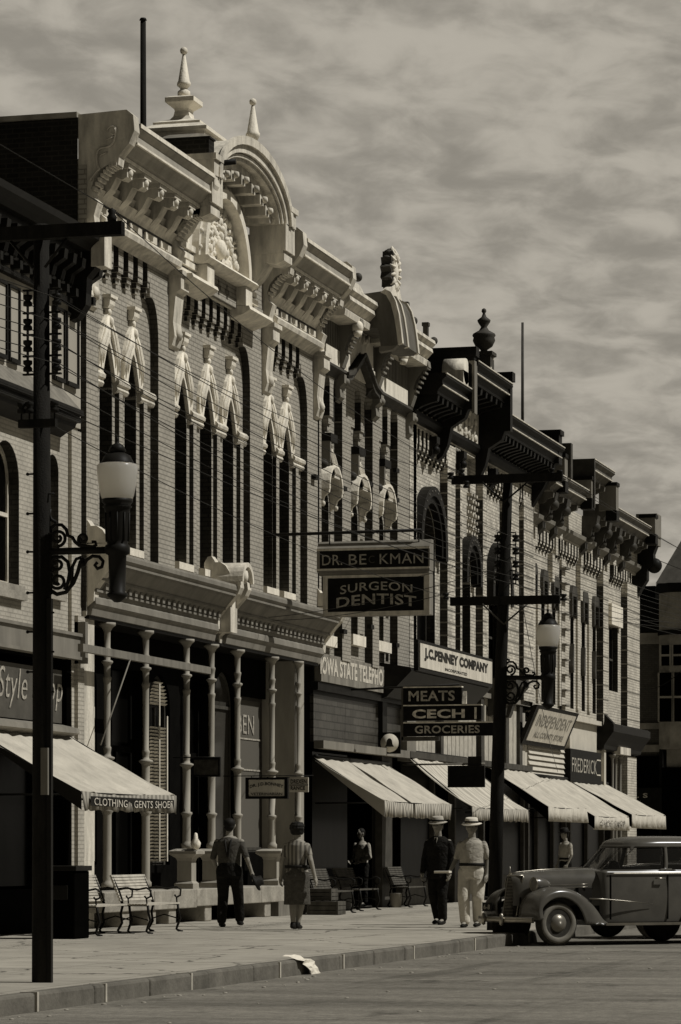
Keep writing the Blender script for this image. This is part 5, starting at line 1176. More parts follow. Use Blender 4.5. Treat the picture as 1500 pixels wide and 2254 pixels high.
text_mb(m, 'DR.', (XF + wL, u - .007, zl), X3, Z3, (wR - wL) * .20, .19); text_mb(m, 'BE', (XF + wL + (wR - wL) * .265, u - .007, zl), X3, Z3, (wR - wL) * .175, .19)
text_mb(m, 'KMAN', (XF + wL + (wR - wL) * .57, u - .007, zl), X3, Z3, (wR - wL) * .43, .19); m.build('lettering', M_LETG, ds)
m = MB(); text_mb(m, 'C', (XF + wL + (wR - wL) * .46, u - .007, zl + .02), X3, Z3, (wR - wL) * .06, .14); m.build('worn_letter', M_TRIMB, ds)
m = MB(); z0, z1 = Z(820, 1356, 2.2), Z(820, 1266, 2.2); wc, wd = wat(u, 712), wat(u, 947)
m.fb(u, u + .26, wc, wd, z0, z1); m.fb(u, u + .3, wa + .02, wb + .02, z1, za - .07); m.build('lower_cabinet', M_TRIMG, ds, bevel=.01)
m = MB(); m.fb(u - .02, u, wc, wc + .09, z0, z1); m.fb(u - .02, u, wd - .11, wd, z0, z1); m.fb(u - .02, u, wc + .09, wd - .11, z0, z0 + .08); m.fb(u - .02, u, wc + .09, wd - .11, z1 - .05, z1); m.build('lower_frame', M_TRIM, ds)
m = MB(); m.fb(u - .006, u, wc + .09, wd - .11, z0 + .08, z1 - .05); m.build('lower_panel', M_SIGNB, ds)
m = MB(); W_ = wd - wc - .2; Xl = XF + wc + .09
text_mb(m, 'SURGEON', (Xl + W_ * .13, u - .007, z0 + .40), X3, Z3, W_ * .75, .16, arc=.07, bold=.008); text_mb(m, 'DENTIST', (Xl + W_ * .09, u - .007, z0 + .14), X3, Z3, W_ * .83, .20, arc=.07, bold=.02); m.build('lettering', M_LETG, ds)
m = MB(); zr = Z(740, 1187, 1.2); m.tube([(XF + 0, u + .1, zr), (XF + wat(u, 925), u + .1, zr + .02)], .03, 8); m.lathe([(0, 0), (.09, 0), (.06, .08), (0, .1)], (XF, u + .1, zr), axis='x')
for w in (wa + .2, wb - .2): m.tube([(XF + w, u + .1, zr), (XF + w, u + .1, zb + .1)], .012, 6)
m.build('hanger', M_IRON, ds)

u = 63.4
ms = thing('grocery_sign', (XF + 2, u, 4), 'three-tier black stepped hanging sign for meats and groceries', 'sign')
tiers = (('MEATS', 888, 1017, 900, 1002, 1516, 1553), ('CECH', 888, 1060, 908, 1024, 1556, 1588), ('GROCERIES', 888, 1086, 914, 1057, 1594, 1622))
for s_, p0, p1, t0, t1, y0, y1 in tiers:
    a, b = wat(u, p0), wat(u, p1); z1, z0 = Z(970, y0, 1.9), Z(970, y1, 1.9)
    m = MB(); m.fb(u, u + .14, a, b, z0, z1); p = m.build('panel', M_SIGNB, ms)
    m = MB(); c, d = wat(u, t0), wat(u, t1); h = z1 - z0; text_mb(m, s_, (XF + c, u - .005, z0 + h * (.2 if s_ != 'CECH' else .15)), X3, Z3, d - c, h * .62, bold=.02 if s_ != 'CECH' else .035); m.build('lettering', M_LETG if s_ != 'CECH' else M_LETW, p)
    m = MB(); m.fb(u - .01, u + .15, a, b, z1, z1 + .025); m.build('pale_edge', M_TRIM, p)
m = MB(); a, b = wat(u, 1045), wat(u, 1050); z1, z0 = Z(970, 1560, 1.9), Z(970, 1586, 1.9); m.fb(u - .007, u - .002, a, b, z0, z1); a, b = wat(u, 1016), wat(u, 1026); z1, z0 = Z(970, 1524, 1.9), Z(970, 1552, 1.9); m.uz([(u + .02, z0), (u + .1, z0), (u + .1, z1)], a, b); m.build('arrow_mark', M_LETW, ms)
m = MB(); m.fb(u, u + .16, wat(u, 884), wat(u, 888), Z(970, 1630, 1.9), Z(970, 1515, 1.9)); m.fb(u, u + .16, wat(u, 884), wat(u, 965), Z(970, 1632, 1.9), Z(970, 1623, 1.9)); m.build('pale_frame', M_TRIMB, ms)
m = MB(); zr = Z(800, 1504, .9); m.tube([(XF, u + .07, zr - .02), (XF + wat(u, 1010), u + .07, zr + .06)], .022, 8)
for px in (900, 1005): m.tube([(XF + wat(u, px), u + .07, zr + .02), (XF + wat(u, px), u + .07, Z(970, 1516, 1.9))], .012, 6)
m.build('hanger', M_IRON, ms)

st = thing('store_sign', (XF + .9, 72, 4.6), 'long white board with dark company lettering above the second striped awning', 'sign')
ww = .85; a, b = U(926, ww), U(1084, ww); z0, z1 = Z(1000, 1486, ww), Z(1000, 1435, ww)
m = MB(); m.fb(a - .12, b + .12, ww - .12, ww - .02, z0 - .08, z1 + .07); m.build('sign_frame', M_TRIMD, st)
m = MB(); m.fb(a, b, ww - .02, ww, z0, z1); m.build('board', M_SIGNW, st)
m = MB(); text_mb(m, 'J.C.PENNEY COMPANY', (XF + ww + .0, a + .35, z0 + (z1 - z0) * .30), Y3, Z3, b - a - .8, (z1 - z0) * .56, bold=.06); text_mb(m, 'INCORPORATED', (XF + ww, a + 2.3, z0 + (z1 - z0) * .09), Y3, Z3, 2.2, (z1 - z0) * .13, bold=.02); m.build('lettering', M_LETD, st)
m = MB(); m.wz([(0, z0 + .1), (ww - .12, z0 - .02), (ww - .1, z0 - .10), (.5, z0 - .35), (.2, z0 - .65), (0, z0 - .7)], a - .4, b + .3); m.build('rolled_canopy', M_TRIMD, st)

ns = thing('newspaper_sign', (XF + .3, 82, 4.6), 'tilted white framed sign leaning out above the clapboard front', 'sign')
a, b = U(1163, .2), U(1246, .2); z0 = Z(1205, 1636, .2); hgt = Z(1205, 1566, .4) - z0
def tilt(p, w): return (XF + .16 + (p[1] - z0) * .42 + w, p[0], p[1])
m = MB(); m.prism([(a - .3, z0 - .1), (b + .3, z0 - .1), (b + .3, z0 + hgt + .1), (a - .3, z0 + hgt + .1)], tilt, -.14, -.02); m.build('sign_frame', M_TRIMD, ns)
m = MB(); m.prism([(a, z0), (b, z0), (b, z0 + hgt), (a, z0 + hgt)], tilt, -.02, 0.0); m.build('board', M_SIGNW, ns)
m = MB(); zz0 = z0 + hgt * .48; text_mb(m, 'INDEPENDENT', (XF + .16 + (zz0 - z0) * .42, a + .3, zz0), Y3, (.42, 0, 1), b - a - .6, hgt * .40, bold=.01); zz0 = z0 + hgt * .12
text_mb(m, 'ALL COUNTY STORE', (XF + .16 + (zz0 - z0) * .42, a + .6, zz0), Y3, (.42, 0, 1), b - a - 1.2, hgt * .2, bold=.02); m.build('lettering', mat('faded_letters', .3, .7, var=.4, scale=9), ns)
m = MB(); m.tube([(XF, a + .5, z0 + hgt), (XF + .45, a + .5, z0 + hgt)], .02); m.tube([(XF, b - .5, z0 + hgt), (XF + .45, b - .5, z0 + hgt)], .02); m.build('stay', M_IRON, ns)

fs_ = thing('name_board', (XF + .1, 89, 3.1), 'black shop board with tall pale serif-like name between white posts', 'sign')
a, b = U(1252, .1), U(1320, .1); z0, z1 = Z(1286, 1724, .1), Z(1286, 1653, .1)
m = MB(); m.fb(a, b, .0, .16, z0, z1); m.build('board', M_SIGNB, fs_)
m = MB(); h = z1 - z0; text_mb(m, 'FREDERICK', (XF + .16, a + .2, z0 + h * .30), Y3, Z3, (b - a) * .80, h * .44, bold=.0); m.build('lettering', M_LETG, fs_)
m = MB(); m.fb(b - .75, b - .15, .16, .175, z0 + h * .27, z0 + h * .31); m.fb(b - .75, b - .15, .16, .175, z0 + h * .74, z0 + h * .78); m.build('border_mark', M_LETW, fs_)

u = 68.2
bk = thing('blank_sign', (XF + 1.4, u, 2.6), 'small black unlettered hanging sign in front of the sagging striped awning', 'sign')
a, b = wat(u, 986), wat(u, 1067); z0, z1 = Z(1027, 1734, 1.4), Z(1027, 1686, 1.4)
m = MB(); m.fb(u, u + .08, a, b, z0, z1); m.build('panel', M_SIGNB, bk)
m = MB(); m.fb(u - .012, u, a, b, z1 - .03, z1); m.fb(u - .012, u, a, b, z0, z0 + .03); m.fb(u + .02, u + .06, wat(u, 1030), wat(u, 1060), z1, z1 + .2); m.build('rim', M_IRON, bk)
m = MB(); m.tube([(XF, u + .04, z1 + .03), (XF + b, u + .04, z1 + .04)], .02); m.build('hanger', M_BOARD, bk)

u = 54.8
vs_ = thing('veterinarian_sign', (XF + .8, u, 2.2), 'black framed cream hanging sign with arched name and profession beneath', 'sign')
a, b = wat(u, 541), wat(u, 634); z0, z1 = Z(588, 1759, .8), Z(588, 1712, .8)
m = MB(); m.fb(u, u + .06, a, b, z0, z1); m.fb(u - .02, u, a, a + .06, z0, z1); m.fb(u - .02, u, b - .06, b, z0, z1); m.fb(u - .02, u, a + .06, b - .06, z0, z0 + .045); m.fb(u - .02, u, a + .06, b - .06, z1 - .04, z1); m.build('sign_frame', M_SIGNB, vs_)
m = MB(); m.fb(u - .004, u, a + .06, b - .06, z0 + .045, z1 - .04); m.build('panel', M_SIGNW, vs_)
m = MB(); text_mb(m, 'DR. J.D.BONNEY', (XF + a + .08, u - .005, z0 + .17), X3, Z3, b - a - .16, .075, arc=.055, bold=.03); text_mb(m, 'VETERINARIAN', (XF + a + .1, u - .005, z0 + .065), X3, Z3, b - a - .2, .045, bold=.02); m.build('lettering', M_LETD, vs_)
m = MB(); m.tube([(XF + .0, u + .03, z1 + .03), (XF + wat(u, 690), u + .03, z1 + .03)], .008, 6); m.tube([(XF + a + .1, u + .03, z1), (XF + a + .1, u + .03, z1 + .03)], .008, 6); m.build('hanger', M_IRON, vs_)
u = 57.6
us = thing('insurance_sign', (XF + .6, u, 2.3), 'small pale plank sign with two worn dark words beside the white pilaster', 'sign')
a, b = wat(u, 638), wat(u, 679); z0, z1 = Z(658, 1744, .65), Z(658, 1711, .65)
m = MB(); m.fb(u, u + .03, a, b, z0, z1); m.build('panel', M_SIGNW, us)
m = MB(); text_mb(m, 'DREXEN', (XF + a + .02, u - .003, z0 + .16), X3, Z3, b - a - .05, .08, bold=.03); text_mb(m, 'RANCE', (XF + a + .02, u - .003, z0 + .04), X3, Z3, b - a - .08, .075, bold=.03); m.build('lettering', M_LETD, us)
m = MB(); m.fb(u - .004, u, a, b, z0 + .127, z0 + .142); m.tube([(XF, u + .015, z1), (XF + b, u + .015, z1)], .008, 6); m.build('rim', M_IRON, us)
u = 51.9
gs = thing('dim_sign', (XF + .6, u, 2.6), 'small dark worn hanging sign between the porch columns', 'sign')
a, b = wat(u, 427), wat(u, 485); z0, z1 = Z(455, 1710, .65), Z(455, 1668, .65)
m = MB(); m.fb(u, u + .05, a, b, z0, z1); m.fb(u - .015, u, a, b, z0, z0 + .03); m.fb(u - .015, u, a, b, z1 - .03, z1); m.fb(u - .015, u, b - .03, b, z0 + .03, z1 - .03); m.build('sign_frame', M_SIGNB, gs)
m = MB(); m.fb(u - .004, u, a, b - .03, z0 + .03, z1 - .03); m.build('panel', mat('sooted_sign', .07, .6, var=.6, scale=9), gs)
m = MB(); m.tube([(XF, u + .02, z1 + .01), (XF + b, u + .02, z1 + .01)], .01, 6); m.build('hanger', M_IRON, gs)

# ================================================================ UTILITY POLES, LAMPS, WIRES
def spool(mb, x, y, z, r=.045): mb.lathe([(r * .5, -.055), (r, -.05), (r, -.02), (r * .55, 0), (r, .02), (r, .05), (r * .5, .055)], (x, y, z), n=10)
P1 = Vector((-10.49, 28.1, 0))
pl = thing('utility_pole', P1, 'thick black wooden pole at the kerb near the leftmost shop awning, carrying a globe lamp', 'utility pole', 'wooden utility poles on the kerb')
m = MB(); m.tube([P1 + Vector((0, 0, -.05)), P1 + Vector((0.0, 0, 3)), P1 + Vector((-.01, 0, 7.12))], [.098, .09, .072], 18); m.build('shaft', M_POLE, pl)
m = MB(); m.box(P1.x - 1.2, P1.x + .84, P1.y - .16, P1.y - .06, 6.96, 7.085); m.build('crossarm', M_POLE, pl)
m = MB(); m.tube([P1 + Vector((.28, -.1, 6.96)), P1 + Vector((.06, -.09, 6.7))], .014, 6); m.tube([P1 + Vector((-.28, -.1, 6.96)), P1 + Vector((-.06, -.09, 6.7))], .014, 6); m.build('brace', M_IRON, pl)
for y in (662, 715, 762, 806):
    for sx in (-1, 1):
        m = MB(); z = 1.25 + (1870 - y) / 234; spool(m, P1.x + sx * .145, P1.y, z); m.build('insulator', M_IRON, pl)
m = MB()
for sx in (-1, 1):
    m.box(P1.x + sx * .145 - .006, P1.x + sx * .145 + .006, P1.y - .02, P1.y + .02, 5.72, 6.5)
    for y in (640, 690, 738, 785, 825): z = 1.25 + (1870 - y) / 234; m.box(min(P1.x, P1.x + sx * .19), max(P1.x, P1.x + sx * .19), P1.y - .02, P1.y + .02, z - .008, z + .008)
m.build('rack', M_IRON, pl)
m = MB(); m.box(P1.x - .19, P1.x + .18, P1.y - .14, P1.y - .07, 5.20, 5.275); 
for dx in (-.17, -.09, .16): m.tube([(P1.x + dx, P1.y - .1, 5.27), (P1.x + dx, P1.y - .1, 5.36)], .008, 6); spool(m, P1.x + dx, P1.y - .1, 5.39, .04)
m.build('lower_crossarm', M_POLE, pl)
m = MB()
for i, y in enumerate((1045, 1132, 1216, 1306, 1392, 1480)): z = 1.25 + (1870 - y) / 234; m.tube([(P1.x, P1.y - .03, z), (P1.x - .13, P1.y - .03, z)], .009, 6); m.ball((P1.x - .135, P1.y - .03, z), .016); m.tube([(P1.x, P1.y - .03, z - .19), (P1.x + .13, P1.y - .03, z - .19)], .009, 6)
m.build('climbing_step', M_IRON, pl)
m = MB(); m.box(P1.x + .07, P1.x + .115, P1.y - .075, P1.y - .02, 0, 3.6); m.build('conduit', M_IRON, pl)
m = MB(); m.box(P1.x + .03, P1.x + .10, P1.y - .125, P1.y - .09, 1.76, 2.2); m.build('notice_strip', M_TRIMG, pl)
m = MB(); m.lathe([(0, 0), (.04, .01), (.05, .05), (.03, .08), (.045, .11), (.0, .14)], (P1.x + .73, P1.y - .11, 7.08), n=10); m.build('insulator', M_IRON, pl)
# lamp
lm = thing('street_lamp', P1, 'scrolled black iron lamp with white glass globe on the thick pole near the porch', 'street lamp', 'scrolled lamps on the poles')
lx = P1.x + .745
def Lz(y): return 1.25 + (1870 - y) / 234
m = MB(); m.lathe([(.0, Lz(1002)), (.06, Lz(1003)), (.12, Lz(1010)), (.155, Lz(1025)), (.16, Lz(1030)), (.0, Lz(1029))][::-1], (lx, P1.y, 0), n=20)
m.lathe([(.0, Lz(968)), (.012, Lz(970)), (.018, Lz(976)), (.008, Lz(981)), (.055, Lz(987)), (.085, Lz(1000)), (.06, Lz(1004)), (0, Lz(1004))][::-1], (lx, P1.y, 0), n=16); m.build('lamp_cap', M_IRON, lm)
m = MB(); m.lathe([(.14, Lz(1106)), (.155, Lz(1098)), (.175, Lz(1075)), (.19, Lz(1045)), (.193, Lz(1034)), (.18, Lz(1029)), (.15, Lz(1027))], (lx, P1.y, 0), n=28); m.build('globe', M_OPAL, lm)
m = MB(); m.lathe([(.0, Lz(1331)), (.03, Lz(1330)), (.09, Lz(1318)), (.10, Lz(1312)), (.075, Lz(1308)), (.085, Lz(1228)), (.115, Lz(1224)), (.12, Lz(1216)), (.115, Lz(1207)), (.095, Lz(1203)), (.105, Lz(1195)), (.115, Lz(1135)), (.12, Lz(1126)), (.14, Lz(1122)), (.12, Lz(1118)), (.145, Lz(1112)), (.145, Lz(1105)), (0, Lz(1104))], (lx, P1.y, 0), n=20)
for k in range(10):
    t = 2 * PI * k / 10; m.tube([(lx + .108 * math.cos(t), P1.y + .108 * math.sin(t), Lz(1198)), (lx + .118 * math.cos(t), P1.y + .118 * math.sin(t), Lz(1135))], .008, 5)
m.build('lamp_body', M_IRON, lm)
m = MB()
def pp(pts, r=.018):
    m.tube([(P1.x + (x - 92) / 226, P1.y, Lz(y)) for x, y in pts], r, 7)
def spiral(cx, cy, r0, r1, a0, turns, n=22, r=.016): pp([(cx + (r0 + (r1 - r0) * i / n) * math.cos(a0 + 2 * PI * turns * i / n), cy + (r0 + (r1 - r0) * i / n) * math.sin(a0 + 2 * PI * turns * i / n)) for i in range(n + 1)], r)
pp([(105, 1216), (240, 1216)], .034); pp([(110, 1160), (110, 1310)], .02)
spiral(127, 1186, 19, 5, PI * .5, -1.4); pp([(110, 1180), (112, 1164), (122, 1157), (136, 1158), (146, 1168), (150, 1182), (160, 1186), (166, 1196), (175, 1204), (205, 1208), (213, 1204), (211, 1197), (204, 1197)], .017)
spiral(184, 1190, 12, 4, PI * .6, 1.3); pp([(110, 1122), (108, 1135), (113, 1146), (124, 1152)], .016)
spiral(126, 1244, 16, 5, -PI * .5, -1.3); spiral(127, 1281, 20, 6, -PI * .7, -1.5)
pp([(112, 1302), (125, 1310), (145, 1306), (162, 1286), (172, 1262), (178, 1240), (186, 1232)], .02); pp([(112, 1230), (136, 1228), (150, 1240), (154, 1262), (150, 1284), (142, 1300)], .018)
pp([(158, 1290), (160, 1250), (168, 1234), (180, 1230)], .016); pp([(186, 1246), (192, 1236), (205, 1228), (220, 1230), (229, 1240), (226, 1252), (216, 1256), (210, 1248), (216, 1242)], .017); m.ball((P1.x + (184 - 92) / 226, P1.y, Lz(1245)), .03)
m.build('scroll_bracket', M_IRON, lm)

c_ = AT(1100, 1870, 142.5); P2 = Vector((c_.x, c_.y, 0))
p2 = thing('utility_pole', P2, 'tall leaning black wooden pole with two crossarms rising beside the parked sedan', 'utility pole', 'wooden utility poles on the kerb')
R2 = Vector((CT, ST, 0))
def q2(px, py, dy=0.0): return P2 + R2 * ((px - 1100) / 142.5) + Vector((0, dy, 1.25 + (1870 - py) / 142.5))
m = MB(); m.tube([q2(1088, 2055), q2(1095, 1750), q2(1104, 1450), q2(1112, 1250), q2(1119, 1046)], [.115, .105, .095, .085, .075], 16); m.build('shaft', M_POLE, p2)
for y, a, b, th in ((1055, 1000, 1240, .065), (1323, 997, 1234, .065)):
    m = MB(); cx = (a + b) / 2; o_ = q2(cx, y, -.1); hl = (b - a) / 2 / 142.5 / CT; m.box(o_.x - hl, o_.x + hl, o_.y - .05, o_.y + .05, o_.z - th, o_.z + th); ca = m.build('crossarm', M_POLE, p2)
    m = MB(); yy = y + 52
    m.tube([q2(1114 - 48, y + 8, -.12), q2(1113, yy, -.1)], .014, 6); m.tube([q2(1113 + 52, y + 8, -.12), q2(1113, yy, -.1)], .014, 6); m.build('brace', M_IRON if y < 1200 else M_TRIMB, p2)
for x_, y_ in ((996, 1049), (1020, 1042), (1218, 1040), (1236, 1044), (985, 1314), (1244, 1316), (1030, 1068)):
    m = MB(); o_ = q2(x_, y_, -.1); spool(m, o_.x, o_.y, o_.z, .05); m.build('insulator', M_IRON, p2)
for y_ in (1185, 1213, 1242, 1270):
    for x_ in (1096, 1136):
        m = MB(); o_ = q2(x_, y_); spool(m, o_.x, o_.y, o_.z, .055); m.build('insulator', M_IRON, p2)
m = MB()
for x_ in (1096, 1136):
    a, b = q2(x_, 1172), q2(x_, 1285); m.tube([a, b], .01, 6)
    for y_ in (1172, 1199, 1228, 1256, 1285): m.tube([q2(x_, y_), q2(1115, y_)], .01, 6)
m.build('rack', M_IRON, p2)
off = P2 - P1 + Vector((.02, 0, -.15))
lm2 = copy_tree(lm, P1 + off, 'black scrolled iron lamp with white glass globe beside the leaning pole and tilted sign')
WORLD[lm2.name] = Vector(P1 + off)

nw = 0
def wire(a, b, sag, r=.0048, label='thin black wire strung from the thick pole towards the leaning pole', grp='overhead wires between the poles'):
    a, b = Vector(a), Vector(b); n = 26; m = MB()
    m.tube([a.lerp(b, i / n) - Vector((0, 0, sag * 4 * (i / n) * (1 - i / n))) for i in range(n + 1)], r, 5)
    return m.build('overhead_wire', M_IRON, None, label=label, category='wire', group=grp)
for i, y in enumerate((662, 715, 762, 806)):
    for sx, x_ in ((-1, 1096), (1, 1136)):
        wire((P1.x + sx * .19, P1.y, Lz(y)), q2(x_, (1185, 1213, 1242, 1270)[i]), .10 + .05 * i + (.03 if sx > 0 else 0))
        # the same line carried on behind the camera
        wire((P1.x + sx * .19, P1.y, Lz(y)), (P1.x + sx * .3, 4, Lz(y) - .2), .3, label='thin black wire running off from the thick pole out of view', grp='overhead wires leaving the thick pole')
        wire(q2(x_, (1185, 1213, 1242, 1270)[i]), Vector((P2.x + sx * .3, P2.y + 42, 7.6 - .22 * i)), .35, label='thin black wire running from the leaning pole down the street', grp='overhead wires beyond the leaning pole')
for dx, x_ in ((-.17, 985), (.16, 1244)): wire((P1.x + dx, P1.y - .1, 5.39), q2(x_, 1314, -.1), .18)
wire((P1.x + .73, P1.y - .11, 7.2), q2(1020, 1042, -.1), .25); wire((P1.x - 1.1, P1.y - .11, 7.2), q2(996, 1049, -.1), .3)
wire((P1.x + .73, P1.y - .11, 7.2), (P1.x + .6, 6, 7.6), .1, label='thin black wire running off from the thick pole out of view', grp='overhead wires leaving the thick pole')
for k, (fr_, to_, sg) in enumerate((((XF + .1, U(560), Z(560, 1361)), q2(1096, 1250), .12), ((XF + .1, U(575), Z(575, 1366)), q2(1096, 1272), .16), ((XF + .15, U(812, .15), Z(812, 1290)), q2(1096, 1213), .1), ((XF + .2, U(1213), Z(1213, 1700)), q2(1136, 1242), .3))):
    wire(fr_, to_, sg, .006, ['twin service cable looping from the porch cornice past the dentist sign', 'lower service cable looping from the porch cornice past the dentist sign', 'short service wire from the telephone building to the leaning pole', 'slack service wire from the leaning pole down to the clapboard front'][k], 'service wires to the buildings')
for sx, y_ in ((1, 1042), (-1, 1314)):
    for dx in (0, .35): wire(q2(1218 if sx > 0 else 1030, y_, -.1) + Vector((dx * .3, 0, 0)), Vector((P2.x + .6 + dx, P2.y + 45, 8.2 - dx)), .4, label='thin black wire running from the leaning pole down the street', grp='overhead wires beyond the leaning pole')
wire((XF + .4, C1, 10.4), (XF + 8, FY - .5, 8.8), .3, .012, 'lone wire sloping from the corner cornice to the far building', None or 'service wires to the buildings')
wire((FX(1395), FY - 2, 7.6), (FX(1560), FY - 2, 9.0), .8, .012, 'slack wire crossing in front of the far stone bay', 'service wires to the buildings')

# ================================================================ BENCHES AND PAVEMENT THINGS
M_OLDSHADEW = mat('old_shaded_wood', .10, .9, var=.4, streak=True, scale=6)  # old crate wood, also the painted-in shade tone of some bench slats
def bench(label):
    r = thing('bench', (0, 0, 0), label, 'bench', 'iron and slat benches against the shops')
    L = 1.55
    for y in (0.06, L - .06):       # scrolled iron ends; the sitter faces +x
        m = MB()
        m.tube([(.04, y, .0), (-.02, y, .015), (-.045, y, .05), (-.02, y, .09), (.02, y, .16), (.0, y, .30), (.03, y, .42)], .02, 6)
        m.tube([(.50, y, .0), (.44, y, .01), (.40, y, .04), (.42, y, .10), (.46, y, .2), (.43, y, .32), (.42, y, .42)], .02, 6)
        m.tube([(.03, y, .42), (.42, y, .42)], .014, 6); m.tube([(.02, y, .2), (.2, y, .26), (.43, y, .2)], .010, 6)
        m.tube([(.03, y, .42), (-.03, y, .62), (-.15, y, .86)], .022, 6)
        m.build('leg', M_IRON, r)
        m = MB(); m.tube([(-.06, y, .66), (.08, y, .68), (.25, y, .65), (.40, y, .68), (.47, y, .64), (.46, y, .55), (.40, y, .52), (.37, y, .56)], .015, 6); m.tube([(.40, y, .52), (.41, y, .42)], .012, 6); m.build('armrest', M_IRON, r)
    m = MB()
    for k in range(8): x = .04 + k * .05; m.box(x, x + .042, 0, L, .420, .445)
    m.build('seat', M_PLANK, r)
    m = MB()
    for k in range(9):
        t = k / 8; c = Vector((.0, 0, .50)).lerp(Vector((-.14, 0, .85)), t); m.add([(c.x - .008, 0, c.z - .020), (c.x + .022, 0, c.z - .014), (c.x + .010, 0, c.z + .020), (c.x - .02, 0, c.z + .014), (c.x - .008, L, c.z - .020), (c.x + .022, L, c.z - .014), (c.x + .01, L, c.z + .020), (c.x - .02, L, c.z + .014)], [(0, 1, 2, 3), (7, 6, 5, 4), (0, 4, 5, 1), (1, 5, 6, 2), (2, 6, 7, 3), (3, 7, 4, 0)])
    m.build('backrest', M_PLANK, r)
    return r
B0 = bench('slatted bench with sunlit high back, its near end past the first bench')
g = G(266, 2056); B0.location = (g.x - .02, g.y, 0)
WORLD[B0.name] = Vector((0, 0, 0))
g = G(150, 2061); copy_tree(B0, (g.x, g.y, 0), 'shaded slatted bench in front of the leftmost blinds, closest to the thick pole')
g = G(590, 2011); bb = [copy_tree(B0, (XF + .5, g.y - .6, 0), 'iron bench by the porch steps behind the walking woman')]
g = G(748, 2006); bb.append(copy_tree(B0, (XF + .2, g.y, 0), 'iron-legged bench under the dark striped curtain near the wooden crates'))
g = G(850, 1998); bb.append(copy_tree(B0, (XF + .2, g.y, 0), 'iron-legged bench beside the pale bucket in the awning shade'))
for b_ in bb:  # darker slat colour puts shade on these benches
    for o in kids(b_):
        if o.name.startswith(('seat', 'backrest')): o.data = o.data.copy(); o.data.materials[0] = M_OLDSHADEW
def crate(mb, x0, x1, y0, y1, z0, z1):
    n = 3
    for k in range(n): a = z0 + (z1 - z0) * k / n; mb.box(x0, x1, y0, y1, a + .008, a + (z1 - z0) / n - .004)
    mb.box(x0 - .01, x0 + .03, y0 - .01, y0 + .02, z0, z1); mb.box(x1 - .03, x1 + .01, y0 - .01, y0 + .02, z0, z1)
g = G(668, 2014); m = MB(); crate(m, g.x, g.x + .55, g.y, g.y + .5, .27, .5); m.build('crate', M_OLDSHADEW, None, label='upper weathered wooden crate of the two by the porch steps', category='crate', group='wooden crates by the steps')
m = MB(); crate(m, g.x + .12, g.x + .72, g.y - .15, g.y + .45, 0, .26); m.build('crate', M_OLDSHADEW, None, label='lower weathered wooden crate of the two by the porch steps', category='crate', group='wooden crates by the steps')
g = G(872, 1998); bu = thing('bucket', (g.x, g.y, 0), 'pale metal bucket standing by a bench under the striped awning', 'bucket')
m = MB(); m.lathe([(.0, 0), (.11, 0), (.14, .3), (.145, .31), (.13, .3), (.10, .02), (0, .02)], (g.x, g.y, 0), n=18); m.build('pail', M_TRIMG, bu)
m = MB(); m.tube([(g.x - .14 * math.cos(t), g.y, .3 - .13 * math.sin(t)) for t in [PI * i / 8 for i in range(9)]], .006, 5); m.build('handle', M_IRON, bu)
g = G(100, 2078); bn = thing('dark_bin', (g.x, g.y, 0), 'square black bin in the shade behind the thick pole', 'bin')
g2 = G(150, 2068)
m = MB(); m.box(g2.x - .5, g2.x + .1, g2.y, g2.y + .6, 0, .95); m.build('bin_body', M_DARK, bn, bevel=.02)
m = MB(); m.box(g2.x - .53, g2.x + .13, g2.y - .03, g2.y + .63, .95, 1.02); m.box(g2.x - .4, g2.x, g2.y - .015, g2.y, .55, .75); m.build('lid', M_IRON, bn, bevel=.01)
# small white lamp globes / bundle on the porch plinth
g = (XF + .34, U(431, .34), 1.55); m = MB(); m.lathe([(0, 0), (.05, .01), (.08, .06), (.09, .12), (.04, .2), (.03, .28), (0, .3)], (g[0], g[1], 1.24), n=14); m.build('jug', M_TRIMW, None, label='small white jug standing on the porch plinth by a column', category='jug')
# litter in the gutter: crumpled sheet
g = G(590, 2142, -.17); rnd = random.Random(4); vs, fs = [], []
for i in range(9):
    for j in range(4):
        x, z = -.10 + .13 * j / 3 + i * .006 + rnd.uniform(-.014, .014), -.165 + i * .032 + rnd.uniform(-.01, .01)
        lean = max(0, i - 5) * .05
        vs.append((-9.77 + .05 - i * .006 - lean + rnd.uniform(-.02, .02), g.y + (j * .13) - .3 - i * .06 + rnd.uniform(-.02, .02), z + (0 if i < 6 else -(i - 5) * .012)))
for i in range(8):
    for j in range(3): k = i * 4 + j; fs.append((k, k + 1, k + 5, k + 4))
m = MB(); m.add(vs, fs); o = m.build('paper_sheet', M_PAPER, None, label='crumpled white paper sheet draped over the kerb edge', category='paper'); o.modifiers.new('s', 'SOLIDIFY').thickness = .004
m = MB()
rnd = random.Random(12)
for k in range(70):
    y = rnd.uniform(24, 48); x = rnd.uniform(-9.75, -9.2) if rnd.random() < .6 else rnd.uniform(-9.7, -6)
    s_ = rnd.uniform(.01, .03); m.ball((x, y, -.168), s_, s_ * 1.3, s_ * .4, 6, 4)
m.build('road_litter', M_STONE, None, kind='stuff', label='small pebbles and litter scattered along the gutter', category='litter')

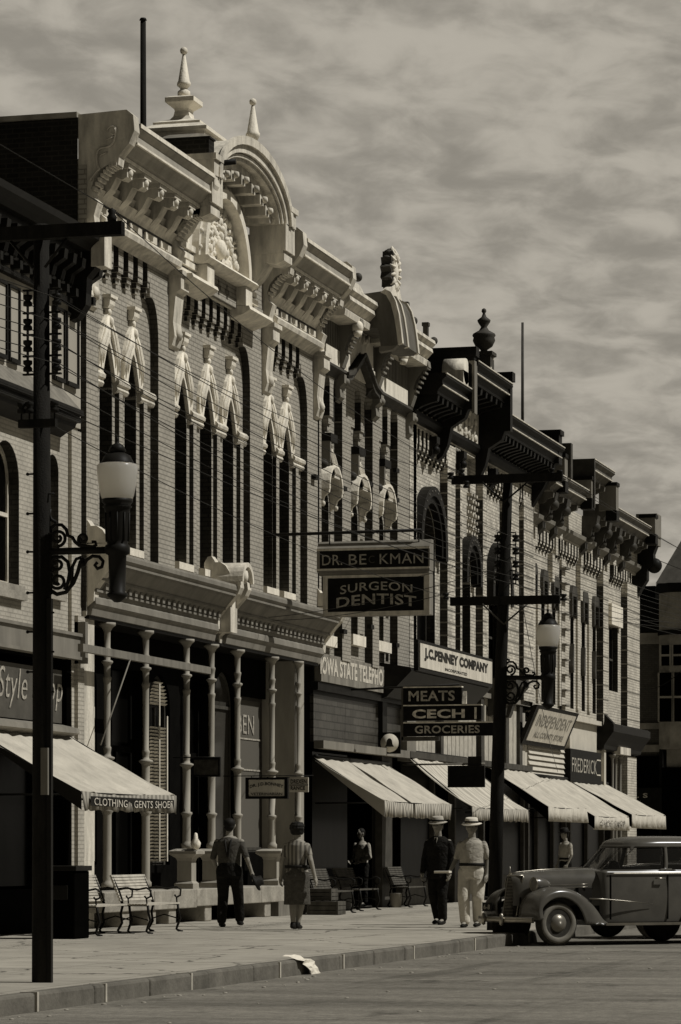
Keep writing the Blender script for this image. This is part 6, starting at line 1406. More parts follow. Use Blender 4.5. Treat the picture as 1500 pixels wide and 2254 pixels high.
# ================================================================ PEOPLE
def solid(name, mtl, parent, parts, voxel=.012, smooth=2):
    """one continuous skin grown over overlapping tapered volumes"""
    m = MB()
    for p in parts:
        if p[0] == 'c':
            _, a, ra, b, rb = p; a, b = Vector(a), Vector(b)
            m.tube([a, b], [ra, rb], 14); m.ball(a, ra, nu=14, nv=10); m.ball(b, rb, nu=14, nv=10)
        elif p[0] == 'e': m.ball(p[1], *p[2], nu=18, nv=14)
        elif p[0] == 'l':   # loft of elliptical rings (z, cx, cy, rx, ry)
            vs, fs = [], []; n = 20
            for z, cx, cy, rx, ry in p[1]:
                for j in range(n): t = 2 * PI * j / n; vs.append((cx + rx * math.cos(t), cy + ry * math.sin(t), z))
            k = len(p[1])
            for i in range(k - 1):
                for j in range(n): fs.append((i * n + j, i * n + (j + 1) % n, (i + 1) * n + (j + 1) % n, (i + 1) * n + j))
            fs.append(tuple(range(n - 1, -1, -1))); fs.append(tuple(range((k - 1) * n, k * n))); m.add(vs, fs)
    o = m.build(name, mtl, parent)
    md = o.modifiers.new('r', 'REMESH'); md.mode = 'VOXEL'; md.voxel_size = voxel; md.use_smooth_shade = True
    ms_ = o.modifiers.new('s', 'SMOOTH'); ms_.iterations = smooth; ms_.factor = .5
    return o
def hand(w, d, side, curl=.5):
    """palm, four unequal bent fingers and a thumb from wrist w along direction d"""
    w, d = Vector(w), Vector(d).normalized(); f = Vector((0, 1, 0)); f = (f - d * f.dot(d)).normalized(); n = d.cross(f).normalized() * side
    P = [('c', w, .026, w + d * .05, .030), ('c', w + d * .05 - f * .022, .020, w + d * .085 - f * .026, .017), ('c', w + d * .05 + f * .022, .020, w + d * .085 + f * .026, .017)]
    for k, ln in enumerate((.068, .078, .074, .058)):
        b = w + d * .088 + f * (.033 - .021 * k); c = b + d * ln * .5 - n * ln * .1; e = c + (d * (1 - curl) - n * curl).normalized() * ln * .5
        P += [('c', b, .0095, c, .0085), ('c', c, .0085, e, .007)]
    b = w + d * .03 + f * .03; c = b + d * .03 + f * .025 - n * .012; P += [('c', b, .013, c, .011), ('c', c, .011, c + d * .03 - n * .01, .009)]
    return P
def person(label, H, legs, arms, cloth, hair=None, hat=None, face=True, female=False, lean=0.0, extra=None, head_turn=0, group=None, belly=0.0):
    """legs: ((hip, knee, ankle, toe_dir) x2), arms: ((shoulder, elbow, wrist) x2) in fractions of 1.75 m; the figure faces +y"""
    r = thing('person', (0, 0, 0), label, 'person', group)
    k = H / 1.75
    def V(p): return Vector(p) * k
    B = []
    sw = .185 if not female else .160; hw = .15 if not female else .165
    B.append(('l', [(.84 * k, 0, 0, hw * .95 * k, .10 * k), (.92 * k, 0, 0, hw * k, .115 * k), (1.02 * k, 0, .0, (.135 if not female else .115) * k, (.10 + belly * .5) * k), (1.14 * k, 0, .01 * lean, (.145 if not female else .12) * k, (.105 + belly * .3) * k), (1.28 * k, 0, .01, .165 * k, .11 * k), (1.38 * k, 0, 0, .16 * k, .095 * k), (1.45 * k, 0, 0, .09 * k, .07 * k)]))
    B.append(('c', V((0, 0, 1.42)), .056 * k, V((0, .02, 1.53)), .052 * k))
    hc_ = V((0, .035, 1.63))
    hd = [('e', hc_, (.075 * k, .092 * k, .108 * k)), ('e', hc_ + V((0, .035, -.06)), (.052 * k, .05 * k, .05 * k)), ('e', hc_ + V((0, .092, -.012)), (.013 * k, .02 * k, .025 * k)),
          ('e', hc_ + V((.076, 0, -.005)), (.012 * k, .02 * k, .032 * k)), ('e', hc_ + V((-.076, 0, -.005)), (.012 * k, .02 * k, .032 * k)), ('e', hc_ + V((0, .082, -.055)), (.024 * k, .012 * k, .008 * k)), ('e', hc_ + V((0, .078, .022)), (.05 * k, .014 * k, .01 * k))]
    B += hd
    for sx, (a, e, w) in zip((-1, 1), arms):
        a, e, w = V(a), V(e), V(w); B += [('e', a, (.046 * k, .046 * k, .05 * k)), ('c', a, .044 * k, e, .037 * k), ('c', e, .038 * k, w, .025 * k)]; B += hand(w, (w - e), sx)
    for (h, kn, an, td) in legs:
        h, kn, an = V(h), V(kn), V(an); B += [('c', h, .085 * k, kn, .056 * k), ('c', kn, .055 * k, kn.lerp(an, .35), .052 * k), ('c', kn.lerp(an, .35), .052 * k, an, .034 * k), ('c', an, .034 * k, an + V((0, td * .14, -.055)), .028 * k)]
    solid('body', M_SKIN, r, B, .0085 if k > .9 else .01, 1)
    # eyes
    if face:
        for sx in (-1, 1):
            m = MB(); m.ball(hc_ + V((sx * .031, .086, .004)), .010 * k, .006 * k, .007 * k, 8, 6); m.build('eye', M_HAIR, r)
    S_ = .012 * k
    if 'shirt' in cloth:
        ms_, slv = cloth['shirt'][:2]
        top = cloth.get('shirt_top', 1.43)
        Q = [('l', [(.93 * k, 0, 0, (hw + .012) * k, (.125 + belly * .6) * k), (1.0 * k, 0, .01, ((.155 if not female else .135) + .012 + belly * .4) * k, (.125 + belly) * k), (1.14 * k, 0, .012, ((.165 if not female else .135) + belly * .3) * k, (.13 + belly * .6) * k), (1.28 * k, 0, .01, .185 * k, .125 * k), (1.37 * k, 0, 0, (.178 if not female else .155) * k, .108 * k), (1.405 * k, 0, 0, .14 * k, .09 * k), (top * k + .02, 0, 0, .07 * k, .07 * k)])]
        for (a, e, w) in arms:
            a, e, w = V(a), V(e), V(w); q_ = a.lerp(e, slv) if slv <= 1 else e.lerp(w, slv - 1)
            a2 = a + Vector((0, 0, -.02 * k)); Q += [('c', a2, .055 * k, a.lerp(e, min(slv, 1)), .047 * k)]
            if slv > 1: Q += [('c', e, .052 * k, q_, .041 * k)]
        solid('shirt', ms_, r, Q, .011)
    if 'coat' in cloth:
        Q = [('l', [(.76 * k, 0, 0, .195 * k, .14 * k), (.9 * k, 0, 0, .19 * k, .14 * k), (1.05 * k, 0, .01, .175 * k, .135 * k), (1.28 * k, 0, .01, .195 * k, .135 * k), (1.39 * k, 0, 0, .185 * k, .115 * k), (1.46 * k, 0, 0, .09 * k, .078 * k)])]
        for (a, e, w) in arms:
            a, e, w = V(a), V(e), V(w); a2 = a + Vector((0, 0, -.02 * k)); Q += [('c', a2, .062 * k, e, .055 * k), ('c', e, .056 * k, e.lerp(w, .95), .045 * k)]
        solid('coat', cloth['coat'], r, Q, .011)
        m = MB(); m.add([V((-.03, .118, 1.44)), V((.03, .118, 1.44)), V((.0, .148, 1.30))], [(0, 1, 2)]); o_ = m.build('shirt_front', M_SHIRTW, r); o_.modifiers.new('s', 'SOLIDIFY').thickness = .01
        m = MB(); m.add([V((-.015, .135, 1.43)), V((.015, .135, 1.43)), V((.02, .156, 1.27)), V((-.02, .156, 1.27))], [(0, 1, 2, 3)]); m.build('necktie', M_HAIR, r)
    if 'trousers' in cloth:
        tw_, tm = cloth.get('tw', 1.0), cloth['trousers']
        Q = [('l', [(.80 * k, 0, 0, (hw + .035) * k * tw_, .13 * k * tw_), (.92 * k, 0, 0, (hw + .02) * k, (.132 + belly * .5) * k), (1.03 * k, 0, 0.004, (.155 + belly * .3) * k, (.128 + belly * .8) * k)])]
        for (h, kn, an, td) in legs:
            h, kn, an = V(h), V(kn), V(an); Q += [('c', h, .106 * k * tw_, kn, .080 * k * tw_), ('c', kn, .080 * k * tw_, an + V((0, 0, .02)), .068 * k * tw_)]
        solid('trousers', tm, r, Q, .011)
    if 'skirt' in cloth:
        Q = [('l', [(.42 * k, 0, .02 * k, .195 * k, .17 * k), (.5 * k, 0, .015 * k, .19 * k, .16 * k), (.7 * k, 0, 0, .187 * k, .145 * k), (.88 * k, 0, 0, .185 * k, .14 * k), (1.0 * k, 0, 0, .135 * k, .115 * k), (1.07 * k, 0, 0, .125 * k, .11 * k)])]
        solid('skirt', cloth['skirt'], r, Q, .011)
    if 'belt' in cloth: m = MB(); m.lathe([((.168 + belly * .4) * k, 1.00 * k), ((.176 + belly * .4) * k, 1.005 * k), ((.176 + belly * .4) * k, 1.045 * k), ((.168 + belly * .4) * k, 1.05 * k)], (0, 0, 0), n=28); m.v = [(x, y * (.86 + belly * 1.6), z) for x, y, z in m.v]; m.build('belt', cloth['belt'], r)
    for (h, kn, an, td) in legs:
        an = V(an); m_ = [('c', an + V((0, -.03, -.045)), .040 * k, an + V((0, .05 * td, -.05)), .042 * k), ('c', an + V((0, .05 * td, -.05)), .042 * k, an + V((0, .17 * td, -.062)), .032 * k), ('c', an + V((0, -.02, -.02)), .042 * k, an + V((0, 0, .0)), .040 * k)]
        solid('shoe', cloth.get('shoe', M_HAIR), r, m_, .01, 1)
    if hair:
        Q = [('e', hc_ + V((0, -.018, .025)), (.086 * k, .096 * k, .094 * k)), ('e', hc_ + V((0, -.05, -.03)), (.074 * k, .056 * k, .07 * k))]
        if female: rr_ = random.Random(2); Q += [('e', hc_ + V((.088 * math.sin(t_) * math.cos(e_), -.022 - .098 * math.cos(t_) * math.cos(e_), .02 + .09 * math.sin(e_))), (.028 * k, .028 * k, .026 * k)) for e_ in (-.6, -.15, .3, .75) for t_ in [-1.7 + .43 * q_ + e_ for q_ in range(8)]]; Q += [('e', hc_ + V((sx * .06, -.02, -.03)), (.04 * k, .06 * k, .07 * k)) for sx in (-1, 1)] + [('e', hc_ + V((sx * .04, -.07, -.06)), (.04 * k, .04 * k, .04 * k)) for sx in (-1, 0, 1)]
        solid('hair', hair, r, Q, .01, 1)
    if hat:
        m = MB(); c = hc_ + V((0, 0, .055))
        m.lathe([(0, .0), (.13 * k, -.008 * k), (.150 * k, .006 * k), (.142 * k, .012 * k), (.10 * k, .008 * k), (.098 * k, .02), (.088 * k, .095 * k), (.07 * k, .108 * k), (0, .09 * k)], c, n=26)
        m.v = [(x, c.y + (y - c.y) * 1.12, z - abs(y - c.y) * .06) for x, y, z in m.v]; tl = Matrix.Rotation(-.14, 3, 'X'); m.v = [tuple(c + tl @ (Vector(v) - c)) for v in m.v]; ho = m.build('hat', hat, r)
        m = MB(); m.lathe([(.099 * k, .016 * k), (.101 * k, .018 * k), (.099 * k, .045 * k), (.097 * k, .046 * k)], c, n=26); m.v = [(x, c.y + (y - c.y) * 1.12, z) for x, y, z in m.v]; m.build('hat_band', M_HAIR, ho)
    if extra: extra(r, k, V)
    return r
def place(r, px, py, yaw, sx=1.12):
    g = G(px, py); r.location = g; r.rotation_euler = (0, 0, yaw); r.scale = (sx, sx, 1)
# man in work shirt walking away, hat in hand
def ex1(r, k, V):
    for sx in (-1, 1):
        m = MB(); m.tube([V((sx * .09, .125, 1.05)), V((sx * .085, .138, 1.25)), V((sx * .07, .09, 1.405)), V((sx * .05, .0, 1.435)), V((sx * .045, -.1, 1.38)), V((sx * .02, -.14, 1.22)), V((0.0, -.145, 1.12))], .016, 6); m.build('suspender', M_HAIR, r)
    m = MB(); c = V((.40, -.08, .72)); m.lathe([(0, 0), (.14, -.01), (.15, .01), (.085, .015), (.075, .1), (0, .11)], c, n=20); m.v = [tuple(c + Matrix.Rotation(1.2, 3, 'Y') @ (Vector(v) - c)) for v in m.v]; m.build('held_hat', M_HAIR, r)
A = person('man in rolled sleeves and dark suspenders walking away carrying a hat', 1.76,
    (((-.09, 0, .90), (-.10, .06, .50), (-.10, -.06, .09), 1), ((.09, 0, .90), (.11, .10, .52), (.12, .18, .11), 1)),
    (((-.175, 0, 1.36), (-.245, .05, 1.10), (-.21, .17, .93)), ((.175, 0, 1.36), (.26, -.07, 1.12), (.33, -.06, .89))),
    dict(shirt=(M_SHIRTD, .95), trousers=M_NAVY), hair=M_HAIR, extra=ex1, face=True)
place(A, 505, 2041, .12)
# woman walking away
Wm = person('woman in striped blouse and dark narrow skirt walking away in heels', 1.68,
    (((-.08, 0, .88), (-.07, .05, .49), (-.05, -.02, .12), 1), ((.08, 0, .88), (.05, .10, .50), (.0, .06, .12), 1)),
    (((-.15, 0, 1.355), (-.215, -.03, 1.10), (-.25, .06, .86)), ((.15, 0, 1.355), (.225, -.10, 1.12), (.29, -.12, .86))),
    dict(shirt=(M_BLOUSE, .6), skirt=M_SKIRT, belt=M_HAIR), hair=M_HAIR, female=True)
place(Wm, 654, 2050, .05)
# man in dark suit walking towards us
Dk = person('man in black suit and light felt hat walking beside the man in white', 1.76,
    (((-.09, 0, .90), (-.09, .08, .50), (-.08, .02, .09), 1), ((.09, 0, .90), (.08, .03, .50), (.06, -.12, .10), 1)),
    (((-.175, 0, 1.36), (-.23, -.02, 1.10), (-.22, .08, .86)), ((.175, 0, 1.36), (.23, .0, 1.10), (.23, .10, .86))),
    dict(coat=M_NAVY, trousers=M_NAVY), hair=M_HAIR, hat=M_HATG)
place(Dk, 966, 2036, PI - .12, 1.05)
# stout man in straw hat, white trousers
def ex3(r, k, V):
    m = MB(); c = V((.36, .22, .90)); m.box(c.x - .10, c.x + .12, c.y - .05, c.y + .1, c.z - .015, c.z + .02); m.build('folded_paper', M_PAPER, r, bevel=.006)
Wh = person('stout man in straw hat, short sleeved shirt and white trousers walking towards the kerb', 1.72,
    (((-.09, 0, .90), (-.10, .06, .50), (-.06, -.10, .10), 1), ((.09, 0, .90), (.10, .10, .50), (.08, .10, .09), 1)),
    (((-.17, 0, 1.36), (-.23, -.02, 1.10), (-.23, .06, .86)), ((.17, 0, 1.36), (.235, .01, 1.10), (.29, .14, .92))),
    dict(shirt=(M_SHIRTW, .85), trousers=M_TROUW, belt=M_HAIR, tw=1.1), hair=M_HAIR, hat=M_HAT, extra=ex3, belly=.035)
place(Wh, 1040, 2042, PI - .02, 1.14)
Fr = person('distant man in dark hat and pale shirt standing under the awnings behind the sedan', 1.74,
    (((-.09, 0, .90), (-.10, .02, .50), (-.10, 0, .09), 1), ((.09, 0, .90), (.10, .02, .50), (.10, 0, .09), 1)),
    (((-.205, 0, 1.37), (-.25, 0, 1.10), (-.22, .1, .88)), ((.205, 0, 1.37), (.25, 0, 1.10), (.22, .1, .88))),
    dict(shirt=(M_SHIRTW, .9), trousers=M_NAVY, belt=M_HAIR), hair=M_HAIR, hat=M_HAIR)
g = AT(1246, 1870, 90); Fr.location = (g.x, g.y, 0); Fr.rotation_euler = (0, 0, PI - .8)
Sh = person('dim figure in pale shirt standing in the dark shop doorway beyond the woman', 1.72,
    (((-.09, 0, .90), (-.10, .02, .50), (-.10, 0, .09), 1), ((.09, 0, .90), (.10, .02, .50), (.10, 0, .09), 1)),
    (((-.205, 0, 1.37), (-.25, 0, 1.10), (-.15, .2, 1.0)), ((.205, 0, 1.37), (.25, 0, 1.10), (.15, .2, 1.0))),
    dict(shirt=(M_SHIRTW, 1.8), trousers=M_NAVY), hair=M_HAIR)
g = AT(797, 1870, 111); Sh.location = (XF - .7, U(797, -.7), 0); Sh.rotation_euler = (0, 0, 2.6)

# ================================================================ CARS
def rrect(x, z, x0, x1, z0, z1, r):
    if not (x0 < x < x1 and z0 < z < z1): return False
    dx = max(x0 + r - x, x - (x1 - r), 0); dz = max(z0 + r - z, z - (z1 - r), 0)
    return dx * dx + dz * dz < r * r
def car(label, paint):
    R = thing('parked_car', (0, 0, 0), label, 'car', 'cars parked nose to the kerb')
    # ---- greenhouse: rings from belt to roof
    NP, cell = 200, None
    lv = []
    for i in range(23):
        z = 1.14 + .44 * i / 22; t = i / 22
        lv.append((z, -.96 - .50 * t ** .9, -3.58 + .40 * t ** 1.3, .705 - .115 * t ** 1.3, 3.2 + .8 * t))
    for i in range(1, 11):
        a = PI / 2 * i / 10; z = 1.58 + .135 * math.sin(a); s_ = math.cos(a) ** .62 if i < 10 else .02
        cx = -2.28; lv.append((z, cx + (-1.46 - cx) * s_, cx + (-3.18 - cx) * s_, .59 * s_, 4.0 - .8 * (i / 10)))
    vs = []
    for z, xf_, xr_, hw, e in lv:
        for j in range(NP):
            a = 2 * PI * j / NP; c, s_ = math.cos(a), math.sin(a)
            cx, hx = (xf_ + xr_) / 2, (xf_ - xr_) / 2
            vs.append(Vector((cx + hx * math.copysign(abs(c) ** (2 / e), c), hw * math.copysign(abs(s_) ** (2 / e), s_), z)))
    fs, gf = [], []
    for i in range(len(lv) - 1):
        for j in range(NP):
            q = (i * NP + j, i * NP + (j + 1) % NP, (i + 1) * NP + (j + 1) % NP, (i + 1) * NP + j); p = (vs[q[0]] + vs[q[1]] + vs[q[2]] + vs[q[3]]) / 4
            hole = False
            if abs(p.y) > .5 and (rrect(p.x + (p.z - 1.2) * .25, p.z, -2.00, -1.16, 1.185, 1.54, .07) or rrect(p.x, p.z, -2.80, -2.08, 1.185, 1.54, .07) or rrect(p.x, p.z, -3.18, -2.86, 1.22, 1.50, .07)): hole = 's'
            elif p.x > -1.5 and abs(p.y) > .03 and abs(p.y) < .53 - (p.z - 1.2) * .15 and 1.185 < p.z < 1.53: hole = 'f'
            elif p.x < -3.0 and .04 < abs(p.y) < .34 and 1.28 < p.z < 1.48: hole = 'r'
            (gf if hole else fs).append(q)
    m = MB(); m.add(vs, fs, True); ro = m.build('cabin', paint, R); so = ro.modifiers.new('s', 'SOLIDIFY'); so.thickness = .03; so.offset = -1
    m = MB(); m.add([Vector((v.x - .018 * (1 if v.x > -2.3 else -1), v.y * .972, v.z)) for v in vs], gf, True); m.build('window_glass', M_CARG, R)
    # ---- lower body
    sts = []
    for i in range(31):
        x = -.88 - 2.98 * i / 30; t = i / 30
        hw = .655 + .09 * math.sin(min(t * 2.0, 1) * PI / 2); 
        if t > .72: hw *= math.sqrt(max(0.0, 1 - ((t - .72) / .29) ** 2.4))
        top = 1.16 - (0 if t < .82 else (t - .82) ** 1.6 * 4.0)
        sts.append((x, max(hw, .02), top))
    vs, fs = [], []; n = 26
    for x, hw, top in sts:
        for j in range(n + 1):
            if j <= 10: t = j / 10; z = .36 + (top - .40) * t; y = hw * (.93 + .07 * math.sin(t * PI * .62 + .5))
            elif j < 16: a = (j - 10) / 6; z = top - .04 + .04 * math.sin(a * PI / 2); y = hw * (.985 - .04 * a)
            else: z = top; y = hw * .945 * (1 - 2 * (j - 15) / 11) if j < n - 10 + 10 else 0
            if j > 15: break
            vs.append((x, y, z))
        for j in range(15, -1, -1): y, z = vs[-(15 - j) * 2 - 1 - 0][1:] if False else (0, 0); break
    half = 16; vs2, fs2 = [], []
    for k in range(len(sts)):
        row = [Vector(v) for v in vs[k * half:(k + 1) * half]]
        row = row + [Vector((v.x, -v.y, v.z)) for v in reversed(row)]; vs2 += row
    w_ = half * 2
    for k in range(len(sts) - 1):
        for j in range(w_ - 1): a = k * w_ + j; fs2.append((a, a + 1, a + w_ + 1, a + w_))
    fs2.append(tuple(range(w_))); fs2.append(tuple(range((len(sts) - 1) * w_, len(sts) * w_)))
    m = MB(); m.add(vs2, fs2, True); m.box(-3.5, -.9, -.6, .6, .30, .37); m.build('body', paint, R)
    m = MB()
    for x in (-.98, -2.04, -2.86):
        for sy in (1, -1): m.box(x - .004, x + .004, min(sy * .70, sy * .7475), max(sy * .70, sy * .7475), .4, 1.1)
    m.each('door_seam', M_IRON, R)
    m = MB()
    for sy in (1, -1): m.tube([(x, sy * (h * 1.0 + .002), 1.125) for x, h, t in sts[1:20]], .009, 6)
    m.build('belt_moulding', M_CHROME, R)
    # ---- bonnet
    vs, fs = [], []; hst = [(.44, .12, 1.085), (.40, .17, 1.11), (.30, .215, 1.13), (.15, .26, 1.145), (-.1, .33, 1.165), (-.4, .43, 1.185), (-.7, .54, 1.20), (-.98, .62, 1.205)]
    n = 24
    for x, hw, zt in hst:
        for j in range(n + 1):
            a = PI * j / n; c, s_ = math.cos(a), math.sin(a); y = hw * math.copysign(abs(c) ** .62, c); z = .62 + (zt - .62) * abs(s_) ** .45; vs.append((x, y, z))
    for k in range(len(hst) - 1):
        for j in range(n): a = k * (n + 1) + j; fs.append((a, a + 1, a + n + 2, a + n + 1))
    m = MB(); m.add(vs, fs, True); m.build('bonnet', paint, R)
    m = MB(); m.box(-.9, .36, -.2, .2, .4, .75); m.box(-.95, .1, -.34, .34, .4, .8); m.box(-1.0, -.5, -.55, .55, .4, .9); m.build('engine_bay', M_IRON, R)
    m = MB()
    for sy in (1, -1):
        for z in (.93, .885): m.tube([(.05 - i * .1, sy * (.30 + .038 * i + (.004 if z > .9 else .01)), z + .004 * i) for i in range(8)], .008, 6)
    m.tube([(.45, 0, 1.10), (.3, 0, 1.145), (-.1, 0, 1.178), (-.9, 0, 1.215)], .009, 6); m.build('bonnet_trim', M_CHROME, R)
    m = MB(); m.lathe([(0, 0), (.02, .02), (.012, .05), (.0, .14)], (.42, 0, 1.1), n=8); m.build('ornament', M_CHROME, R)
    # ---- grille
    m = MB(); rows = []
    for i in range(15):
        t = i / 14; z = 1.08 - .64 * t; rows.append((z, .445 + .10 * t ** .8, .19 - .055 * t))
    vs, fs = [], []
    for z, x, hw in rows:
        for j in range(13):
            a = -1 + 2 * j / 12; vs.append((x - .16 * abs(a) ** 1.7, hw * a, z))
    for i in range(14):
        for j in range(12): a = i * 13 + j; fs.append((a, a + 1, a + 14, a + 13))
    m.add(vs, fs, True); g_ = m.build('grille', M_IRON, R)
    m = MB()
    for i in range(28):
        t = (i + .5) / 28; z = 1.08 - .64 * t; x = .45 + .10 * t ** .8; hw = .19 - .055 * t
        m.tube([(x + .004 - .16 * abs(a) ** 1.7, hw * a, z) for a in (-.95, -.6, -.3, 0, .3, .6, .95)], .0045, 4)
    m.build('grille_bar', M_CHROME, g_)
    m = MB()
    for sy in (-1, 1): m.tube([(x - .155, sy * (hw + .004), z) for z, x, hw in rows], .012, 6)
    m.tube([(rows[0][1] - .16 * abs(a) ** 1.7, rows[0][2] * a, 1.09) for a in (-1, -.6, -.3, 0, .3, .6, 1)], .012, 6); m.tube([(x + .008, 0, z) for z, x, hw in rows], .008, 6); m.build('grille_surround', M_CHROME, R)
    # ---- wings
    def wing(cx, rear, sy):
        path = []
        if not rear: pts = [(.44, .40), (.46, .55), (.42, .70), (.32, .82), (.16, .89), (0, .915), (-.2, .90), (-.42, .82), (-.6, .70), (-.75, .55), (-.86, .42), (-.96, .355)]
        else: pts = [(.55, .36), (.50, .52), (.40, .70), (.24, .82), (.05, .875), (-.18, .86), (-.42, .76), (-.62, .60), (-.78, .42), (-.84, .36)]
        P = []
        for i in range(len(pts) - 1):
            for q in range(4):
                t = q / 4; p0 = pts[max(i - 1, 0)]; p1 = pts[i]; p2_ = pts[i + 1]; p3 = pts[min(i + 2, len(pts) - 1)]
                P.append(tuple(.5 * (2 * p1[d] + (-p0[d] + p2_[d]) * t + (2 * p0[d] - 5 * p1[d] + 4 * p2_[d] - p3[d]) * t * t + (-p0[d] + 3 * p1[d] - 3 * p2_[d] + p3[d]) * t ** 3) for d in (0, 1)))
        P.append(pts[-1]); vs, fs = [], []; nb = 16
        for i, (x, z) in enumerate(P):
            a = P[max(i - 1, 0)]; b = P[min(i + 1, len(P) - 1)]; tx, tz = b[0] - a[0], b[1] - a[1]; L = math.hypot(tx, tz); nx, nz = tz / L, -tx / L    # inward
            if nx * (0 - x) + nz * (.35 - z) < 0: nx, nz = -nx, -nz
            fr = i / (len(P) - 1); inn = .30 + .30 * min(1, max(0, (fr if not rear else .6) * 1.3)); out_ = .87 - .05 * (fr if not rear else 0)
            for j in range(nb + 1):
                b_ = j / nb; y = inn + (out_ - inn) * min(1, math.sin(min(b_ * 1.25, 1) * PI / 2) ** .8); dm = min(.42, max(.12, math.hypot(x, z - .355) - .40)); d = dm * (.62 * (1 - math.cos(b_ * PI / 2)) ** 1.1 + .38 * b_ ** 3)
                vs.append((cx + x + nx * d, sy * y, max(z + nz * d, .335)))
        for i in range(len(P) - 1):
            for j in range(nb): a = i * (nb + 1) + j; fs.append((a, a + 1, a + nb + 2, a + nb + 1))
        m = MB(); m.add(vs, fs, True); o = m.build('wing', paint, R); so = o.modifiers.new('s', 'SOLIDIFY'); so.thickness = .012
    for sy in (1, -1): wing(0, False, sy); wing(-2.84, True, sy)
    # ---- running boards, bumper, lamps
    for sy in (1, -1):
        m = MB(); m.box(-2.35, -.85, min(sy * .64, sy * .85), max(sy * .64, sy * .85), .315, .345); rb = m.build('running_board', M_IRON, R)
        m = MB(); m.box(-2.38, -.82, min(sy * .85, sy * .862), max(sy * .85, sy * .862), .31, .352); m.build('edge_strip', M_CHROME, rb)
        m = MB(); c = (.17, sy * .385, .955); m.lathe([(0, -.25), (.04, -.23), (.085, -.15), (.112, -.04), (.118, .03), (.112, .05), (.0, .05)], c, n=20, axis='x'); hl = m.build('headlamp', paint, R)
        m = MB(); m.lathe([(.115, .03), (.12, .045), (.11, .062), (.10, .055)], c, n=20, axis='x'); m.build('lamp_rim', M_CHROME, hl)
        m = MB(); m.ball((.215, sy * .385, .955), .025, .102, .102); m.build('lens', M_OPAL, hl); m = MB(); m.box(.08, .16, min(sy * .3, sy * .36), max(sy * .3, sy * .36), .75, .90); m.build('lamp_stalk', paint, hl)
        m = MB(); m.tube([(-1.80, sy * .745, 1.045), (-1.84, sy * .78, 1.045), (-1.96, sy * .785, 1.04)], .013, 8); m.build('door_handle', M_CHROME, R)
        m = MB(); m.tube([(-.55, sy * .80, .735), (-.85, sy * .765, .72), (-1.3, sy * .757, .685), (-1.75, sy * .752, .64)], [.012, .012, .008, .003], 6); m.build('side_spear', M_CHROME, R)
    m = MB(); bp = [(.72 - .22 * abs(a) ** 2.6, .84 * a) for a in [-1 + 2 * i / 20 for i in range(21)]]; vs, fs = [], []
    for x, y in bp: vs += [(x - .02, y, .36), (x + .012, y, .37), (x + .018, y, .405), (x + .012, y, .44), (x - .02, y, .45)]
    for i in range(20):
        for j in range(5): a = i * 5 + j; b = i * 5 + (j + 1) % 5; fs.append((a, b, b + 5, a + 5))
    m.add(vs, fs, True); m.build('bumper', M_CHROME, R)
    for y in (-.28, .28):
        m = MB(); m.box(.3, .71, y - .02, y + .02, .38, .42); m.lathe([(0, -.10), (.03, -.08), (.035, 0), (.03, .08), (0, .10)], (.74, y, .41), n=10); m.build('bumper_guard', M_CHROME, R)
    m = MB(); m.box(.50, .515, -.72, -.42, .52, .66); np_ = m.build('number_plate', M_SIGNB, R); m = MB(); text_mb(m, '6-8', (.516, -.67, .55), (0, 1, 0), (0, 0, 1), .2, .08, bold=.02, depth=.003); m.build('lettering', M_LETG, np_)
    for cx in (0, -2.84):
        for sy in (1, -1):
            c = (cx, sy * .70, .355)
            m = MB(); m.lathe([(.235, -.075), (.29, -.085), (.335, -.07), (.355, -.03), (.355, .03), (.335, .07), (.29, .085), (.235, .075)], c, n=40, axis='y'); wl = m.build('wheel', M_RUB, R)
            o_ = sy * .0; m = MB()
            prof = [(.0, .02), (.12, .02), (.17, .045), (.205, .05), (.23, .078), (.245, .085), (.238, .06), (.0, -.0)]
            m.lathe([(r_, sy * z_) for r_, z_ in prof], c, n=40, axis='y'); m.build('rim', M_CARD, wl)
            m = MB(); m.lathe([(r_, sy * z_) for r_, z_ in ((.205, .05), (.232, .086), (.262, .093), (.290, .090), (.315, .080), (.30, .07), (.21, .03))], c, n=40, axis='y'); m.build('sidewall', M_DUSTRUB, wl)
            m = MB(); m.lathe([(r_, sy * z_) for r_, z_ in ((.0, .135), (.05, .13), (.10, .11), (.14, .075), (.155, .04), (.145, .02), (.0, .02))], c, n=32, axis='y'); m.build('hubcap', M_HUB, wl)
    m = MB()
    for y0 in (-.35, .3): m.tube([(-1.02, y0, 1.19), (-1.18, y0 + .15, 1.36)], .006, 5)
    m.build('wiper', M_IRON, R)
    m = MB(); m.box(-1.9, -1.5, -.5, .5, .8, 1.22); m.box(-2.9, -2.5, -.52, .52, .8, 1.25); m.build('seat', M_NAVY, R)
    m = MB(); m.lathe([(.19, -.01), (.2, 0), (.19, .01), (.18, 0)], (-1.28, .34, 1.13), n=20, axis='x'); m.build('steering_wheel', M_IRON, R)
    return R
M_HUB = mat('dull_hubcap', .25, .35, metal=.5, var=.2)
m_, t_, b_ = base_mat('car_glass'); b_.inputs['Base Color'].default_value = tone(.02); b_.inputs['Roughness'].default_value = .05; b_.inputs['Specular IOR Level'].default_value = .6; b_.inputs['Alpha'].default_value = .55
M_CARG = m_
AL = math.radians(27); SC = .945
fx_, fy_ = -math.cos(AL) * CT + math.sin(AL) * ST, -math.cos(AL) * ST - math.sin(AL) * CT
yaw = math.atan2(fy_, fx_)
c1 = car('dusty grey rounded 1930s sedan parked nose to the kerb, its side to the camera', M_CAR)
WORLD[c1.name] = Vector((0, 0, 0))
g = G(1231, 2083, -.17); off = Matrix.Rotation(yaw, 3, 'Z') @ Vector((0, .785 * SC, 0))
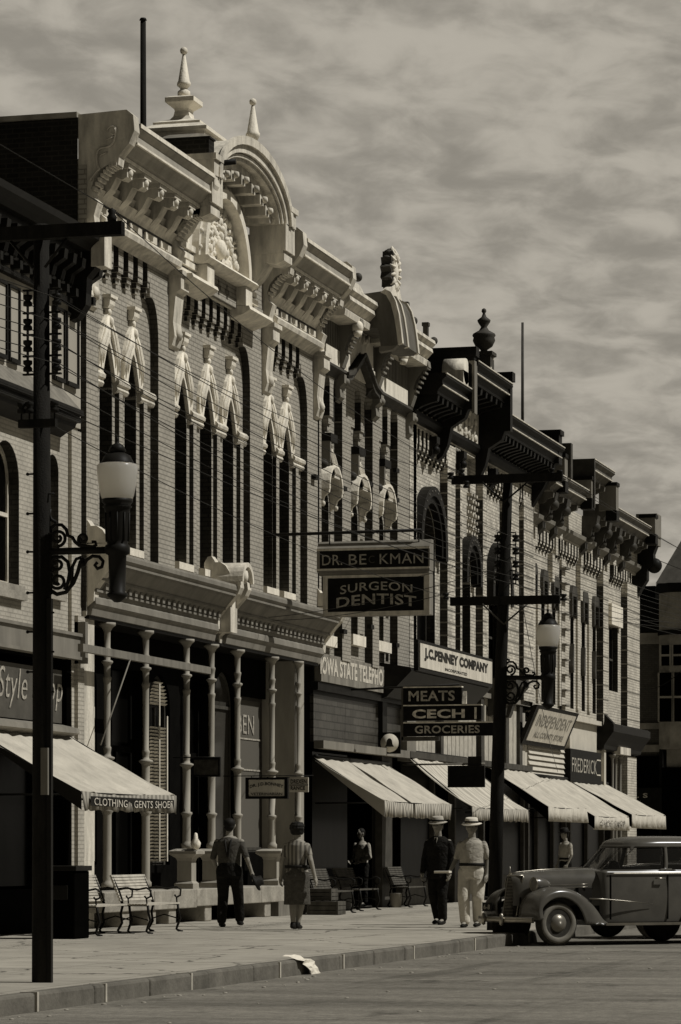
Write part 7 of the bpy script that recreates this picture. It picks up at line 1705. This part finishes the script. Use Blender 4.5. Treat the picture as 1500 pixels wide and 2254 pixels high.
c1.location = (g.x - off.x, g.y - off.y, -.17); c1.rotation_euler = (0, 0, yaw); c1.scale = (SC,) * 3
c2 = copy_tree(c1, None, 'darker sedan mostly hidden behind the dusty grey one, only roof and wheels showing')
for o in [c2] + [c for c in COL.objects if c.parent == c2]:
    if o.data and o.data.materials and o.data.materials[0] == M_CAR:
        o.data = o.data.copy(); o.data.materials[0] = M_CARD
g = G(1445, 2068, -.17); c2.location = (g.x - off.x, g.y - off.y, -.17); c2.scale = (1.0,) * 3
# ================================================================ finish
for o in list(COL.objects):
    if o.parent is None and o.type == 'MESH' and 'kind' not in o.keys() and 'category' not in o.keys(): print('UNTAGGED', o.name)
